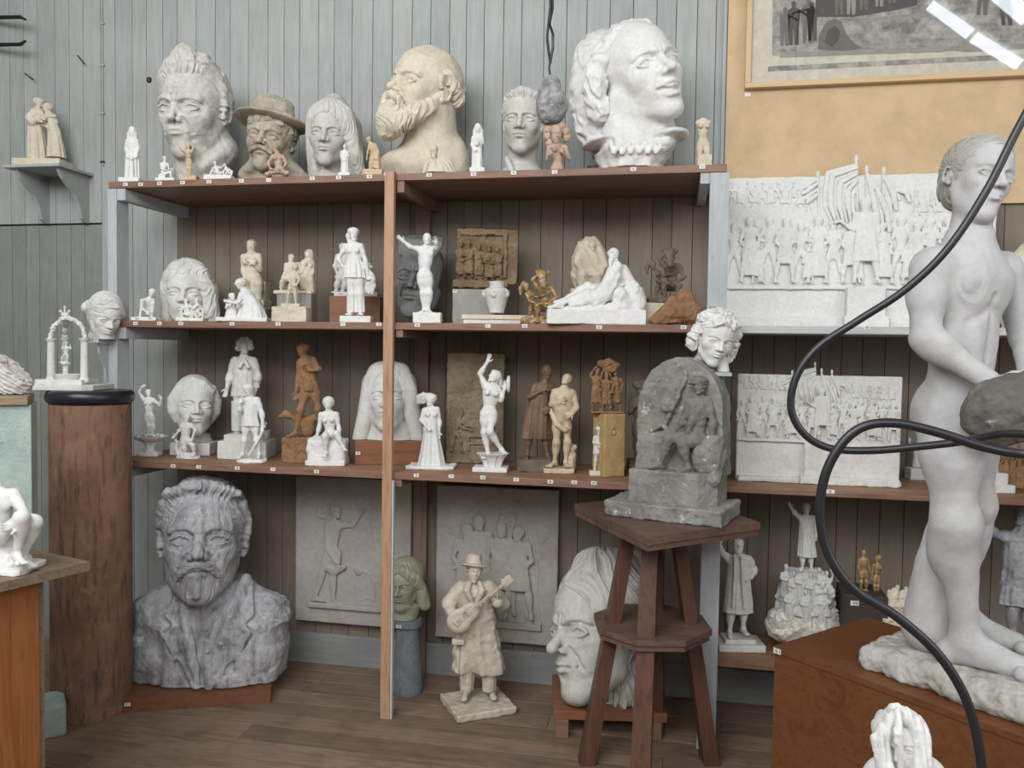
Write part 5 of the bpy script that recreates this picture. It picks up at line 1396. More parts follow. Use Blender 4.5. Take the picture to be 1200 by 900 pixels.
@piece
def m_tunic_woman():
    S = Piece('statuette', on(417, H2, YF+.06), 'white statuette of a woman in a belted tunic, trailing cloth from her hand', vox=.5, mat=M['white'])
    P = S.P; F = S.part('figure')
    body(F, P, 106, hd=(414.5, 275, 0, 5, 0, 0), nk=(414.5, 284, 0), pe=(416, 318, 0), sL=(405.5, 289, 0), sR=(423, 289, 0), aL=((396.5, 303, 2), (401, 312, 3), (404, 313, 3)), aR=((428, 304, -1), (431, 319, -3), (432, 327, -3)), lL=((411.5, 322, 0), (412, 345, -2), (412, 366, 1)), lR=((420.5, 322, 0), (422, 345, -2), (423, 366, 1)), hh=.14, fem=True, breast=.024)
    blob(F, P, 414, 271, 1, (7, 7, 4.5), 2); tube(F, P, [(408, 276, 2), (410, 284, 4)], 3)
    robe(F, P, [(416, 326, 0, 12.5, 9), (416, 314, 0, 11, 8), (415, 303, 0, 8, 6.4), (414.5, 292, 0, 9, 6.6)], .07, 12, 3, 2)
    robe(F, P, [(412, 366, 0, 5.4, 5), (412, 345, 0, 5, 5), (412, 325, 0, 5, 5)], .09, 5, 8, 2); robe(F, P, [(423, 366, 0, 5.2, 5), (422, 345, 0, 5, 5), (420, 325, 0, 5, 5)], .09, 5, 2, 2)
    C = S.part('cloth')
    for i in range(4): tube(C, P, [(430-i*1.2, 314+2*i, -1+i), (435+i*.6, 322+2*i, 0), (438-i*3, 335, 2+i), (436-i*4, 345-i, 3)], [1.5, 3, 3, 1.2], 2.5)
    plinth(S, 400, 436, 370.5, 20, rough=.25); S.done()

@piece
def m_box_figures():
    b = on(416, H2, YF+.2)
    S = Piece('display_box', b, 'red-brown wooden box behind the woman in the belted tunic', 'box', vox=.7, mat=M['plinthwood']); P = S.P
    zt = P(416, 347, 0)[2]; x0, x1 = P(386, 347, 0)[0], P(445, 347, 0)[0]; S.root.rotation_euler = (0, 0, YAW); s = S.s
    MB().box((x0*s, -.0*s, 0), (x1*s, 36*s, zt*s), bev=.002).build('box_body', M['plinthwood'], S.root)
    bt = b[2]+zt*s
    T = Piece('statuette', b+np.array([0, .06, zt*s+.0005]), 'white statuette of a windswept figure standing on the red-brown box', vox=.5, mat=M['white2']); P = T.P; F = T.part('figure')
    body(F, P, 86, hd=(402, 291, 0, 20, 0, 0), nk=(402, 297, 0), pe=(402, 321, 0), sL=(396, 301, 0), sR=(409, 301, 0), aL=((392, 311, 0), (395, 320, 0), (397, 324, 0)), aR=((419, 306, -1), (430, 310, 0), (436, 313, 0)), lL=((399, 324, 0), (395, 333, -1), (394, 341, 0)), lR=((406, 324, 0), (404, 334, -1), (401, 342, 0)))
    robe(F, P, [(427, 343, 2, 12, 6), (424, 325, 2, 12, 5), (420, 310, 2, 8, 3)], .12, 7, 2, 3)
    plinth(T, 393, 444, 342.5, 18, rough=.3); T.done()

# ------------------------------------------------------------------ middle shelf, right bay
@piece
def m_youth():
    S = Piece('statuette', on(498, H2, YF+.06), 'bright white statuette of a nude youth with both arms spread', vox=.5, mat=M['white'])
    P = S.P; F = S.part('figure')
    body(F, P, 106, hd=(500.5, 280, -1, 8, 5, 0), nk=(500, 289, 0), pe=(497, 320, 0), sL=(491, 292, 0), sR=(508, 292, 0), aL=((481, 289.5, -4), (473, 283, -6), (469, 279.5, -7)), aR=((511, 291, -9), (511, 285, -16), (510.5, 280, -19)), lL=((493.5, 324, 0), (496, 344, -1), (497, 364, 1)), lR=((502, 324, 0), (503, 344, -2), (501.5, 363, 2)), muscle=1, hands=(.1, .3), toes=((-.3, -.9), (.3, -.9)), hair=False)
    plinth(S, 485, 517.5, 366.5, 24, rough=.35); S.done()

@piece
def m_mask():
    S = Piece('portrait_mask', on(494, H2, YF+.22), 'slate grey face mask of a stern man behind the youth with spread arms', 'mask', vox=.75, mat=M['mask'])
    P = S.P; F = S.part('mask'); c = P(492, 328, 10); R = S.R(-14, 4, 4); H = 96
    head(F, c, H, R=R, w=.78, age=1.0, brow=1.3, ears=False, eyes='lid', chin=.98, jaw=1.1)
    F.push(c, R, H)
    for i in range(6): F.add(chain([(-.20+i*.08, -.27, .27), (-.22+i*.09, -.14, .42), (-.16+i*.07, .05, .5)], [.03, .055, .05]), .05)
    F.pop()
    z = P(494, 374, 0); F.cut(half((0, 0, 1), .3)); F.cut(half((0, -1, 0), -(P(494, 330, 26)[1]))); F.lumps(.8, 12, 3); S.done()

@piece
def m_brown_relief():
    b = on(566, H2, YF+.2)
    S = Piece('display_block', b, 'grey painted block under the brown clay relief', 'block'); P = S.P; s = S.s
    zt = P(566, 339, 0)[2]; x0, x1 = P(530.5, 339, 0)[0], P(580, 339, 0)[0]
    MB().box((x0*s, 0, 0), (x1*s, 40*s, zt*s), bev=.002).build('block_body', M['greyblock'], S.root)
    T = Piece('clay_relief', b+np.array([0, .03, zt*s+.0005]), 'brown clay relief slab of a group of embracing figures on a grey block', 'relief', vox=.6, mat=M['relief']); P = T.P
    F = T.part('slab'); F.add(rbox(P(571, 301, 6), (36, 3.5, 32), 1.5, rotm(0, 0, 1))); F.add(rbox(P(563, 333.5, -3), (32, 7, 4.5), 2)); F.add(rbox(P(568, 274, 3), (28, 3, 2.4), .8), 1)
    F.sub(ball(P(612, 338, 4), 9), 2); F.sub(rbox(P(575, 277.5, 1), (5, 4, 2.6)), .5); F.add(rbox(P(592, 300, 2), (2, 3, 26), 1), 2)
    F.lumps(1.0, 6, 2)
    for i, (x, y, hgt, l) in enumerate(((540, 327, 44, 1), (549, 326, 43, -1), (561, 328, 42, 1), (573, 330, 42, 0), (583, 328, 38, -1))):
        G = T.part('figure'); D = 2-(i % 2)*2
        body(G, P, hgt*1.1, hd=(x, y-hgt+3, D-2, 30*l, -10, 10*l), nk=(x, y-hgt+8, D), pe=(x+l, y-hgt*.48, D), sL=(x-5, y-hgt+11, D), sR=(x+5, y-hgt+11, D), aL=((x-6+2*l, y-hgt*.6, D-3), (x+5*l, y-hgt*.62, D-6), (x+8*l, y-hgt*.63, D-6)), aR=((x+6+2*l, y-hgt*.58, D-3), (x+6*l, y-hgt*.5, D-6), (x+8*l, y-hgt*.5, D-6)), lL=((x-2.5, y-hgt*.46, D), (x-4, y-hgt*.22, D-2), (x-3, y-3, D)), lR=((x+2.5, y-hgt*.46, D), (x+4, y-hgt*.24, D-2), (x+4, y-3, D)), shoes=True, hh=.16)
        robe(G, P, [(x, y-hgt*.12, D, 5, 3.5), (x, y-hgt*.4, D, 5, 4), (x, y-hgt*.7, D, 5, 3.5)], .1, 6, i, 2); G.lumps(.6, 3, i)
    T.done()
    tagplate(S.root, 87, (P(535, 341, 0)[0]*s, -.0005, zt*s-.01), (1, 0), .018, .012)

@piece
def m_slab_vase():
    b = on(580, H2, YF+.05); S = Piece('plaster_slab', b, 'pair of thin white plaster slabs lying flat under the urn', 'slab'); P = S.P; s = S.s
    z1 = P(580, 369, 0)[2]
    MB().box((P(543, 372, 0)[0]*s, -.5*s, 0), (P(618, 372, 0)[0]*s, 46*s, z1*.46*s), bev=.002).build('lower_slab', M['white2'], S.root)
    MB().box((P(541, 369, 0)[0]*s, -2*s, z1*.48*s), (P(620, 369, 0)[0]*s, 44*s, z1*s), bev=.003).build('upper_slab', M['cream'], S.root)
    V = Piece('plaster_urn', b+np.array([0, .065, z1*s+.0005]), 'white plaster urn with small masks on its shoulder', 'urn', vox=.45, mat=M['white2']); P = V.P
    F = V.part('urn_body'); x = 582
    secs = [(367, 8.5), (362, 9.6), (354, 12), (346, 14.4), (341, 15), (338.5, 12.5), (336.5, 8.2), (331.5, 8.6), (330, 9)]
    F.add(loft([(max(P(x, y, 0)[2], .0), P(x, y, 0)[0], 0, r, r) for y, r in secs])); F.sub(cap(P(x, 333, 0), P(x, 326, 0), 6.4), .5)
    for dx, dd in ((-3.5, -14), (12, -7), (-14, -2)): blob(F, P, x+dx, 344, dd, (3.3, 2.2, 4.6), 1.5); F.add(ball(P(x+dx, 341, dd-1.5), 1.3), 1); F.sub(ball(P(x+dx-1.3, 343, dd-2.6), .8), .5); F.sub(ball(P(x+dx+1.3, 343, dd-2.6), .8), .5)
    V.done()

def satyr(name, x0, y0, k, mat, label, z=H2, Y=YF+.06, loc=None, goat=True):
    """a hunched bearded satyr with one arm over his head and a small companion leaning in from the left"""
    S = Piece('statuette', on(x0, z, Y) if loc is None else loc, label, vox=.5, mat=mat); P = S.P
    q = lambda a, b, d=0: (x0+a*k, y0-b*k, d*k)
    F = S.part('figure')
    body(F, P, 82*k, hd=(*q(4, 58, -3), -15, -20, -10), nk=q(6, 51, 0), pe=q(7, 20, 4), sL=q(-3, 45, -2), sR=q(15, 45, 2), aL=(q(-8, 54, -4), q(-2, 62, -6), q(3, 64, -6)), aR=(q(22, 32, -4), q(10, 24, -14), q(4, 24, -15)), lL=(q(2, 18, 2), q(-3, 21, -16), q(-2, 3, -13)), lR=(q(13, 18, 2), q(15, 21, -14), q(14, 3, -12)), fat=1.35, armf=1.3, legf=1.15, hh=.235, hk=dict(age=0), muscle=1, hair=False)
    tube(F, P, [q(4, 53, -10), q(5, 46, -11), q(5, 41, -9)], [5*k, 4*k, 2*k], 3)
    for i in range(7): blob(F, P, *q(-3+2.4*i, 64+1.5*math.sin(i), 0), (2.6*k, 4*k, 2.6*k), 1.5)
    G = S.part('figure')
    body(G, P, 62*k, hd=(*q(-17, 46, -2), 50, 5, 10), nk=q(-14, 40, 0), pe=q(-8, 22, 2), sL=q(-16, 36, -4), sR=q(-9, 37, 3), aL=(q(-13, 28, -8), q(-3, 24, -12), q(2, 24, -13)), aR=(q(-5, 32, 0), q(2, 34, -6), q(5, 35, -6)), lL=(q(-11, 19, 0), q(-11, 16, -12), q(-13, 4, -9)), lR=(q(-5, 19, 3), q(-4, 12, -8), q(-6, 3, -6)), hh=.17, fem=True)
    tube(G, P, [q(-20, 50, 0), q(-24, 44, 1), q(-24, 36, 1)], [2.6*k, 3*k, 1.6*k], 2)
    F.lumps(.8*k, 4, 2); G.lumps(.5*k, 3, 4)
    B = S.part('base'); zz = P(*q(0, 0))[2]; B.add(rbox((0, 0, 3.0*k), (24*k, 15*k, 3.0*k), 1.5)); 
    for i in range(8): B.add(ball(P(*q(-20+6*i, 5+(i % 3), -12)), 3*k), 2)
    B.cut(half((0, 0, 1), .2)); B.lumps(.9*k, 3, 6); S.done(); return S

@piece
def m_golden_satyr(): satyr('a', 632, 378, .92, M['gold'], 'glossy golden brown satyr and companion next to the urn slabs')

@piece
def m_huddled():
    b = on(690, H2, YF+.3); S = Piece('display_block', b, 'small pale block under the cream huddled figure', 'block', vox=.6); P = S.P; s = S.s; zt = P(690, 338, 0)[2]
    MB().box((P(669, 338, 0)[0]*s, 0, 0), (P(712, 338, 0)[0]*s, 30*s, zt*s), bev=.002).build('block_body', M['bone'], S.root)
    T = Piece('statuette', b+np.array([.0, .04, zt*s+.0005]), 'rounded cream carving of two huddled figures behind the reclining man', vox=.55, mat=M['bone']); P = T.P; F = T.part('figure')
    F.add(loft([(P(691, y, 0)[2] if y < 337 else 0, P(x, y, 0)[0], 0, rx, ry) for x, y, rx, ry in ((690, 337, 17, 12), (690, 326, 21, 15), (691, 310, 22, 16), (691, 295, 19, 14), (691, 284, 13.5, 11), (692, 277.5, 6, 5))]), 3)
    head(F, P(694, 289, -10), 15, R=S.R(15, -20, -5), ears=False); blob(F, P, 683, 300, -10, (7, 7, 9), 4); tube(F, P, [(680, 294, -9), (675, 308, -12), (684, 318, -15), (695, 318, -16)], [3.6, 3.6, 3, 2.4], 2.5); tube(F, P, [(704, 296, -9), (709, 312, -11), (702, 322, -15), (692, 322, -16)], [3.6, 3.6, 3, 2.4], 2.5)
    tube(F, P, [(683, 336, -12), (682, 322, -14)], [5, 6], 4); tube(F, P, [(700, 336, -12), (701, 322, -14)], [5, 6], 4)
    F.disp(lambda x, y, z: .5*np.sin(x*.5+z*.25+2*noise(x/9, y/9, z/9)), .6); F.cut(half((0, 0, 1), .2)); T.done()

@piece
def m_reclining():
    S = Piece('statuette', on(699, H2, YF+.07), 'large white group of a bearded man in a long coat reclining against a rock', 'sculpture', vox=.6, mat=M['white'])
    P = S.P; F = S.part('figure')
    body(F, P, 122, hd=(718.5, 300, -2, -40, -15, -12), nk=(722, 310, 0), pe=(721, 345, 2), sL=(716, 317, -5), sR=(731, 315, 6), aL=((708, 333, -10), (703, 345, -12), (700, 350, -12)), aR=((738, 329, 4), (730, 334, -8), (724, 334, -11)), lL=((716, 346, -2), (689, 343, -10), (655, 357, -8)), lR=((719, 349, 4), (688, 335, 2), (660, 352, 2)), shoes=True, toes=((-1, -.1), (-1, .1)), hh=.135, fat=1.15)
    tube(F, P, [(716, 305, -7), (715, 311, -8)], [3.4, 2], 2)
    tube(F, P, [(724, 312, -4), (712, 330, -10), (700, 346, -12)], [5, 6, 5], 4); tube(F, P, [(731, 318, 3), (737, 330, 3), (731, 345, 0)], [6, 7, 8], 4)
    tube(F, P, [(719, 325, -8), (710, 345, -12), (697, 357, -13)], [5, 6, 4], 4); tube(F, P, [(712, 345, -6), (690, 349, -10), (670, 358, -11)], [8, 7, 4], 4); tube(F, P, [(715, 340, 4), (690, 342, 2), (672, 354, 4)], [9, 8, 5], 4)
    for i in range(6): tube(F, P, [(726-i*4, 322+i*3, -11), (716-i*5, 342+i*2, -15), (706-i*6, 357, -14)], [1.6, 2.2, 1.4], 2)
    F.disp(lambda x, y, z: .5*np.sin(.3*x+.25*z+2*noise(x/14, y/14, z/14)), .6, box=(np.array([-60, -40, 5]), np.array([60, 40, 50])))
    K = S.part('rock'); K.add(ell(P(738, 350, 4), (17, 16, 24))); K.add(ell(P(748, 358, 4), (9, 14, 18)), 6); K.add(ell(P(700, 364, -2), (46, 17, 9)), 6); K.add(ell(P(726, 352, -12), (9, 6, 16)), 5); K.lumps(1.4, 9, 3); K.lumps(.4, 4, 2); K.cut(half((0, 0, 1), 8))
    plinth(S, 640.5, 754.5, 363.5, 40, rough=.5); S.done()

@piece
def m_dark_satyr():
    b = on(787, H2, YF+.14); S = Piece('display_block', b, 'pale pink block under the dark satyr group', 'block', vox=.6); P = S.P; s = S.s; zt = P(787, 355, 0)[2]
    MB().box((P(756, 355, 0)[0]*s, 0, 0), (P(815, 355, 0)[0]*s, 34*s, zt*s), bev=.002).build('block_body', M['bone'], S.root)
    tagplate(S.root, 64, (P(760, 361, 0)[0]*s, -.0005, zt*s-.025), (1, 0), .018, .012)
    satyr('b', 781, 354.5, .95, M['umber'], 'dark umber satyr and companion on a pale pink block', loc=b+np.array([-.02, .06, zt*s+.0005]))

@piece
def m_dune():
    S = Piece('clay_lump', on(795, H2, YF+.055), 'brown wax lump like a low hill on the right of the middle shelf', 'lump', vox=.5, mat=M['terra']); S.mat = M['orange_brown'] if 'orange_brown' in M else M['terra']
    P = S.P; F = S.part('lump'); 
    for x, y, r in ((770, 376, (10, 8, 6)), (780, 371, (14, 9, 10)), (793, 362, (16, 10, 17)), (802, 357, (12, 9, 18)), (812, 366, (11, 9, 14))): blob(F, P, x, y, 0, r, 6)
    F.cut(half((0, 0, 1), .2)); F.lumps(1.6, 7, 3); S.done()
# ------------------------------------------------------------------ lower shelf, seen slightly from above
def F3(px, py): return fl(px, py, H3+.0005)

@piece
def l_dancer_basin():
    S = Piece('statuette', F3(176, 534), 'white statuette of a dancer with raised arms standing in a shell basin', vox=.45, mat=M['white'])
    P = S.P; F = S.part('figure')
    body(F, P, 66, hd=(174, 460.5, 0, 20, 15, 5), nk=(174.5, 466, 0), pe=(175, 486, 0), sL=(169, 468.5, 0), sR=(180, 468.5, 0), aL=((163, 460, 0), (166, 453, -2), (170, 451.5, -2)), aR=((187, 475, -1), (189, 467, -4), (187, 464, -5)), lL=((172, 488, 0), (174, 499, -2), (174, 509, 0)), lR=((178, 488, 0), (179, 499, 0), (178.5, 508, 1)), fem=True)
    B = S.part('basin'); x = 176
    B.add(loft([(P(x, y, 0)[2], P(x, y, 0)[0], 0, r, r*.9) for y, r in ((530, 8), (527, 4), (522, 5.5), (518, 9), (514, 17), (511, 20.5))], fold=.05, nf=6, seed=1, sharp=.2)); B.sub(ell(P(x, 509.5, 0), (16, 14, 4)), 2)
    for i in range(7): B.add(ball(P(x-14+4.6*i, 510.5-(i % 2), -6+8*(i % 2)), 2.1), 1.5)
    plinth(S, 165.5, 187.5, 529, 16); S.done()

@piece
def l_bob_head():
    S = Piece('head_sculpture', F3(229, 529), 'white head of a girl with a smooth short bob on a thin neck', 'head', vox=.65, mat=M['white2'])
    S.loc = on(229, H3+.0005, YF+.27); S.root.location = S.loc; S.s = depth(S.loc)/FPX
    P = S.P; F = S.part('head'); c = P(228, 476, 0); R = S.R(6, 2, 2); H = 70
    head(F, c, H, R=R, w=.92, neck=(.155, .08, .04), ears=False, brow=.6, cheek=.9, lips=1.15, nose=.9)
    F.add(loft([(P(232, 519, 6)[2], P(230, 519, 6)[0], 6, 19, 15), (P(232, 508, 6)[2], P(232, 508, 6)[0], 6, 13, 12)]), 6)
    G = S.part('hair'); hairshell(G, c, H, R, w=.92, t=.04, front=.24, k=.05); G.push(c, R, H)
    for s in (-1, 1): G.add(chain([(s*.27, -.12, .28), (s*.345, -.04, .1), (s*.335, .0, -.08), (s*.27, .04, -.24)], [.07, .085, .085, .05]), .06)
    G.add(chain([(-.05, -.2, .43), (.12, -.26, .36), (.24, -.2, .25)], [.05, .05, .05]), .04); G.disp(*strands(18, 3, .01, 'z', 5)); G.pop()
    plinth(S, 205, 251, 517.5, 30, rough=.3); S.done()

@piece
def l_faun():
    S = Piece('statuette', F3(221, 537), 'small white statuette of a wiry figure on an oval base before the bobbed head', vox=.42, mat=M['white2'])
    P = S.P; F = S.part('figure')
    body(F, P, 72, hd=(219, 490, 0, 25, -10, 15), nk=(218.5, 496, 0), pe=(217, 514, 0), sL=(214, 498, 0), sR=(224, 498, 0), aL=((210, 504, -2), (206.5, 509, -3), (204.5, 511, -3)), aR=((229, 504, -1), (226, 511, -3), (225, 514, -3)), lL=((215, 516, 0), (216, 525, -3), (217, 533, -1)), lR=((220, 516, 0), (226, 522, -2), (228, 532, 0)), muscle=1)
    tube(F, P, [(209, 533, 0), (206, 524, 1), (208, 518, 1), (204, 514, 0)], [2, 1.6, 1.6, 1]); tube(F, P, [(213, 534, 1), (212, 526, 1), (216, 520, 2)], [2.5, 2, 1.5]); blob(F, P, 219, 533, 0, (9, 5, 3), 2)
    plinth(S, 206.5, 235, 534, 16, oval=True); S.done()

@piece
def l_coat_man():
    S = Piece('statuette', F3(290, 529), 'tall pale statuette of a long haired man in a loose shirt and bow', vox=.6, mat=M['white2']); S.loc = on(290, H3+.0005, YF+.24); S.root.location = S.loc; S.s = depth(S.loc)/FPX
    S.mat = M['cream'] if False else M['white2']
    P = S.P; F = S.part('figure')
    body(F, P, 122, hd=(286, 407, 0, 20, 5, 0), nk=(286, 417, 0), pe=(285, 452, 0), sL=(275, 423, 0), sR=(297, 423, 0), aL=((269, 440, 0), (266, 455, -3), (264, 463, -4)), aR=((303, 440, 0), (302, 453, 4), (297, 455, 6)), lL=((280, 456, 0), (279, 485, -2), (278, 508, 0)), lR=((291, 456, 0), (293, 485, -2), (293, 508, 0)), shoes=True, hh=.14, armf=1.2)
    robe(F, P, [(285, 464, 0, 14, 9), (285, 452, 0, 12, 8), (285.5, 438, 0, 12, 8.5), (286, 424, 0, 12, 8)], .05, 9, 3, 3)
    robe(F, P, [(278, 505, 0, 6, 6), (279, 470, 0, 7.5, 7)], .05, 5, 1, 2); robe(F, P, [(293, 505, 0, 6, 6), (291, 470, 0, 7.5, 7)], .05, 5, 2, 2)
    for a in ((281, 430), (291, 430)): tube(F, P, [(286, 421, -9), (a[0], a[1], -11)], [2, 2.4], 1)
    for a in ((-6, 402), (-2, 398), (3, 397.5), (7, 401), (8, 407), (-7, 408)): blob(F, P, 286+a[0], a[1], 2, (3.6, 4, 3.6), 2)
    K = S.part('stool'); K.add(rbox(P(306, 509, 3), (9, 9, 5), 1)); K.add(cap(P(303, 500, 3), P(310, 497, 5), 3.5), 2); K.lumps(.8, 5)
    plinth(S, 268, 313, 508, 34, name='upper_base'); plinth(S, 262, 318, 515, 42, rough=.3); S.done()

@piece
def l_looking_down():
    S = Piece('statuette', F3(295, 541), 'white statuette of a man in jacket and breeches looking down, hand at mouth', vox=.5, mat=M['white'])
    P = S.P; F = S.part('figure')
    body(F, P, 98, hd=(291, 458, -2, -25, -30, -5), nk=(293, 466, 0), pe=(293, 494, 0), sL=(284.5, 470, -3), sR=(301.5, 469, 2), aL=((281, 481, -8), (281, 472, -12), (284, 466, -12)), aR=((307, 484, 0), (308, 497, -2), (307, 504, -3)), lL=((289, 497, 0), (286, 516, -2), (284, 533, 0)), lR=((298, 497, 0), (301, 516, -1), (304, 533, 1)), shoes=True, armf=1.2, hh=.14)
    robe(F, P, [(294, 499, 0, 11, 8), (293, 488, 0, 9.5, 7), (293, 472, 0, 9.5, 7)], .04, 7, 2, 2)
    blob(F, P, 291, 454, 1, (7, 7.5, 5), 2); tube(F, P, [(308, 505, -4), (300, 520, -6), (292, 533, -4)], 1.5, 1)
    plinth(S, 278, 313.5, 537, 24, oval=True, rough=.4); S.done()

@piece
def l_brown_man():
    S = Piece('statuette', F3(354, 534), 'brown patinated statuette of a man with crossed arms stepping over a lizard', vox=.55, mat=M['terra']); S.loc = on(354, H3+.0005, YF+.2); S.root.location = S.loc; S.s = depth(S.loc)/FPX
    P = S.P; F = S.part('figure')
    body(F, P, 118, hd=(354, 411, 0, -40, -25, 0), nk=(357, 420, 0), pe=(364, 451, 0), sL=(352, 425, -4), sR=(367, 422, 4), aL=((350, 441, -2), (347, 459, -4), (346, 466, -4)), aR=((374, 432, -2), (364, 434, -10), (358, 430, -12)), lL=((359, 456, 0), (352, 481, -5), (346, 508, -2)), lR=((369, 456, 0), (373, 480, -2), (377, 502, 4)), muscle=1, shoes=True, toes=((-.6, -.8), (.2, -1)))
    robe(F, P, [(364, 458, 0, 11, 8), (362, 445, 0, 10, 8), (359, 430, 0, 9, 7)], .06, 8, 3, 2); blob(F, P, 356, 407, 2, (7, 8, 6), 2)
    tube(F, P, [(329, 488, -2), (335, 485, -3), (344, 489, 0), (356, 494, 3), (368, 490, 4)], [2.6, 4.5, 4, 7, 5], 3); blob(F, P, 361, 502, 5, (9, 8, 12), 4); F.lumps(.4, 4, 3)
    plinth(S, 334, 378, 512, 30, rough=1.2, mat=M['terra']); S.done()

@piece
def l_seated_nude():
    S = Piece('statuette', F3(385, 544), 'white statuette of a nude girl sitting on a rock, chin on chest', vox=.5, mat=M['white'])
    P = S.P; F = S.part('figure')
    body(F, P, 96, hd=(384.5, 474, -2, 0, -25, 3), nk=(385.5, 483, 0), pe=(387, 508, 3), sL=(376.5, 486, 0), sR=(394, 486, 0), aL=((374, 500, 1), (371, 513, 2), (370, 519, 1)), aR=((397, 500, 0), (398, 512, -4), (399, 518, -5)), lL=((382, 511, 0), (381, 511, -17), (382, 531, -12)), lR=((392, 511, 0), (394, 508, -15), (402, 524, -14)), fem=True, toes=((0, -1), (.5, -1)))
    blob(F, P, 385, 471, 2, (7, 7.5, 7), 2)
    K = S.part('rock'); K.add(rbox(P(384, 528, 3), (22, 13, 14), 3)); K.add(ell(P(372, 522, 4), (10, 12, 12)), 5); K.add(ell(P(397, 528, -2), (9, 10, 14)), 5); K.lumps(1.3, 9, 2); K.cut(half((0, 0, 1), .2))
    plinth(S, 361.5, 407, 538, 32, rough=.3); S.done()

@piece
def l_veil_bust():
    b = on(456, H3+.0005, YF+.2); S = Piece('display_box', b, 'long red-brown box under the veiled woman bust behind the middle post', 'box'); P = S.P; s = S.s; zt = P(456, 517, 0)[2]
    MB().box((P(416, 520, 0)[0]*s, 0, 0), (P(494, 520, 0)[0]*s, 38*s, zt*s), bev=.002).build('box_body', M['plinthwood'], S.root)
    tagplate(S.root, 72, (P(419.5, 531, 0)[0]*s, -.0005, P(419.5, 531, 0)[2]*s), (1, 0), .02, .013)
    T = Piece('portrait_bust', b+np.array([0, .06, zt*s+.0005]), 'smooth white bust of a woman with very long straight hair, behind the middle post', 'bust', vox=.75, mat=M['white2']); P = T.P
    F = T.part('head'); c = P(455, 466, 0); R = T.R(-4, 2, 0); H = 80
    head(F, c, H, R=R, w=.84, ears=False, brow=.5, neck=(.2, .1, .02), cheek=.8, nose=.9)
    F.add(loft([(P(456, 517, 0)[2], P(456, 517, 0)[0], 0, 30, 15), (P(456, 495, 0)[2], P(456, 495, 0)[0], 0, 24, 14)]), 6); F.cut(half((0, 0, 1), .2))
    G = T.part('hair'); hairshell(G, c, H, R, w=.86, t=.055, front=.34, k=.05)
    for s_ in (-1, 1): tube(G, P, [(456+s_*14, 436, -4), (456+s_*24, 458, -8), (456+s_*27, 486, -6), (456+s_*34, 515, -4)], [10, 9, 10, 9], 8); tube(G, P, [(456+s_*18, 450, 14), (456+s_*28, 515, 10)], [14, 12], 8)
    G.cut(half((0, 0, 1), .2)); G.push(c, R, H); G.disp(*strands(12, 1, .008, 'z', 3)); G.pop(); T.done()

@piece
def l_wind_woman():
    S = Piece('statuette', F3(506, 548), 'white statuette of a woman in a long dress, her hair blown sideways', vox=.5, mat=M['white'])
    P = S.P; F = S.part('figure')
    body(F, P, 92, hd=(504, 469, 0, -30, -5, 0), nk=(505, 477, 0), pe=(504, 503, 0), sL=(497.5, 481, -2), sR=(512, 480, 1), aL=((493.5, 492, -4), (499, 499, -9), (502, 502, -10)), aR=((515.5, 494, 0), (514.5, 506, 0), (514, 511, 0)), fem=True, hh=.15)
    robe(F, P, [(506, 546, 0, 15.5, 11), (506, 530, 0, 12.5, 9.5), (505.5, 512, 0, 9.5, 8), (505, 500, 0, 8, 6.5), (505, 484, 0, 8.5, 6)], .07, 8, 5, 2)
    G = S.part('hair'); blob(G, P, 506, 467, 1, (6, 6.5, 6), 2)
    for i in range(4): tube(G, P, [(503, 463.5+i*1.2, -1+i), (496, 463+i*2.4, -2+i), (489, 464.5+i*2.6, -1+i)], [3, 3.2, 1.6], 2)
    G.lumps(.5, 3, 2); K = plinth(S, 479, 534, 544.5, 34, yaw=-4, rough=.9); S.done()

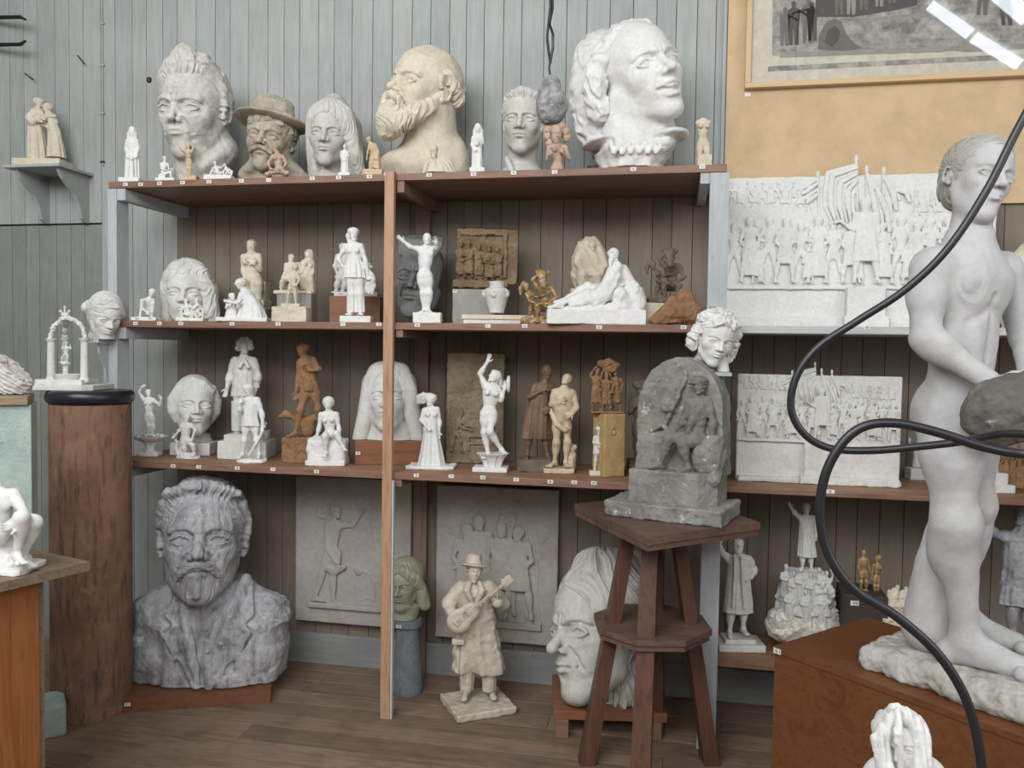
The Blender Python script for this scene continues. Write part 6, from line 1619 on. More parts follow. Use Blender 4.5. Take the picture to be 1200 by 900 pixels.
@piece
def l_tall_relief():
    S = Piece('clay_relief', on(556, H3+.0005, YF+.33), 'tall brown relief tablet of a man at a cart, leaning on the back wall', 'relief', vox=.6, mat=M['relief']); S.mat = M['relief2']
    P = S.P; F = S.part('slab'); x0, x1 = P(522.5, 530, 0)[0], P(590, 530, 0)[0]; zt = P(556, 413.5, 0)[2]; zc = zt/2
    R = rotm(0, 4, 0); F.add(rbox(((x0+x1)/2, 6, zc), ((x1-x0)/2, 3.4, zc), 1.5))
    dy = lambda y: 6-math.tan(math.radians(4))*(zc-P(556, y, 0)[2])*-1
    F.lumps(.9, 5, 2)
    G = S.part('carved_figures'); D = 1.5
    for a in range(-70, 75, 14): G.add(cap(P(557+24*math.sin(math.radians(a)), 448-22*math.cos(math.radians(a)), D+4), P(557+26*math.sin(math.radians(a+9)), 448-24*math.cos(math.radians(a+9)), D+4), 1.6), 1)
    body(G, P, 44, hd=(541, 484, D, 40, -20, 20), nk=(539, 489, D), pe=(534, 506, D), sL=(536, 493, D), sR=(542, 494, D), aL=((541, 501, D-2), (549, 503, D-3), (552, 503, D-3)), aR=((546, 499, D-2), (552, 500, D-3), (555, 500, D-3)), lL=((532, 508, D), (531, 518, D-1), (530, 527, D)), lR=((536, 508, D), (540, 517, D-1), (541, 527, D)), shoes=True)
    G.add(rbox(P(558, 510, D), (9, 2, 2.6), .6)); tube(G, P, [(549, 511, D), (549, 528, D)], 1.6, 1); tube(G, P, [(567, 511, D), (567, 528, D)], 1.6, 1); tube(G, P, [(549, 520, D), (567, 520, D)], 1.3, 1)
    for i in range(9): blob(G, P, 538+3*(i % 5)+i, 478-(i // 3)*4+(i % 2)*3, D+3, (3.5, 2, 3), 1)
    body(G, P, 40, hd=(578, 500, D, -30, -20, -10), nk=(578, 505, D), pe=(579, 517, D), sL=(574, 508, D), sR=(582, 508, D), aL=((571, 514, D-1), (569, 518, D-2), (568, 519, D-2)), aR=((585, 515, D), (584, 520, D), (583, 523, D)), shoes=True)
    tube(G, P, [(526, 470, D+3), (527, 500, D+1), (529, 528, D)], 2, 1); G.lumps(.5, 3, 4); S.done()

@piece
def l_nude_raising():
    S = Piece('statuette', F3(575, 552), 'tall white statuette of a nude woman raising one arm, standing on a shell', vox=.5, mat=M['white'])
    P = S.P; F = S.part('figure')
    body(F, P, 118, hd=(579, 442, -1, -55, 20, 5), nk=(577.5, 450, 0), pe=(573, 481, 0), sL=(568.5, 452, 0), sR=(584, 457, 0), aL=((562.5, 438, 0), (571, 424.5, 0), (574, 416, 0)), aR=((587, 469, -2), (591, 456, -5), (592.5, 447, -6)), lL=((568, 486, 0), (568, 507, 1), (572, 532, 2)), lR=((577.5, 486, 0), (574, 506, -8), (588, 527, 0)), fem=True, breast=.03, toes=((-.3, -1), (.4, -.9)))
    G = S.part('hair'); blob(G, P, 581, 440, 2, (6.5, 7, 6.5), 2); tube(G, P, [(585, 444, 3), (587, 451, 4), (586, 456, 4)], [3.4, 2.8, 1.6], 2); G.lumps(.4, 2.5)
    C = S.part('tambourine'); C.add(ell(P(596, 450, -3), (3, 7, 10)), 0); C.sub(ell(P(599, 450, -3), (2.5, 5, 7)), 1)
    B = S.part('shell'); x = 577.5
    B.add(loft([(P(x, y, 0)[2], P(x, y, 0)[0], 0, r, r*.85) for y, r in ((548, 10), (542, 11), (536, 14), (531, 19))], fold=.08, nf=9, seed=4, sharp=.3)); B.sub(ell(P(x, 529.5, 0), (14, 12, 3)), 2)
    plinth(S, 555, 595.5, 546.5, 26, yaw=-6); S.done()

@piece
def l_draped_brown():
    S = Piece('statuette', on(632, H3+.0005, YF+.22), 'brown statuette of a draped bearded figure behind the tan nude man', vox=.6, mat=M['umber']); S.mat = M['brown']
    P = S.P; F = S.part('figure')
    body(F, P, 116, hd=(641, 439, 0, 20, -25, 8), nk=(638, 448, 0), pe=(630, 480, 0), sL=(627, 453, -3), sR=(646, 453, 3), aL=((620, 465, -6), (634, 458, -11), (640, 456, -12)), aR=((650, 468, 0), (645, 478, -6), (641, 481, -7)), lL=((624, 486, 0), (620, 512, -2), (618, 534, 0)), lR=((634, 486, 0), (638, 512, -2), (642, 534, 0)))
    robe(F, P, [(629, 514, 0, 17, 10), (630, 495, 0, 15, 10), (631, 475, 0, 13, 9), (634, 458, 0, 11, 8)], .09, 8, 5, 3, twist=2); blob(F, P, 641, 434, 2, (7, 8, 7), 2)
    plinth(S, 606, 645, 537, 30, rough=.5, mat=M['umber']); S.done()

@piece
def l_tan_man():
    S = Piece('statuette', F3(655, 553), 'tan statuette of a stout nude man with hands on his chest and belly', vox=.52, mat=M['ivory'])
    P = S.P; F = S.part('figure')
    body(F, P, 118, hd=(664, 445, 0, -35, 22, 8), nk=(661, 454, 0), pe=(659, 488, 0), sL=(650, 460, 0), sR=(671, 461, 0), aL=((646, 474, -2), (656, 471, -11), (662, 467, -13)), aR=((676, 477, -2), (671, 485, -10), (666, 488, -12)), lL=((653, 493, 0), (652, 519, -3), (650, 542, 0)), lR=((664, 493, 0), (665, 518, -3), (663, 542, 0)), fat=1.15, armf=1.15, muscle=1, toes=((-.6, -.8), (.1, -1)), hair=False)
    blob(F, P, 660, 478, -5, (11, 7, 13), 4)
    D = S.part('loincloth'); tube(D, P, [(646, 484, -3), (652, 497, -9), (662, 504, -9), (667, 503, -4)], [2, 3, 3, 2], 2); tube(D, P, [(646, 480, 0), (651, 492, -8), (659, 501, -9)], [2, 2, 2], 2); D.lumps(.5, 3)
    K = S.part('tree_stump'); tube(K, P, [(668, 548, 2), (670, 535, 3), (668, 522, 4)], [6, 5, 4], 3); tube(K, P, [(668, 530, 3), (673, 524, 2)], [3, 3], 2); K.lumps(.8, 4)
    plinth(S, 636.5, 672, 547.5, 30, rough=.3); S.done()

@piece
def l_brown_group():
    b = on(709, H3+.0005, YF+.12); S = Piece('display_block', b, 'tall ochre painted block with carved oval marks on the lower shelf', 'block'); P = S.P; s = S.s; zt = P(709, 485, 0)[2]
    # corner block: two faces meet at column 708
    F = S.part('block_body', M['ochreblock'], .8); rr = rotm(-62, 0, 0)
    xa, xm, xb = P(688, 540, 0)[0], P(708, 548, -6)[0], P(733, 545, 0)[0]
    # right face from (xm) to (xb), left face from (xa) to (xm)
    th = math.radians(20); w1 = (xb-xm)/math.cos(th); w0 = (xm-xa)/math.sin(th)*.55
    cx_ = xm+.5*w1*math.cos(th)-.5*w0*math.sin(th); cy_ = .5*w1*math.sin(th)+.5*w0*math.cos(th)-4
    F.add(rbox((cx_, cy_, zt/2), (w1/2, w0/2, zt/2), .8, np.array([[math.cos(th), -math.sin(th), 0], [math.sin(th), math.cos(th), 0], [0, 0, 1]])))
    F.push((xm, -4, 0), np.array([[math.cos(th), -math.sin(th), 0], [math.sin(th), math.cos(th), 0], [0, 0, 1]]))
    for r, m in ((5.5, 'sub'), (3.4, 'add')): getattr(F, m)(ell((w1*.48, 0, zt*.7), (r*.7, .9, r)))
    F.pop(); F.lumps(.3, 6)
    T = Piece('statuette', b+np.array([-.01, .055, zt*s+.0005]), 'brown terracotta group of figures carrying a load on the ochre block', vox=.55, mat=M['terra']); P = T.P
    for i, (x, y, hgt, d, l) in enumerate(((699, 483, 52, -3, 1), (711, 484, 48, -6, 0), (722, 483, 50, 0, -1), (713, 478, 54, 6, 0))):
        G = T.part('figure')
        body(G, P, hgt*1.02, hd=(x+l, y-hgt+4, d, 30*l, -10, 10*l), nk=(x, y-hgt+9, d), pe=(x, y-hgt*.5, d), sL=(x-5, y-hgt+12, d), sR=(x+5, y-hgt+12, d), aL=((x-7, y-hgt+8, d-2), (x-5+3*l, y-hgt+1, d-3), (x-3+3*l, y-hgt-2, d-3)), aR=((x+8, y-hgt*.66, d-1), (x+6, y-hgt*.54, d-4), (x+5, y-hgt*.5, d-4)), lL=((x-2.5, y-hgt*.48, d), (x-4, y-hgt*.25, d-2), (x-5, y-2, d)), lR=((x+2.5, y-hgt*.48, d), (x+4, y-hgt*.25, d-2), (x+5, y-2, d)), shoes=True, hh=.15)
        robe(G, P, [(x, y-hgt*.22, d, 6, 5), (x, y-hgt*.5, d, 4.6, 4), (x, y-hgt*.78, d, 4.4, 3.5)], .1, 6, i, 2); G.lumps(.6, 3, i)
    L_ = T.part('bundle'); 
    for x, y in ((706, 427), (713, 425), (720, 428), (711, 431), (717, 433)): blob(L_, P, x, y, 0, (6, 6, 5), 3)
    L_.lumps(1.2, 4); plinth(T, 692, 731, 481.5, 22, rough=.6); T.done(); S.done()

@piece
def l_small_hooded():
    S = Piece('statuette', F3(700, 557), 'small white statuette of a helmeted boy with folded arms before the ochre block', vox=.42, mat=M['white2'])
    P = S.P; F = S.part('figure')
    body(F, P, 54, hd=(702, 505.5, 0, 0, -5, 3), nk=(702, 510, 0), pe=(701, 526, 0), sL=(697, 512.5, 0), sR=(707, 512.5, 0), aL=((695.5, 518, -1), (700, 520, -5), (703, 520, -6)), aR=((708.5, 520, -1), (704, 523, -5), (701, 524, -6)), lL=((699, 528, 0), (698, 540, -1), (697, 551, 0)), lR=((704, 528, 0), (704, 540, -1), (704, 551, 0)), hh=.15)
    robe(F, P, [(701, 531, 0, 5.6, 4), (701, 520, 0, 5, 3.6)], .05, 5); blob(F, P, 702, 502.5, 0, (4.4, 4.6, 3), 1); tube(F, P, [(708, 527, 1), (708, 553, 1)], [1.2, 2.6])
    plinth(S, 690.5, 708.5, 551.5, 13); S.done()

@piece
def l_dark_figure():
    S = Piece('statuette', on(748, H3+.0005, YF+.3), 'dark brown statuette with a wide headdress half hidden behind the grey stele', vox=.6, mat=M['umber'])
    P = S.P; F = S.part('figure')
    body(F, P, 108, hd=(751, 457, 0, 0, 0, 0), nk=(751, 466, 0), pe=(750, 496, 0), sL=(741, 470, 0), sR=(761, 470, 0), aL=((738, 484, -2), (744, 476, -8), (748, 472, -9)), aR=((763, 486, 0), (763, 498, 0), (762, 504, 0)), lL=((746, 500, 0), (746, 520, 0), (746, 536, 0)), lR=((756, 500, 0), (756, 520, 0), (757, 536, 0)))
    for i in range(5): blob(F, P, 744+3.4*i, 450-1.5*math.sin(i*.8), 0, (3, 5, 4), 2)
    blob(F, P, 751, 453, 0, (9, 7, 3), 2); plinth(S, 736, 766, 538, 24, rough=.4); S.done()

# ------------------------------------------------------------------ right bay, lower shelf and bottom shelf
@piece
def r_small_orator():
    S = Piece('statuette', on(1077, H3+.0005, YW-.055), 'small white statuette of a man with one raised arm right of the lower relief', vox=.42, mat=M['white2'])
    P = S.P; F = S.part('figure')
    body(F, P, 52, hd=(1076, 520, 0, 0, 0, 0), nk=(1076, 525, 0), pe=(1076, 537, 0), sL=(1071.5, 527, 0), sR=(1081, 527, 0), aL=((1067, 523, 0), (1065.5, 517, 0), (1066, 513.5, 0)), aR=((1083, 533, 0), (1083, 538, 0), (1082.5, 541, 0)), lL=((1074, 539, 0), (1073.5, 546, 0), (1073, 552, 0)), lR=((1079, 539, 0), (1080, 546, 0), (1080, 552, 0)), shoes=True)
    robe(F, P, [(1076, 547, 0, 7, 5), (1076, 537, 0, 5.5, 4), (1076, 528, 0, 5, 3.5)], .05, 6); plinth(S, 1064, 1088, 548, 16, rough=.4); S.done()

@piece
def r_steps():
    b = on(1150, H3+.0005, YF+.18); S = Piece('plaster_pedestal', b, 'white stepped plaster pedestal on the lower shelf behind the boy', 'pedestal', vox=.7, mat=M['white2'])
    F = S.part('pedestal'); P = S.P
    for (y1, y0, r) in ((578, 566, 32), (567, 553, 26), (554, 540, 18)): z0, z1 = max(P(1150, y1, 0)[2], 0), P(1150, y0, 0)[2]; F.add(rbox((P(1148, y1, 0)[0], 6, (z0+z1)/2), (r, r*.7, (z1-z0)/2), .8))
    S.done()

@piece
def r_brown_relief():
    S = Piece('clay_relief', on(1192, H3+.0005, YF+.2), 'red-brown clay group of many small figures, right end of the lower shelf', 'relief', vox=.6, mat=M['terra'])
    P = S.P; F = S.part('slab'); F.add(rbox((P(1194, 560, 0)[0], 8, P(1194, 547, 0)[2]/2+8), (30, 5, P(1194, 547, 0)[2]/2+8), 1.5)); F.lumps(1, 5)
    for i in range(7):
        x = 1170+8*i; y = 552-((i*5) % 9); G = S.part('figure')
        body(G, P, 36, hd=(x, y-24, 0, 10*(i % 3-1), -10, 0), nk=(x, y-20, 0), pe=(x, y-8, 1), sL=(x-4, y-18, 0), sR=(x+4, y-18, 0), aL=((x-5, y-13, -3), (x-1, y-10, -6), (x+1, y-10, -6)), aR=((x+5, y-12, -3), (x+2, y-8, -6), (x, y-8, -6)), shoes=True)
        robe(G, P, [(x, 572, 1, 5, 4), (x, y-8, 1, 4.5, 3.5)], .1, 6, i); G.lumps(.6, 3, i)
    S.done()

@piece
def r_coat_statue():
    z = ZB+.0005; S = Piece('statuette', fl(864, 758, z), 'grey-white statuette of a man in a long overcoat, one arm raised', vox=.55, mat=M['white2'])
    P = S.P; F = S.part('figure')
    body(F, P, 122, hd=(865, 640, 0, 5, 0, 0), nk=(865, 650, 0), pe=(865, 684, 0), sL=(854, 655, 0), sR=(877, 655, 0), aL=((845, 647, -1), (843, 638, -2), (841.5, 631, -2)), aR=((884, 668, -1), (880, 677, -8), (875, 677, -9)), lL=((860, 688, 0), (857, 716, -1), (855, 741, 0)), lR=((871, 688, 0), (872, 714, -1), (871, 737, 1)), shoes=True, hh=.15, armf=1.3)
    robe(F, P, [(865, 717, 0, 17, 11), (865, 700, 0, 15.5, 10), (865, 682, 0, 14, 9), (865, 666, 0, 13, 8.5), (865, 655, 0, 12, 8)], .05, 8, 2, 3)
    tube(F, P, [(861, 652, -9), (861, 675, -11), (859, 712, -12)], 1.8, 1.5); tube(F, P, [(869, 652, -9), (870, 675, -11), (872, 712, -12)], 1.8, 1.5); F.lumps(.3, 5)
    plinth(S, 847, 883, 745.5, 26, name='upper_base'); plinth(S, 838, 892, 750, 38); S.done()

@piece
def r_monument():
    z = ZB+.0005; S = Piece('sculpture', fl(940, 752, z), 'white plaster monument sketch, an orator standing above a crowd on rocks', 'sculpture', vox=.65, mat=M['white2']); S.loc = on(940, z, YF+.27); S.root.location = S.loc; S.s = depth(S.loc)/FPX
    P = S.P; K = S.part('rock_base', M['wax'])
    K.add(ell(P(940, 735, 0), (42, 26, 22))); K.add(ell(P(915, 730, -6), (16, 16, 18)), 5); K.add(ell(P(968, 726, 0), (18, 18, 16)), 5); K.lumps(3.2, 12, 2); K.lumps(1.4, 6, 4); K.cut(half((0, 0, 1), .2))
    B = S.part('pedestal'); B.add(loft([(P(944, 716, 0)[2], P(944, 716, 0)[0], 0, 33, 20), (P(944, 690, 0)[2], P(944, 690, 0)[0], 0, 30, 18), (P(944, 668, 0)[2], P(944, 668, 0)[0], 0, 20, 14)], fold=.06, nf=9, pw=3)); B.lumps(1.6, 6, 3)
    for i, (x, y, d) in enumerate(((921, 664, -8), (930, 672, -14), (938, 668, -16), (950, 674, -16), (960, 668, -14), (969, 672, -8), (925, 690, -16), (944, 694, -19), (962, 692, -16))):
        G = S.part('figure'); l = (i % 3)-1
        body(G, P, 44, hd=(x, y, d, 15*l, -5, 5*l), nk=(x, y+5, d), pe=(x, y+19, d), sL=(x-5, y+8, d), sR=(x+5, y+8, d), aL=((x-6, y+14, d-2), (x-1, y+16, d-5), (x+1, y+16, d-5)), aR=((x+7, y+3 if i % 2 else y+14, d-1), (x+5, y-3 if i % 2 else y+17, d-4), (x+4, y-6 if i % 2 else y+18, d-4)), shoes=True)
        robe(G, P, [(x, y+38, d+2, 6, 5), (x, y+20, d, 5.4, 4.4), (x, y+10, d, 4.6, 3.6)], .1, 6, i, 2)
    G = S.part('orator')
    body(G, P, 84, hd=(945, 596, 4, 0, 0, 0), nk=(945, 603, 4), pe=(945, 627, 4), sL=(938, 607, 4), sR=(953, 607, 4), aL=((932, 602, 3), (927, 595, 2), (925, 590, 2)), aR=((957, 617, 4), (957, 626, 2), (956, 630, 2)), lL=((942, 630, 4), (941, 650, 3), (940, 668, 4)), lR=((949, 630, 4), (950, 650, 3), (951, 668, 4)), shoes=True, hh=.15, armf=1.2)
    robe(G, P, [(946, 652, 4, 11, 8), (945, 630, 4, 9, 7), (945, 610, 4, 8, 6)], .06, 7, 3, 2)
    S.done()

@piece
def r_golden_couple():
    S = Piece('statuette', np.array([P_[0]+.07, P_[1]+.09, dboxtop+.001]), 'golden statuette of a nude boy and girl holding hands on the dark box', vox=.45, mat=M['gold'])
    # nearer or farther than its box is not possible: it stands on it
    S.loc = on(1021, dboxtop+.001, P_[1]+.08); S.root.location = S.loc; S.s = depth(S.loc)/FPX; P = S.P
    F = S.part('figure'); body(F, P, 56, hd=(1012, 648, 0, 25, -5, 0), nk=(1012, 653, 0), pe=(1012, 669, 0), sL=(1007.5, 656, 0), sR=(1016.5, 656, 0), aL=((1006, 664, 0), (1008, 672, -2), (1009, 675, -2)), aR=((1018, 664, -1), (1020, 671, -2), (1022, 674, -2)), lL=((1010, 671, 0), (1009, 682, -1), (1009, 692, 0)), lR=((1014.5, 671, 0), (1015, 682, -1), (1015, 692, 0)))
    G = S.part('figure'); body(G, P, 52, hd=(1028, 655, 0, -40, -5, 0), nk=(1028, 660, 0), pe=(1026.5, 675, 0), sL=(1024, 662.5, -2), sR=(1031, 662.5, 2), aL=((1022.5, 669, -2), (1022, 675, -2), (1021.5, 678, -2)), aR=((1033, 670, 2), (1031, 677, 3), (1030, 680, 3)), lL=((1024.5, 677, 0), (1025, 687, -1), (1025.5, 697, 0)), lR=((1029, 677, 1), (1029, 687, 0), (1028.5, 698, 1)), fem=True); blob(G, P, 1029.5, 653.5, 1, (4, 4, 4), 1)
    B = S.part('base'); B.add(ell(P(1012, 695, 1), (9, 9, 4))); B.add(ell(P(1026, 701, 1), (11, 9, 5)), 3); B.cut(half((0, 0, 1), .2)); B.lumps(.8, 4); S.done()

@piece
def r_shells():
    S = Piece('plaster_fragment', on(1048, ZB+.0005, YF+.2), 'ribbed cream plaster fragment like folded leaves beside the golden couple', 'fragment', vox=.55, mat=M['bone'])
    P = S.P; F = S.part('fragment')
    for i in range(7): tube(F, P, [(1036+5*i, 727, 0), (1038+5*i, 710, -3), (1042+5*i, 693-(i % 3)*3, 0)], [5.5, 5, 1.6], 2)
    F.add(rbox((P(1050, 730, 0)[0], 0, P(1050, 722, 0)[2]/2), (20, 10, P(1050, 722, 0)[2]/2), 2), 3); F.lumps(1.2, 5, 3); S.done()

@piece
def r_dark_orator():
    z = ZB+.0005; S = Piece('statuette', on(1188, z, YF+.22), 'weathered grey statue of a man in a coat, arm stretched up, far right', 'statue', vox=.75, mat=M['grey'])
    P = S.P; F = S.part('figure')
    body(F, P, 165, hd=(1196, 606, 0, -20, 10, 0), nk=(1196, 620, 0), pe=(1194, 668, 0), sL=(1180, 629, 0), sR=(1211, 629, 0), aL=((1166, 626, -2), (1158, 614, -4), (1156, 604, -4)), aR=((1219, 648, 0), (1216, 666, -4), (1214, 674, -4)), lL=((1188, 675, 0), (1186, 712, 0), (1186, 748, 0)), lR=((1201, 675, 0), (1204, 712, 0), (1204, 748, 0)), shoes=True, armf=1.35)
    robe(F, P, [(1194, 708, 0, 22, 13), (1194, 668, 0, 18, 12), (1195, 630, 0, 17, 11)], .05, 7, 3, 4); F.lumps(.6, 6, 3)
    plinth(S, 1168, 1222, 752, 40, rough=.5); S.done()

@piece
def r_round_plaster():
    S = Piece('portrait_bust', on(1215, H2, YF+.2), 'rounded white plaster shoulder piece at the right end of the grey shelf', 'bust', vox=1.0, mat=M['cream'])
    P = S.P; F = S.part('shoulder'); F.add(loft([(0, P(1222, 380, 0)[0], 0, 44, 30), (P(1222, 340, 0)[2], P(1222, 340, 0)[0], 0, 46, 32), (P(1222, 305, 0)[2], P(1222, 305, 0)[0], 0, 40, 28), (P(1222, 286, 0)[2], P(1222, 286, 0)[0], 0, 22, 18)]), 0)
    F.add(chain([P(1180, 300, -8), P(1192, 330, -24), P(1190, 378, -26)], [5, 5, 5]), 8); F.add(ell(P(1232, 270, 4), (18, 18, 24)), 8); F.lumps(.8, 14); F.cut(half((0, 0, 1), .2)); S.done()
# ------------------------------------------------------------------ floor pieces
def setloc(S, loc): S.loc = np.asarray(loc, float); S.root.location = S.loc; S.s = depth(S.loc)/FPX

def floor_slab(name, pts, z0, z1, mat, label, cat, part='board_body'):
    """flat board from its two front corners and a depth"""
    a, b, dep = pts; a = np.array(a[:2]); b = np.array(b[:2]); u = (b-a)/np.linalg.norm(b-a); w = np.array([-u[1], u[0]])*dep
    r = empty(name, (a[0], a[1], z0)); tag(r, label, cat)
    MB().hull([(*(p-a), 0) for p in (a, b, b+w, a+w)]+[(*(p-a), z1-z0) for p in (a, b, b+w, a+w)]).build(part, mat, r); return r, a, u

@piece
def f_big_bust():
    a, b = fl(142, 836, 0), fl(317, 824, 0); bh = .062
    r, a2, u = floor_slab('bust_board', (a, b, .36), 0, bh, M['plinthwood'], 'red-brown wooden board on the floor under the large suited bust', 'board')
    tagplate(r, 97, (.03, -.001, bh*.66), u, .022, .014)
    S = Piece('portrait_bust', fl(240, 815, bh+.0005), 'large grey bust of a moustached man in jacket and waistcoat standing on the floor', 'bust', vox=1.1, mat=M['grey'])
    ctr = (a+b)/2; setloc(S, on(240, bh+.0005, ctr[1]+.17)); P = S.P; F = S.part('head'); c = P(238, 633, 0); R = S.R(-4, -4, 3); H = 146
    head(F, c, H, R=R, w=.94, age=.7, brow=1.4, eyes='pupil', jaw=.92, neck=(.2, .12, .02), nose=1.05, chin=.97)
    F.push(c, R, H); F.add(chain([(0, -.37, -.30), (0, -.37, -.42)], [.03, .025]), .03); F.disp(*strands(26, 7, .008, 'z', 2, c=(0, -.3, 0))); F.pop()
    F.add(loft([(P(240, 735, 0)[2], P(240, 735, 0)[0], 4, 34, 30), (P(240, 700, 0)[2], P(240, 700, 0)[0], 4, 33, 31)]), 10)
    T = S.part('moustache'); T.push(c, R, H)
    for s in (-1, 1): T.add(chain([(s*.015, -.41, -.19), (s*.07, -.395, -.205), (s*.13, -.345, -.25), (s*.155, -.315, -.285)], [.025, .032, .03, .014]), .02)
    T.disp(*strands(34, 12, .02, 'x', 2, c=(0, -.2, -.15))); T.pop()
    G = S.part('hair'); hairshell(G, c, H, R, w=.94, t=.028, front=.25, k=.04); G.push(c, R, H)
    for i in range(8): G.add(ell((-.25+.07*i, -.2-.1*math.sin(i/7*math.pi), .36+.05*math.sin(i/7*math.pi)), (.05, .05, .04)), .05)
    for s in (-1, 1): G.add(chain([(s*.3, -.08, .28), (s*.325, -.02, .1), (s*.325, -.01, -.05)], [.05, .04, .022]), .04)
    G.disp(*strands(20, 7, .018, 'y', 5)); G.disp(*curls(.1, .014, 3)); G.pop()
    C = S.part('jacket')
    rows = [(812, 84, 42), (790, 88, 45), (755, 93, 47), (722, 93, 44), (704, 87, 38), (692, 66, 30), (680, 44, 24)]
    JS = sorted([(max(P(243, y, 0)[2], 0), P(243, y, 0)[0], 6, rx, ry) for y, rx, ry in rows]); JZ, JX, JY, JRX, JRY = [np.array(v) for v in zip(*JS)]
    def sf(x, y, off=0.0):
        p = P(x, y, -36); z = p[2]; rx, ry = np.interp(z, JZ, JRX), np.interp(z, JZ, JRY); u_ = min(abs((p[0]-JX[0])/rx), .97)
        return (p[0], 6-ry*(1-u_**2.5)**.4+off, z)
    C.add(loft(JS, pw=2.5), 0)
    C.sub(chain([sf(244, 676, 4), sf(243, 720, 2), sf(236, 800, 3)], [34, 22, 3]), 2)
    W = S.part('waistcoat'); W.add(loft([(z, x, y, rx*.90, ry*.90) for z, x, y, rx, ry in JS], pw=2.5)); W.sub(chain([sf(244, 676, 10), sf(242, 748, 8)], [30, 3]), 2)
    W.add(chain([sf(241, 752, 6), sf(236, 780, 6), sf(235, 812, 6)], 1.8), 1.5)
    for y in (764, 782, 800): W.add(ball(sf(243, y, 5), 2.6), .8)
    W.cut(half((0, 0, 1), .5)); W.lumps(.7, 10, 4)
    Q2 = S.part('shirt'); Q2.add(loft([(z, x, y, rx*.80, ry*.80) for z, x, y, rx, ry in JS], pw=2.5)); Q2.add(chain([sf(232, 700, 8), sf(240, 712, 7), sf(238, 738, 8)], [7, 6, 5]), 4); Q2.add(chain([P(208, 694, 6), P(226, 704, -22), P(243, 712, -28), P(258, 703, -22), P(272, 690, 6)], 5), 5); Q2.cut(half((0, 0, 1), .5))
    for s, e in ((-1, [(210, 690), (216, 716), (224, 750), (232, 806)]), (1, [(278, 688), (270, 716), (258, 752), (244, 806)])):
        C.add(chain([sf(x, y, -1) for x, y in e], [6, 5, 4, 3]), 5)
        o = [(e[0][0]+s*6, 694), (e[1][0]+s*24, 722), (e[1][0]+s*12, 732), (e[1][0]+s*22, 742), (e[3][0]+s*2, 806)]
        C.add(chain([sf(x, y, 0) for x, y in o], [3.4, 4, 2.4, 4, 2.4]), 4); C.sub(chain([sf(x+s*4.5, y+1, -2) for x, y in o], [1.2, 2.4, 1.6, 2.4, 1.4]), 2)
        C.sub(chain([sf(243+s*60, 742, -2), sf(243+s*56, 775, -2), sf(243+s*58, 812, -2)], [1.5, 2.5, 2.5]), 6)
    C.cut(half((0, 0, 1), .5)); C.disp(lambda x, y, z: 1.1*np.sin(x*.13+z*.05+3*noise(x/40, y/40, z/40)), 1.3); C.lumps(.9, 14, 6); C.lumps(.5, 5, 2)
    S.done()

class Flat(Piece):
    """relief modelled on an upright plane y=Y parallel to the wall, in photo pixels; depth squashed"""
    def __init__(s, name, x0, x1, y0, y1, Y, label, mat, vox=.7, k=.35, cat='relief', lean=0.0, z0=None):
        xm = (x0+x1)/2; zb = at(xm, y1, Y=Y)[2] if z0 is None else z0
        super().__init__(name, on(xm, zb, Y), label, cat, vox=vox, mat=mat)
        s.Yp = Y; s.k = k; s.root.rotation_euler = (lean, 0, 0)
    def P(s, x, y, d=0.0):
        p = (at(x, y, Y=s.Yp)-s.loc)/s.s; return (p[0], d, p[2])
    def slab(s, corners, th, mat=None, r=1.0, lumps=.4, name='slab', yoff=0.0, ground=False):
        (xa, ya), (xb, yb) = corners; a = s.P(xa, ya); b = s.P(xb, yb); b = (b[0], b[1], 0.0) if ground else b; F = s.part(name, mat, 1.0)
        F.add(rbox(((a[0]+b[0])/2, th/2+yoff, (a[2]+b[2])/2), (abs(b[0]-a[0])/2, th/2, abs(b[2]-a[2])/2), r)); F.lumps(lumps, 10, 2); return F
    def rel(s, name, mat=None, k=None):
        F = s.part(name, mat); k = k or s.k; F.push((0, 0, 0), np.diag([1, k, 1]), 1.0); return F

def rfig(F, P, x, y, h, lean=0, arms=((-.12, .62), (.12, .62)), hyaw=0, w=1.0, skirt=0, fem=False, d=0, step=.05, shoes=True):
    """standing relief figure: foot point, height, arm hand targets in units of height"""
    q = lambda a, b: (x+a*h+lean*b*h, y-b*h, d)
    aL = (q(-.15, .64), q(*arms[0]), q(arms[0][0]*1.15, arms[0][1]-.01)); aR = (q(.15, .64), q(*arms[1]), q(arms[1][0]*1.15, arms[1][1]-.01))
    body(F, P, h, hd=(*q(0, .93), hyaw, -5, 0), nk=q(0, .85), pe=q(0, .52), sL=q(-.105*w, .81), sR=q(.105*w, .81), aL=aL, aR=aR, lL=(q(-.05, .5), q(-.06-step, .27), q(-.06-step*1.5, .05)), lR=(q(.05, .5), q(.06+step, .27), q(.06+step*1.5, .05)), shoes=shoes, fem=fem, hh=.175, hair=False)
    if skirt: robe(F, P, [(*q(0, skirt)[:2], d, .13*h*w, .08*h), (*q(0, .5)[:2], d, .11*h*w, .075*h), (*q(0, .76)[:2], d, .09*h*w, .06*h), (*q(0, .84)[:2], d, .045*h*w, .04*h)], .08, 7, int(x), 2)

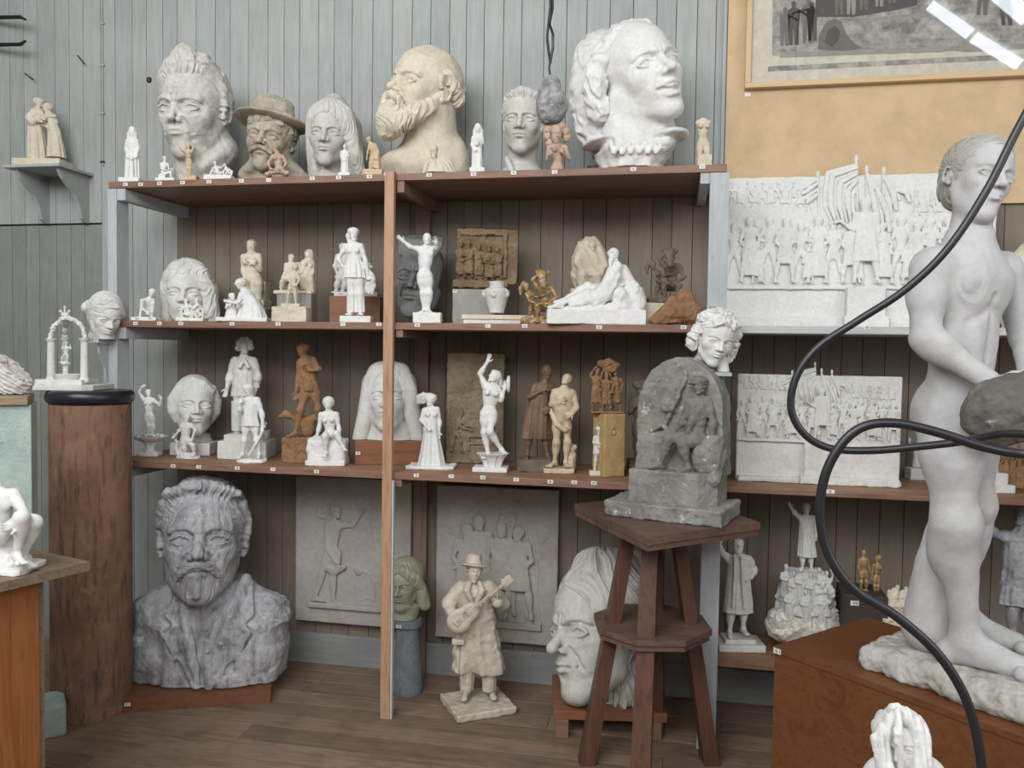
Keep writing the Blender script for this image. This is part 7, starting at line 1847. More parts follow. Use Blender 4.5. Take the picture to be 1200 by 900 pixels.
@piece
def f_relief_bird():
    S = Flat('plaster_relief', 346.5, 481, 556, 742, YW-.05, 'large flat plaster relief of a nude boy reaching up, leaning behind the middle post', M['panel'], k=.3, vox=.75, z0=at(346, 735, Y=YW-.05)[2]+.0)
    S.slab(((346.5, 557), (480, 738)), 9, lumps=.3); P = S.P
    F = S.rel('boy_relief')
    body(F, P, 112, hd=(395, 600, -10, 60, 0, 5), nk=(392, 609, -8), pe=(390, 645, -8), sL=(385, 616, -8), sR=(400, 615, -8), aL=((384, 640, -13), (394, 657, -17), (400, 661, -17)), aR=((413, 616, -6), (424, 601, -6), (428, 596, -6)), lL=((385, 648, -8), (378, 672, -6), (370, 700, -5)), lR=((396, 648, -8), (391, 678, -9), (392, 704, -8)), toes=((.9, -.1), (.9, -.1)), muscle=1)
    tube(F, P, [(388, 596, 0), (380, 606, 0), (371, 603, 0), (374, 594, 0), (380, 593, 0)], [2.5, 3, 3, 2.5, 2], 2)
    tube(F, P, [(384, 664, -8), (392, 668, -12), (404, 664, -12)], [4, 6, 3], 3)
    body(F, P, 50, hd=(436, 592, 0, -20, 0, 0), nk=(437, 598, 0), pe=(439, 612, 0), sL=(433, 600, 0), sR=(441, 600, 0), aL=((429, 598, 0), (427, 594, 0), (426, 592, 0)), aR=((444, 604, 0), (446, 610, 0), (446, 613, 0)), lL=((437, 615, 0), (436, 622, 0), (438, 628, 0)), lR=((441, 615, 0), (443, 622, 0), (442, 630, 0)))
    tube(F, P, [(440, 700, 0), (438, 685, 0), (432, 672, 0), (424, 668, 0)], 2, 1); blob(F, P, 420, 668, 0, (6, 6, 7), 2); F.add(rbox(P(405, 711, 0), (46, 14, 3), 1), 1); tube(F, P, [(422, 704, 0), (430, 700, 0), (440, 704, 0)], 2.5, 2)
    S.done()
@piece
def f_relief_group():
    S = Flat('plaster_relief', 511, 652, 566, 762, YW-.055, 'large flat plaster relief of travellers under an arching branch, behind the guitar player', M['panel'], k=.35, vox=.75)
    S.slab(((512, 568), (652, 758)), 10, lumps=.3); P = S.P; F = S.rel('figures_relief')
    rfig(F, P, 548, 722, 108, arms=((-.1, .55), (.1, .6)), hyaw=30, skirt=.25, d=-8); rfig(F, P, 562, 720, 116, arms=((-.08, .6), (.2, .48)), hyaw=20, skirt=.3, d=-12)
    rfig(F, P, 588, 722, 108, arms=((-.1, .5), (.08, .55)), hyaw=0, skirt=.3, d=-6); rfig(F, P, 608, 726, 108, arms=((-.22, .6), (-.05, .5)), hyaw=-50, skirt=.32, d=-11)
    F.add(ell(P(588, 612, 0), (8, 6, 1.6)), .5); F.add(cap(P(588, 611, 0), P(588, 607, 0), 4.6, 4.4), .5)
    tube(F, P, [(592, 660, -5), (603, 605, -5)], 2.4, 1)
    for i in range(14):
        a = math.radians(-95+i*13); b = math.radians(-95+(i+1)*13); f = lambda t: P(584+50*math.sin(t), 640-56*math.cos(t)+(18 if t > 1.2 else 0), 0); F.add(cap(f(a), f(b), 1.8), 1)
        if i % 2: F.add(cap(f(a), P(584+(58+3*math.sin(i))*math.sin(a+.1), 640-66*math.cos(a+.1), 0), 1.2), .5); blob(F, P, 584+58*math.sin(a+.12), 640-64*math.cos(a+.12), 0, 2.4, 1)
    tube(F, P, [(622, 630, 0), (630, 670, 0), (628, 700, 0), (632, 730, 0)], [3, 2.5, 2.5, 3], 2); F.add(rbox(P(595, 732, 0), (40, 12, 4), 1), 1)
    for x in (617, 624): blob(F, P, x, 722, 0, (3, 4, 6), 1)
    S.done()

@piece
def f_small_head_pedestal():
    fp = fl(472, 817, 0); D = depth(fp); s = D/FPX
    zt = zat(472, 725, fp[0], fp[1]+.05); r = empty('vase_pedestal', (fp[0], fp[1]+.06, 0)); tag(r, 'blue-grey speckled stoneware pedestal with a narrow waist and round cap', 'pedestal')
    MB().lathe([(17.2*s, 0), (18*s, .01), (18.2*s, .04), (16.5*s, .13), (14*s, .24), (13.2*s, zt-.05), (13.6*s, zt-.034)], n=48).build('stem', M['lead'], r, smooth=True)
    MB().lathe([(15*s, zt-.0335), (17*s, zt-.03), (17.2*s, zt-.006), (16.4*s, zt)], n=48).build('cap', M['lead'], r, smooth=True)
    tagplate(r, 88, (-.02, -17.4*s, zt-.018), (1, 0), .022, .013)
    S = Piece('head_sculpture', (fp[0]+.008, fp[1]+.06, zt+.0005), 'greenish bronzed head of a young woman looking down, on the grey stoneware pedestal', 'head', vox=.55, mat=M['green'])
    setloc(S, np.array([fp[0]+.008, fp[1]+.06, zt+.0005])); P = S.P
    F = S.part('head'); c = P(474, 684, 0); R = S.R(-22, -16, 4); H = 56
    head(F, c, H, R=R, neck=(.2, .02, .02), ears=False, w=.9, brow=.8, lips=1.2, nose=.95, cheek=1.0)
    F.add(loft([(0, P(474, 722, 0)[0], 0, 15, 14), (P(476, 708, 0)[2], P(476, 708, 0)[0], 0, 17, 14)]), 6); F.cut(half((0, 0, 1), .2))
    G = S.part('hair'); hairshell(G, c, H, R, w=.9, t=.06, front=.26, k=.05); G.push(c, R, H)
    for s_ in (-1, 1): G.add(chain([(s_*.1, -.28, .36), (s_*.31, -.14, .18), (s_*.35, .0, -.05), (s_*.36, .08, -.3), (s_*.4, .1, -.45)], [.08, .1, .12, .14, .13]), .08)
    G.add(ell((0, .25, -.25), (.35, .2, .35)), .1); G.disp(*strands(18, 4, .018, 'z', 7)); G.pop(); G.cut(half((0, 0, 1), .2)); S.done()

@piece
def f_guitarist():
    S = Piece('statuette', fl(560, 827, .0005), 'cream floor statue of a man in hat and long coat playing a guitar', 'statue', vox=.6, mat=M['ivory2'])
    P = S.P; F = S.part('figure')
    body(F, P, 172, hd=(556, 669, -4, 12, -14, 6), nk=(557, 681, 0), pe=(556, 730, 0), sL=(540, 688, -2), sR=(574, 687, 0), aL=((524, 706, -4), (528, 719, -20), (537, 724, -26)), aR=((591, 707, -4), (582, 706, -18), (575, 700, -22)), lL=((550, 736, 0), (548, 776, -2), (547, 809, 0)), lR=((566, 736, 0), (572, 775, -2), (576, 808, 4)), shoes=True, hh=.15, armf=1.45, hk=dict(hi=True, age=.5, eyes='lid', neck=None), hands=(.5, .6), hn=((.3, .9, 0), (0, .8, .5)), toes=((-.15, -1), (.2, -1)), legf=1.1)
    C = S.part('coat')
    robe(C, P, [(562, 786, 2, 30, 17), (560, 765, 2, 28, 16), (558, 740, 2, 24, 15), (557, 715, 1, 22, 14.5), (557, 695, 0, 23, 13), (557, 686, 0, 19, 10)], .05, 7, 3, 0, pw=2.3)
    C.sub(chain([P(551, 800, -18), P(551, 760, -22), P(553, 735, -24)], [11, 6, 1]), 4); C.sub(chain([P(556, 684, -12), P(556, 702, -20)], [6, 1]), 3)
    for s_ in (-1, 1): tube(C, P, [(556+s_*6, 684, -9), (556+s_*9, 692, -15), (556+s_*2, 708, -17)], [3, 4, 2], 2)
    tube(C, P, [(540, 690, -2), (526, 706, -5)], [9, 7.5], 5); tube(C, P, [(526, 707, -5), (529, 717, -18)], [7.2, 6.4], 3); tube(C, P, [(574, 689, 0), (590, 707, -5)], [9, 7.5], 5); tube(C, P, [(590, 708, -5), (583, 706, -17)], [7.4, 6.4], 3)
    for x_ in (547, 573): robe(C, P, [(x_, 808, 0, 7.5, 8), (x_, 790, 0, 8.5, 9), (x_, 770, 0, 10, 9)], .05, 5, 1, 2)
    C.add(rbox(P(537, 752, -15), (7, 3, 3), 1), 1); C.lumps(.8, 9, 3)
    Hh = S.part('hat'); Hh.push(P(555, 661.5, -4), S.R(10, -4, 6)); Hh.add(ell((0, 0, -1.5), (15.5, 15, 2.4))); Hh.add(loft([(-1, 0, 0, 10, 10.5), (5, 0, 0, 9.5, 10), (10, 0, 0, 8.4, 9), (12, 0, 0, 6, 7)]), 2); Hh.sub(ell((0, 0, 13), (3, 8, 3)), 2); Hh.pop(); Hh.lumps(.4, 5)
    G = S.part('guitar'); a = P(541, 725, -24); b = P(592, 683, -21); u = norm(np.array(b)-np.array(a)); w_ = norm(np.cross(u, (0, 1, 0))); R = np.stack([u, np.cross(w_, u)*1.0, w_], 1)
    G.add(ell(V3(a)-u*4, (14, 4.5, 14), R)); G.add(ell(V3(a)+u*12, (12, 4.5, 10.5), R), 4); G.cut(rbox(V3(a)+u*10, (60, 3.4, 30), 1, R), .5)
    G.sub(ell(V3(a)+u*7+R[:, 1]*-4, (4.2, 3, 4.2), R), .3); G.sub(ell(V3(a)+u*7+R[:, 1]*4, (.1, .1, .1), R))
    G.add(cap(V3(a)+u*18, b, 2.1, 1.9), 1); G.add(rbox(V3(b)+u*3, (7, 1.8, 4.6), 1, R), 1)
    for i in (-1, 1): G.add(ball(V3(b)+u*5+w_*i*4.6, 1.6), .5); G.add(ball(V3(b)+u*0+w_*i*4.6, 1.6), .5)
    G.add(rbox(V3(a)-u*8+R[:, 1]*(-3.6), (1.2, 1, 4), .4, R), .3)
    for i in range(-2, 3): G.add(cap(V3(a)-u*8+w_*i*1.2+R[:, 1]*-4.2, V3(b)+w_*i*.6+R[:, 1]*-2.2, .35), .2)
    B = S.part('base'); th = math.radians(22); Rb = np.array([[math.cos(th), -math.sin(th), 0], [math.sin(th), math.cos(th), 0], [0, 0, 1]])
    B.add(rbox((0, -4, 4.4), (36, 33, 4.4), 2, Rb)); B.lumps(.7, 7, 2); S.done()

@piece
def f_giant_head():
    a, b = fl(648, 864, 0), fl(775, 868, 0); bh = .105
    u = (b-a)[:2]/np.linalg.norm((b-a)[:2]); w_ = np.array([-u[1], u[0]]); r = empty('wooden_pallet', (a[0], a[1], 0)); tag(r, 'low reddish wooden pallet under the giant head', 'pallet')
    for i in range(3):
        for j in range(2): o = MB().box((.01+j*.36, .0+i*.15, 0), (.06+j*.36, .05+i*.15, bh-.035), bev=.002).build('foot', M['shelfwood'], r); o.rotation_euler = (0, 0, math.atan2(u[1], u[0]))
    for i in range(4): o = MB().box((0, i*.092, bh-.034), (.44, .088+i*.092, bh), bev=.002).build('slat', M['plinthwood'], r); o.rotation_euler = (0, 0, math.atan2(u[1], u[0]))
    S = Piece('head_sculpture', fl(700, 850, bh), 'giant pale head with long flowing hair looking left, behind the modelling stand', 'head', vox=1.15, mat=M['old'])
    ctr = (a+b)/2; setloc(S, on(706, bh+.0005, ctr[1]+.19)); P = S.P; F = S.part('head'); c = P(706, 738, 0); R = S.R(-52, -2, -3); H = 158
    head(F, c, H, R=R, w=.95, age=.7, brow=1.3, ears=False, nose=1.1, eyes='pupil', jaw=1.02, cheek=1.1)
    F.add(loft([(0, P(710, 850, 4)[0], 6, 40, 40), (P(700, 815, 0)[2], P(705, 815, 0)[0], 0, 42, 42)]), 18); F.cut(half((0, 0, 1), .3)); F.lumps(.8, 14, 4)
    G = S.part('hair'); hairshell(G, c, H, R, w=.95, t=.03, front=.3, k=.05)
    tube(G, P, [(716, 656, -10), (738, 690, -22), (742, 740, -24), (738, 800, -22), (728, 852, -16)], [12, 17, 20, 24, 24], 14); tube(G, P, [(700, 653, 10), (740, 670, 20), (748, 730, 24), (750, 845, 20)], [12, 24, 24, 22], 14); tube(G, P, [(690, 660, 30), (720, 700, 44), (730, 840, 36)], [14, 34, 34], 14)
    G.cut(half((0, 0, 1), .3)); G.push(c, R, H); G.disp(*strands(20, 3, .05, 'z', 12, wav=.7)); G.pop(); S.done()

# ------------------------------------------------------------------ grey stele on the modelling stand, curly head on the post
@piece
def stele():
    z = standtop+.0005; S = Piece('clay_stele', fl(792, 604, z), 'dark grey arched stele with a seated man in relief, on the modelling stand', 'stele', vox=.85, mat=M['stone']); setloc(S, on(790, z, sc[1]+.0))
    P = S.P; A = -28; R = rotm(A); c0 = V3(P(789, 604, 0)); c0[2] = 0
    B = S.part('base_slab'); B.push(c0, R); B.add(rbox((-2, 0, 9), (69, 44, 9), 2)); B.sub(half((-1, -1.2, 0), 78), 4); B.pop(); B.lumps(1.2, 9, 2); B.lumps(.5, 4, 5)
    K = S.part('block'); K.push(c0, R); K.add(rbox((4, 2, 36), (50, 32, 19), 1.5)); K.sub(half((1, -1, 0), 46), 1); K.pop(); K.lumps(.7, 8, 3)
    F = S.part('arch'); F.push(c0, R)
    zt = P(812, 417, 0)[2]-2
    def arch(x, y, z):
        zc = zt-62; dx = (x-6)/50.0; up = np.maximum(z-zc, 0)/62.0
        w = 1+np.clip((110-z)/110, 0, 1)*.08
        d2 = (np.sqrt((dx/w)**2+up**2)-1)*50
        return np.maximum(np.maximum(d2, np.abs(y-14)-20), 50-z)
    F.add((arch, np.array([-52, -8, 50.]), np.array([64, 36, zt+2])))
    F.sub(ell((0, -12, 118), (34, 15, 56)), 8); F.lumps(.9, 14, 2); F.lumps(.45, 5, 6); F.pop()
    G = S.part('seated_figure', M['dark2']); dd = lambda x: -(x-789)*.53-4
    q = lambda x, y, o=0: (x, y, dd(x)+o)
    body(G, P, 148, hd=(*q(820, 452, -6), -38, -10, 0), nk=q(819, 464, -3), pe=q(818, 513, 0), sL=q(809, 472, -6), sR=q(829, 471, 2), aL=(q(800, 495, -10), q(789, 505, -14), q(784, 506, -15)), aR=(q(836, 495, -4), q(833, 517, -4), q(832, 524, -4)), lL=(q(812, 515, -3), q(784, 513, -16), q(774, 544, -12)), lR=(q(821, 516, -2), q(799, 519, -16), q(807, 549, -12)), shoes=True, armf=1.15, legf=1.12, toes=((-1, -.3), (-1, -.3)))
    G.add(ell(P(*q(819, 446, -5)), (9, 9, 5)), 2); G.add(ell(P(*q(814, 449, -9)), (8, 7, 1.8)), 1)
    tube(G, P, [q(812, 472, -8), q(812, 490, -10), q(806, 506, -12)], [4, 4, 3], 3); G.lumps(.6, 5, 2)
    K2 = S.part('carved_ground'); K2.add(ell(P(*q(832, 537, 0)), (20, 14, 24))); tube(K2, P, [q(838, 560, -4), q(836, 520, 0)], [8, 12], 5); tube(K2, P, [q(752, 556, 2), q(790, 560, -3), q(836, 563, -6)], [5, 5, 7], 4)
    tube(K2, P, [q(778, 500, 4), q(792, 470, 4), (805, 440, dd(805)+4), q(800, 428, 6)], [3, 3, 3, 2], 2); tube(K2, P, [q(762, 505, 2), q(775, 498, 0), q(786, 505, -4)], [3, 3, 2], 2); blob(K2, P, *q(783, 475, 3), (8, 5, 9), 3)
    K2.lumps(1.1, 6, 4); S.done()

@piece
def curly_head():
    pb2 = at(845, 438, Y=YF-.075); bsr = empty('bracket_shelf', (pb2[0], YF-.075, pb2[2]+.006)); tag(bsr, 'small grey bracket shelf fixed to the right post under the curly head', 'shelf')
    MB().box((-.06, -.05, -.014), (.035, .074, 0), bev=.002).build('shelf_board', M['board'], bsr); MB().prism([(.074, -.015), (-.02, -.015), (.02, -.06), (.074, -.14)], -.03, -.015, 'x').build('bracket', M['postpaint'], bsr)
    S = Piece('head_sculpture', (pb2[0], YF-.08, pb2[2]+.0065), 'white head of a smiling child with tousled curls above the grey stele', 'head', vox=.55, mat=M['white'])
    setloc(S, np.array([pb2[0]-.012, YF-.08, pb2[2]+.0065])); P = S.P
    F = S.part('head'); c = P(838, 396, 0); R = S.R(24, -10, 14); H = 62
    head(F, c, H, R=R, w=1.0, smile=.6, cheek=1.25, brow=.6, nose=.8, ears=False, jaw=.9, lips=1.1, neck=(.18, .02, .02))
    F.add(cap(P(845, 425, 0), P(848, 437, 0), 8, 7), 6); F.cut(half((0, 0, 1), .2))
    G = S.part('hair')
    G.push(c, R, H); G.add(ell((0, .1, .12), (.36, .42, .38))); G.sub(ell((0, -.42, -.12), (.25, .36, .38)), .05)
    for x, z, r in ((-.36, .1, .12), (-.33, .28, .13), (-.2, .42, .13), (-.04, .46, .13), (.12, .42, .13), (.27, .32, .13), (.37, .14, .13), (.4, -.04, .12), (.4, -.2, .12), (.36, -.34, .11), (-.4, -.08, .12), (-.38, -.22, .12), (.3, -.46, .1)): G.add(ball((x, -.06+.1*(r*7 % 1), z), r), .05)
    for x, z in ((-.15, .33), (0, .36), (.15, .33)): G.add(ball((x, -.25, z), .1), .05)
    G.disp(*strands(12, 6, .05, 'z', 5, wav=.8)); G.disp(*curls(.14, .05, 6)); G.pop(); S.done()

# ------------------------------------------------------------------ reliefs of the right bay
def monument_relief(S, T, k1=1.0, dense=1):
    """T maps unit coordinates (u 0..1 across, v 0..1 from the plinth line up to the slab top) to pixels"""
    P = S.P; F = S.rel('crowd_relief'); rr = random.Random(4)
    def px(u, v): return T(u, v)
    hgt = abs(px(.5, 0)[1]-px(.5, 1)[1])
    h = hgt*.60; n = 16
    for i in range(n):
        u = .025+.95*i/(n-1)
        if .47 < u < .58: continue
        x, y = px(u, .0+.01*rr.random()); hh2 = h*(.92+.14*rr.random())
        rfig(F, P, x, y-2, hh2, lean=rr.uniform(-.03, .06)*(1 if u < .5 else -1), arms=((rr.uniform(-.16, .02), rr.uniform(.45, .7)), (rr.uniform(-.02, .16), rr.uniform(.45, .7))), hyaw=45 if u < .5 else -45, skirt=(0, .12, 0, .3)[i % 4], w=.86, d=-2-4*(i % 2))
        if i % 3 == 1: rfig(F, P, x+hgt*.07, y-1, hh2*.6, hyaw=40 if u < .5 else -40, skirt=.2, d=-5)
        blob(F, P, x+hgt*.06, y-h*.93, 1, (3.4*hgt/130, 4, 4*hgt/130), 1)
    n2 = 34
    for i in range(n2):
        u = .02+.96*i/(n2-1)
        if .33 < u < .69: continue
        x, y = px(u, .66+.015*rr.random()+(.07 if u < .3 else 0)); hs = hgt*.2
        rfig(F, P, x, y, hs, hyaw=40, skirt=.2 if i % 2 else 0, w=1.2, d=-1)
        if i % 2 == 0: blob(F, P, x, y-hs*1.15, 0, (2.2*hgt/130, 2.5, 2.8*hgt/130), .8); tube(F, P, [(x, y-hs*.9, 0), (x+1, y-hs*1.1, 0)], 1.2*hgt/130, .8)
    F.lumps(.5, 4, 3)
    G = S.rel('flags_relief', k=.45)
    def flag(pole_top, pole_bot, pts, r):
        a, b = px(*pole_top), px(*pole_bot); G.add(cap(P(a[0], a[1], -3), P(b[0], b[1], -2), 1.6*k1), .8)
        G.add(ell(P(a[0], a[1]-2, -3), (2.2*k1, 3, 5*k1)), .5)
        for n_, (line, rad) in enumerate(pts): G.add(chain([P(*px(*p), -2-5*k1*(n_ % 2)) for p in line], rad), r)
    flag((.49, 1.18), (.50, .5), [([(.492, 1.14-.03*i), (.455-.012*(6-i)+.004*i, 1.06-.03*i), (.40+.012*i-.004*(6-i), .90-.01*i), (.375+.017*i, .74), (.40+.014*i, .60)], [2*k1, 3*k1, 3.8*k1, 3*k1, 1.6*k1]) for i in range(7)], .7*k1)
    flag((.53, 1.08), (.56, .5), [([(.53, 1.05), (.535+.012*i, .9), (.545+.02*i, .7), (.55+.022*i, .52)], [2*k1, 3*k1, 3.4*k1, 2*k1]) for i in range(4)], .8*k1)
    flag((.595, 1.07), (.59, .4), [([(.60, 1.03), (.64, .93), (.655, .82)], [2*k1, 3.5*k1, 2*k1]), ([(.60, 1.0), (.63, .88), (.64, .72)], [2*k1, 4*k1, 2*k1]), ([(.602, .95), (.615, .8), (.625, .62)], [2*k1, 4*k1, 2*k1]), ([(.65, .9), (.68, .88), (.69, .8)], [2.5*k1, 3*k1, 2*k1])], 1.0*k1)
    flag((.345, 1.03), (.35, .62), [([(.34, 1.0-.05*i), (.31, .95-.05*i), (.275+.01*i, .90-.04*i)], [1.8*k1, 3.2*k1, 2*k1]) for i in range(4)], .8*k1)
    G.lumps(.3*k1, 5*k1, 3)
    O = S.rel('orator_relief', k=.6); x, y = px(.525, .0)
    rfig(O, P, x, y-2, hgt*.80, arms=((-.30, .74), (.12, .55)), hyaw=-10, skirt=.27, w=1.15, d=-8)

@piece
def upper_relief():
    S = Flat('plaster_relief', 850.5, 1163, 208, 378, YW-.1, 'large white relief of a flag waving crowd under the tan wall', M['white'], vox=.8, k=.5, z0=H2+.0005)
    P = S.P; S.slab(((850.5, 209), (1163.5, 376)), 14, lumps=.4, ground=True)
    def T(u, v): return 852+u*308, 335+1.5*u-v*(126-2*u)
    monument_relief(S, T, 1.0)
    B = S.part('plinth_band', None, 1.0); a, b = P(852, 338), P(1163, 340); B.add(rbox(((a[0]+b[0])/2, -1, a[2]), ((b[0]-a[0])/2, 3.5, 1.6), .8)); a, b = P(852, 371), P(1163, 373); B.add(rbox(((a[0]+b[0])/2, -3, a[2]/2), ((b[0]-a[0])/2, 5, a[2]/2), 1))
    a, b = P(990, 337), P(1034, 372); B.add(rbox(((a[0]+b[0])/2, -6, (a[2])/2), ((b[0]-a[0])/2, 8, a[2]/2), 1)); a, b = P(986, 372), P(1038, 374); B.add(rbox(((a[0]+b[0])/2, -8, a[2]/2), ((b[0]-a[0])/2, 9, a[2]/2+1), 1)); B.lumps(.5, 8); S.done()

@piece
def lower_relief():
    S = Flat('plaster_relief', 863, 1055, 436, 566, YF+.2, 'smaller white relief of a crowd under flags on the lower shelf behind the hose', M['white2'], vox=.6, k=.5, z0=H3+.0005)
    P = S.P; S.slab(((865, 438), (1054, 560)), 11, lumps=.3, ground=True)
    def T(u, v): return 865+u*186-v*1, 513+6*u-v*(76-4*u)
    monument_relief(S, T, .62)
    B = S.part('plinth_band', None, .9); a, b = P(864, 515), P(1055, 521); B.add(rbox(((a[0]+b[0])/2, -1, (a[2]+b[2])/2), ((b[0]-a[0])/2, 3, 1.2), .6))
    b = P(1055, 560); a = P(864, 556); B.add(rbox(((a[0]+b[0])/2, -3, 3), ((b[0]-a[0])/2, 5, 3), 1)); a, b = P(942, 517), P(1052, 557); B.add(rbox(((a[0]+b[0])/2, -2, a[2]/2), ((b[0]-a[0])/2, 4, a[2]/2), 1)); a = P(936, 556); B.add(rbox(((a[0]+b[0])/2, -5, 4.5), ((b[0]-a[0])/2, 7, 4.5), 1)); B.lumps(.5, 8); S.done()
# ------------------------------------------------------------------ the standing boy on the ochre box
@piece
def boy():
    hb = .072; fp = fl(1138, 780, bz+hb)
    S = Piece('boy_statue', np.array([fp[0], fp[1], bz+.0005]), 'tall white statue of a nude boy holding a rough stone', 'statue', vox=1.45, mat=M['boy'])
    P = S.P; F = S.part('figure', vox=1.35); hz = hb/S.s
    q = V3; H = 640
    nk, pe = q(P(1136, 282, 2)), q(P(1120, 478, 0)); sL, sR = q(P(1098, 314, -14)), q(P(1172, 314, 30))
    up = nk-pe; R = basis(up, sR-sL); mid = lambda t: pe+(nk-pe)*t; fw = -R[:, 1]
    # trunk, turned to the right
    F.add(ell(mid(.70), (46, 34, 66), R)); F.add(ell(mid(.36), (38, 30, 66), R), 26); F.add(ell(mid(.03)+q((3, 4, 0)), (35, 35, 40), R), 26)
    F.add(cap(sL, sR, 17, 17), 26); F.add(cap(mid(.90), nk, 23, 20), 20)
    F.add(cap(nk, q(P(1141, 240, 2)), 22, 21), 12)
    for s in (-1, 1):
        F.add(ell(mid(.74)+R[:, 0]*s*21+fw*25, (23, 11, 22), R), 16)
        F.sub(chain([mid(.58)+R[:, 0]*s*6+fw*36, mid(.50)+R[:, 0]*s*26+fw*31], [1.5, 2]), 10)
        F.add(ell(mid(.34)+R[:, 0]*s*12+fw*25, (10, 6, 34), R), 10)
        F.add(ball(mid(.67)+R[:, 0]*s*26+fw*33, 1.6), 2)
    F.sub(chain([mid(.66)+fw*37, mid(.28)+fw*33], [1.2, 1.2]), 7); F.sub(ball(mid(.17)+fw*36, 2.2), 5)
    for s in (-1, 1): F.add(cap(mid(.96)+R[:, 0]*s*6+fw*16, mid(.92)+R[:, 0]*s*40+fw*8, 4.5, 4.5), 8)
    F.add(ell(pe+q((-13, 24, -8)), (25, 28, 34)), 16)
    # near arm crossing to the stone
    F.add(ball(q(P(1091, 313, -18)), 22), 14)
    eL, wL = q(P(1084, 396, -26)), q(P(1158, 446, -66)); limb(F, q(P(1088, 318, -20)), eL, 20, 16, (.35, (0, 0, 0), 20), 4); limb(F, eL, wL, 16.5, 11.5, (.22, (0, 0, 0), 17.5), 3)
    hL = q(P(1186, 470, -76)); hand(F, wL, hL-wL, (.5, .6, -.6), 60, .32, 1)
    eR, wR = q(P(1200, 398, 14)), q(P(1207, 440, -36)); F.add(ball(q(P(1177, 318, 26)), 20), 14); limb(F, q(P(1179, 322, 24)), eR, 18, 14, None, 5); limb(F, eR, wR, 14, 11, None, 6); hR = q(P(1196, 462, -50)); hand(F, wR, hR-wR, (-.6, .4, -.6), 58, .4, -1)
    # legs
    h1, k1_ = q(P(1113, 500, -4)), q(P(1119, 612, -10)); a1 = q(P(1131, 738, 0)); limb(F, h1, k1_, 30, 22.5, (.3, (0, 0, 0), 31), 18); F.add(ell(k1_+q((3, -5, -4)), (22, 21, 22)), 14); limb(F, k1_, a1, 22, 15, (.28, (-4, 9, 0), 25), 16)
    an = q(P(1133, 748, 0)); an[2] = hz+104*.26; F.add(cap(a1, an, 15, 15), 6)
    foot(F, an, (.80, -.60), 104, toes=True)
    h2, k2_ = q(P(1132, 496, 22)), q(P(1144, 592, 30)); a2 = q(P(1124, 700, 74)); limb(F, h2, k2_, 28, 20, (.35, (0, 0, 0), 28), 16); limb(F, k2_, a2, 21, 14, (.28, (0, 8, 0), 22), 12); an2 = q(P(1138, 726, 74)); an2[2] = hz+96*.26; F.add(cap(a2, an2, 14, 14), 6); foot(F, an2, (.9, -.42), 96)
    F.add(ell(q(P(1149, 502, -26)), (8, 8, 14)), 8); F.add(ball(q(P(1149, 514, -24)), 8), 5)
    c = P(1145, 211, 2); Rh = S.R(40, -12, 4); head(F, c, 103, R=Rh, w=.92, brow=.8, jaw=.92, cheek=.9, nose=.95, lips=1.05)
    F.lumps(.7, 22, 3)
    G = S.part('hair', M['boy2'], 1.0); hairshell(G, c, 103, Rh, w=.92, t=.022, front=.22, k=.04); G.push(c, Rh, 103); G.disp(*strands(22, 5, .03, 'x', 4)); G.disp(*curls(.14, .012, 2)); G.pop()
    T = S.part('supporting_trunk', vox=1.3); T.add(chain([P(1110, 600, 62), P(1096, 660, 56), P(1087, 735, 50)], [16, 23, 30]), 6); T.lumps(1.0, 26, 2); T.cut(half((0, 0, 1), hz-6))
    B = S.part('rock_base', M['rockbase'], 1.5); ca, sa = math.cos(YAW), math.sin(YAW)
    def lo2(w): d = (np.array([w[0], w[1]])-S.loc[:2])/S.s; return np.array([ca*d[0]+sa*d[1], -sa*d[0]+ca*d[1], 0])
    u2 = lo2(S.loc[:2]+e1b*S.s); u2 /= np.linalg.norm(u2); v2 = np.array([-u2[1], u2[0], 0]); Rb = np.stack([u2, v2, q((0, 0, 1))], 1)
    A_ = lo2(fl(992, 779, bz)); Bq = lo2(fl(1052, 728, bz+hb*.8)); half_w = abs((Bq-A_) @ v2)/2; start = A_+v2*half_w; Lh = 165
    cc = start+u2*Lh
    B.add(rbox(cc+q((0, 0, hz*.46)), (Lh-8, half_w-4, hz*.52), 14, Rb)); B.add(ell(cc-u2*(Lh-62)+q((0, 0, hz*.35)), (66, half_w*.86, hz*.55), Rb), 14); B.add(ell(cc+q((0, 0, hz*.3)), (Lh*.9, half_w*1.04, hz*.62), Rb), 12)
    B.lumps(3.0, 26, 3); B.lumps(1.6, 8, 5); B.cut(half((0, 0, 1), .4))
    K = S.part('held_stone', M['dark'], 1.1); K.add(ell(P(1188, 480, -80), (48, 28, 36))); K.add(ell(P(1158, 490, -82), (24, 22, 26)), 10); K.add(ell(P(1215, 470, -76), (34, 28, 36)), 10); K.lumps(3.6, 20, 3); K.lumps(1.2, 7, 5)
    S.done()

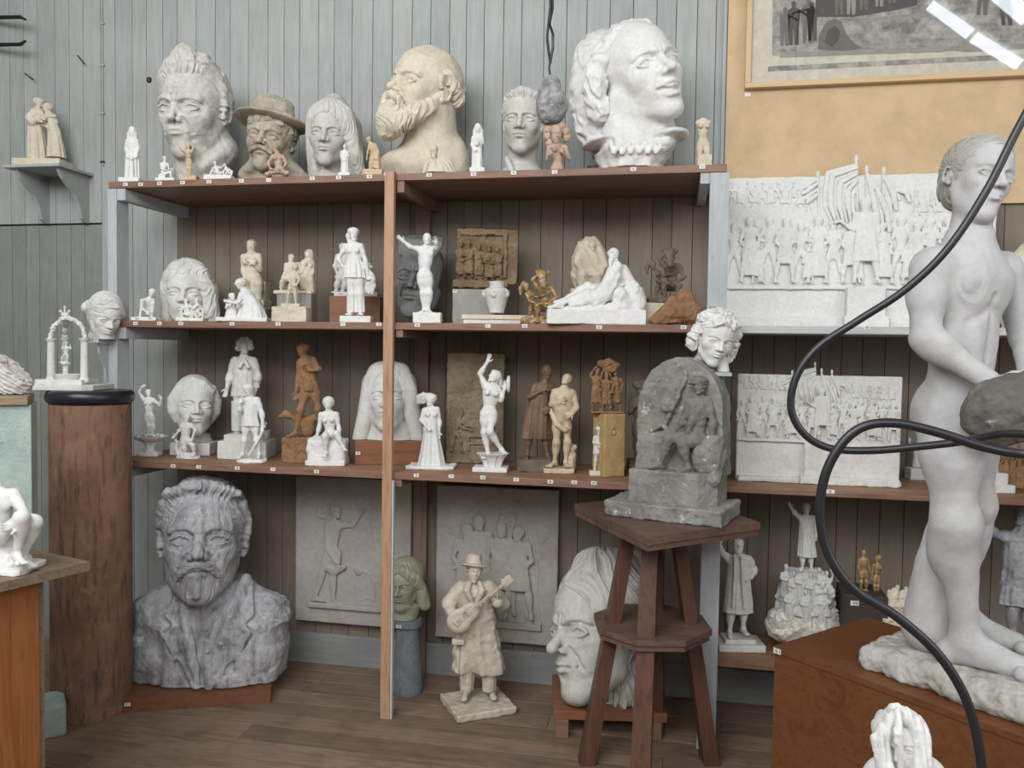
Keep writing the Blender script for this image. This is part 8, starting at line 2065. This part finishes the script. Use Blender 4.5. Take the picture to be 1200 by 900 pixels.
@piece
def near_white_figure():
    zt = .40; loc = on(1060, zt, 1.62)
    ps = empty('display_stand', (loc[0], loc[1], 0)); tag(ps, 'plain grey stand carrying the white long haired figure in front of the ochre box', 'stand')
    MB().box((-.065, -.065, 0), (.065, .065, zt-.03), bev=.004).build('stand_body', M['greyblock'], ps); MB().box((-.08, -.08, zt-.029), (.08, .08, zt), bev=.004).build('stand_top', M['greyblock'], ps)
    S = Piece('statuette', loc+np.array([0, 0, .0005]), 'bright white figure with long hair over its bowed face, at the bottom edge', vox=1.0, mat=M['white'])
    P = S.P; F = S.part('figure'); head(F, P(1056, 868, 0), 74, R=S.R(-12, -28, -4), ears=False, neck=(.22, .3, .04))
    yb = 1010
    robe(F, P, [(1060, 1075, 0, 38, 34), (1060, 1030, 0, 40, 36), (1060, 960, 0, 43, 34), (1060, 925, 0, 44, 30), (1060, 905, 2, 40, 26), (1060, 890, 4, 24, 18)], .03, 7, 3, 8)
    F.add(ell(P(1034, 912, 0), (20, 20, 24)), 10); F.add(ell(P(1088, 912, 0), (20, 20, 24)), 10)
    F.add(loft([(0, P(1060, 1075, 0)[0], 0, 42, 38), (P(1060, 1050, 0)[2], P(1060, 1050, 0)[0], 0, 38, 34)]), 4)
    G = S.part('hair'); G.add(ell(P(1055, 858, 6), (30, 31, 28))); tube(G, P, [(1046, 842, -18), (1032, 866, -20), (1036, 897, -28), (1044, 930, -32)], [8, 10, 10, 8], 6); tube(G, P, [(1060, 838, -16), (1079, 862, -18), (1078, 895, -26), (1070, 935, -32)], [9, 11, 12, 10], 6); tube(G, P, [(1052, 834, -22), (1052, 860, -38), (1056, 900, -36)], [4, 4, 4], 4); tube(G, P, [(1043, 832, -6), (1050, 826, -10)], [4, 3.5], 3)
    G.lumps(.9, 10, 3); G.disp(lambda x, y, z: .9*np.sin(x*.7+2*noise(x/12, y/12, z/20)), 1.0); S.done()

# ------------------------------------------------------------------ left side: fountain, bracket head, seated torso, stone
@piece
def fountain():
    z = rz1+.0005; S = Piece('fountain_model', (dc[0], dc[1], z), 'white plaster fountain model with columns and a crowned arch, on the drum column', 'model', vox=.5, mat=M['white2'])
    setloc(S, on(78.5, z, dc[1]-.02)); P = S.P
    B = S.part('base'); Z = lambda y, d=0: P(78, y, d)[2]
    zs = Z(461.5); B.add(rbox((0, 0, 3.2), (41, 30, 3.2), .6)); B.sub(half((-1, -.9, 0), 44)); B.sub(half((1, -.9, 0), 44)); B.add(rbox((.5, 0, 9), (27, 20, 3.2), .6))
    def col(x, y0, y1, d, name='column', r=4.6):
        F = S.part(name); a = P(x, y0, d); b = P(x, y1, d); F.add(loft([(max(a[2], 9), a[0], a[1], r, r), (b[2], b[0], b[1], r*.86, r*.86)])); F.add(loft([(b[2]-2, b[0], b[1], r*1.0, r), (b[2]+1.6, b[0], b[1], r*1.35, r*1.35)])); F.add(loft([(9, a[0], a[1], r*1.3, r*1.3), (14, a[0], a[1], r*1.2, r*1.2)])); return F
    col(60, 454, 398, -8); col(99, 454, 398, -8); F = col(76.5, 446, 398, 14, r=3.6)
    A = S.part('arch'); pts = [P(79.5+20*math.sin(t), 397-24*math.cos(t), -8) for t in np.linspace(-1.5, 1.5, 15)]; A.add(chain(pts, 2.5)); A.add(chain([P(76.5, 396, 14), P(76.5, 382, 8), P(78, 375, -4)], [3, 3, 2.6]), 1); A.lumps(1.3, 3.4, 3)
    C = S.part('crown'); 
    for dx, dy in ((0, -13), (-5, -8), (5, -8), (-3, -4), (3, -4)): C.add(ball(P(76+dx, 373+dy, -8), 1.7))
    C.add(chain([P(76, 374, -8), P(76, 360, -8)], 1.1), .8); C.add(chain([P(70.5, 364, -8), P(76, 370, -8), P(81.5, 364, -8)], 1.0), .8)
    W = S.part('basin'); W.add(loft([(Z(454, -6), P(80, 454, -6)[0], -6, 9, 9), (Z(448, -6), P(80, 448, -6)[0], -6, 10, 10), (Z(446, -6), P(80, 446, -6)[0], -6, 13, 12), (Z(438, -6), P(80, 438, -6)[0], -6, 16.5, 14)])); W.sub(ell(P(80, 436, -6), (13, 11, 4)), 1)
    T = S.part('putto'); T.add(cap(P(77, 438, 0), P(77, 428, 0), 3, 3)); T.add(ell(P(77, 426, 0), (6, 6, 3)), 1); body(T, P, 30, hd=(78, 402, -4, 0, 0, 0), nk=(78, 405, -3), pe=(77.5, 414, -3), sL=(75, 407, -3), sR=(81, 407, -3), aL=((73, 410, -4), (73, 405, -5), (74, 403, -5)), aR=((83, 409, -3), (82, 403, -3), (82, 401, -3)), lL=((76, 415, -3), (73, 419, -5), (72, 424, -4)), lR=((79, 415, -3), (79, 420, -4), (79, 425, -3))); T.lumps(.3, 3)
    S.done()

@piece
def bracket_head():
    S = Piece('head_sculpture', pb+np.array([0, 0, .0006]), 'small white head of a girl with a hair knot on the left bracket shelf', 'head', vox=.5, mat=M['white2']); setloc(S, pb+np.array([.004, -.01, .0006]))
    P = S.P; F = S.part('head'); c = P(123.5, 371, 0); R = S.R(22, -14, 8); H = 53
    head(F, c, H, R=R, w=.9, neck=(.18, .0, .02), ears=False, brow=.6, nose=.95, lips=1.15, cheek=.9); F.add(loft([(0, P(122, 399, 0)[0], 0, 12.5, 11), (P(122, 393, 0)[2], P(122, 393, 0)[0], 0, 12, 10)]), 3); F.cut(half((0, 0, 1), .2))
    G = S.part('hair'); hairshell(G, c, H, R, w=.9, t=.05, front=.25, k=.05); G.push(c, R, H); G.add(chain([(-.2, -.2, .35), (.05, -.3, .33), (.28, -.18, .15)], [.06, .07, .06]), .06); G.add(ell((-.25, .38, .05), (.14, .12, .16)), .05); G.disp(*strands(16, 4, .03, 'x', 4)); G.pop(); S.done()

@piece
def seated_torso():
    S = Piece('statuette', fl(12, 668, tz+.0005), 'white headless seated nude with raised knees on the work table', 'statue', vox=.9, mat=M['white'])
    P = S.P; F = S.part('figure')
    body(F, P, 215, nk=(-4, 572, 4), pe=(-6, 640, 8), sL=(-26, 584, -4), sR=(16, 580, 6), aR=((32, 606, -4), (22, 614, -26), (14, 616, -30)), aL=((-44, 612, -8), (-30, 622, -30), (-20, 624, -32)), lL=((-14, 640, -2), (26, 606, -24), (20, 650, -14)), lR=((4, 644, 10), (41, 612, -4), (26, 655, 4)), toes=((.6, -.6), (.7, -.4)), muscle=1)
    zt = P(0, 566, 0)[2]; F.cut(half((0, 0, -1), -zt)); F.add(chain([P(33, 608, -10), P(28, 606, -18)], 3), 4)
    K = S.part('rock'); K.add(ell(P(-4, 656, 6), (34, 26, 30))); K.add(ell(P(14, 662, 0), (18, 20, 16)), 8); K.lumps(2.4, 12, 2); K.cut(half((0, 0, 1), .3))
    B = S.part('base'); B.add(rbox((P(4, 668, 0)[0], 0, 3.5), (36, 28, 3.5), 1.5)); B.lumps(.8, 9); S.done()

@piece
def block_stone():
    b, zt = blocktop; loc = np.array([b[0]-.11, b[1]+.06, zt+.0006]); S = Piece('rough_stone', loc, 'chiselled grey stone fragment on top of the pale green block', 'stone', vox=.9, mat=M['old'])
    P = S.P; F = S.part('stone'); F.add(ell((-16, 0, 14), (34, 22, 34))); F.sub(half((1, 0, 1.1), 22), 2); F.cut(half((0, 0, 1), .3)); F.sub(half((1, 0, 0), 19), 2)
    F.disp(lambda x, y, z: .9*np.sin(x*.9+z*1.3+2*noise(x/7, y/7, z/7)), 1.0); F.lumps(1.2, 6, 3); S.done()
for _f in PIECES: _f()
# ------------------------------------------------------------------ camera, skylight, daylight
cam = bpy.data.cameras.new('camera'); co = bpy.data.objects.new('camera', cam); link(co)
cam.sensor_fit = 'HORIZONTAL'; cam.sensor_width = 36; cam.lens = FPX/1200*36; cam.clip_start = .05
co.matrix_world = Matrix(((CR[0], CU[0], -CF[0], CAM[0]), (CR[1], CU[1], -CF[1], CAM[1]), (CR[2], CU[2], -CF[2], CAM[2]), (0, 0, 0, 1)))
bpy.context.scene.camera = co
# ceiling with a slanting skylight of long panes; the panes are bright sky
struct(MB().box((XL, YB, ZC), (XR, YW+.06, ZC+.05)).build('ceiling', wp))
def area(name, loc, target, sx, sy, e, col=(1, 1, 1)):
    l = bpy.data.lights.new(name, 'AREA'); l.shape = 'RECTANGLE'; l.size = sx; l.size_y = sy; l.energy = e; l.color = col
    o = bpy.data.objects.new(name, l); link(o); o.location = loc
    o.rotation_euler = (Vector(target)-Vector(loc)).to_track_quat('-Z', 'Y').to_euler(); return o
LK = 1.0
area('skylight', (-1.5, .0, 4.15), (-.5, 3.4, 1.2), 3.2, 3.0, 250*LK, (.97, .985, 1))
area('fill_rear_high', (1.4, -3.0, 4.1), (-.2, 3.4, 1.2), 3.4, 1.8, 150*LK, (.97, .985, 1))  # added lamp high behind the camera, for frontal light from the right
area('window_right', (3.3, .6, 2.4), (-.6, 3.2, 1.0), 2.2, 2.2, 60*LK, (.96, .98, 1))
area('window_front', (-1.6, -2.6, 3.2), (-.6, 3.4, 1.0), 3.0, 2.2, 45*LK, (.98, .99, 1))  # added soft fill lamp from the front left, not an actual window
skm = bpy.data.materials.new('sky_glass'); skm.use_nodes = True; nt = skm.node_tree; nt.nodes.remove(nt.nodes['Principled BSDF'])
em = nt.nodes.new('ShaderNodeEmission'); em.inputs[0].default_value = (.86, .92, 1, 1); em.inputs[1].default_value = 7; nt.links.new(em.outputs[0], nt.nodes['Material Output'].inputs[0])
w = bpy.data.worlds.new('sky'); bpy.context.scene.world = w; w.use_nodes = True
w.node_tree.nodes['Background'].inputs[0].default_value = (.8, .88, 1, 1); w.node_tree.nodes['Background'].inputs[1].default_value = .6
# window panes in the roof, seen mirrored in the picture glass
gy = YW-.046
def mirror_hit(px, py, z=ZC-.03):
    d = CF*FPX+CR*(px-600)+CU*(450-py); t = (gy-CAM[1])/d[1]; p = CAM+d*t; d = d*np.array([1, -1, 1]); t2 = (z-p[2])/d[2]; return p+d*t2
k = 0
for quad in (((1094, 0), (1085, 11), (1132, 46), (1143, 34)), ((1146, 37), (1136, 49), (1190, 82), (1200, 70)), ((1145, -14), (1162, -30), (1215, 12), (1197, 30))):
    P4 = [mirror_hit(*q) for q in quad]; k += 1
    mb = MB(); v = [mb.bm.verts.new(tuple(p)) for p in P4]; mb.bm.faces.new(v)
    o = mb.build('window_%d' % k, skm); struct(o)
cs_ = bpy.context.scene.cycles
cs_.max_bounces = 6; cs_.diffuse_bounces = 3; cs_.glossy_bounces = 3; cs_.use_denoising = True; cs_.sample_clamp_indirect = 6
bpy.context.scene.view_settings.view_transform = 'Standard'; bpy.context.scene.view_settings.look = 'None'
bpy.context.scene.view_settings.exposure = 0
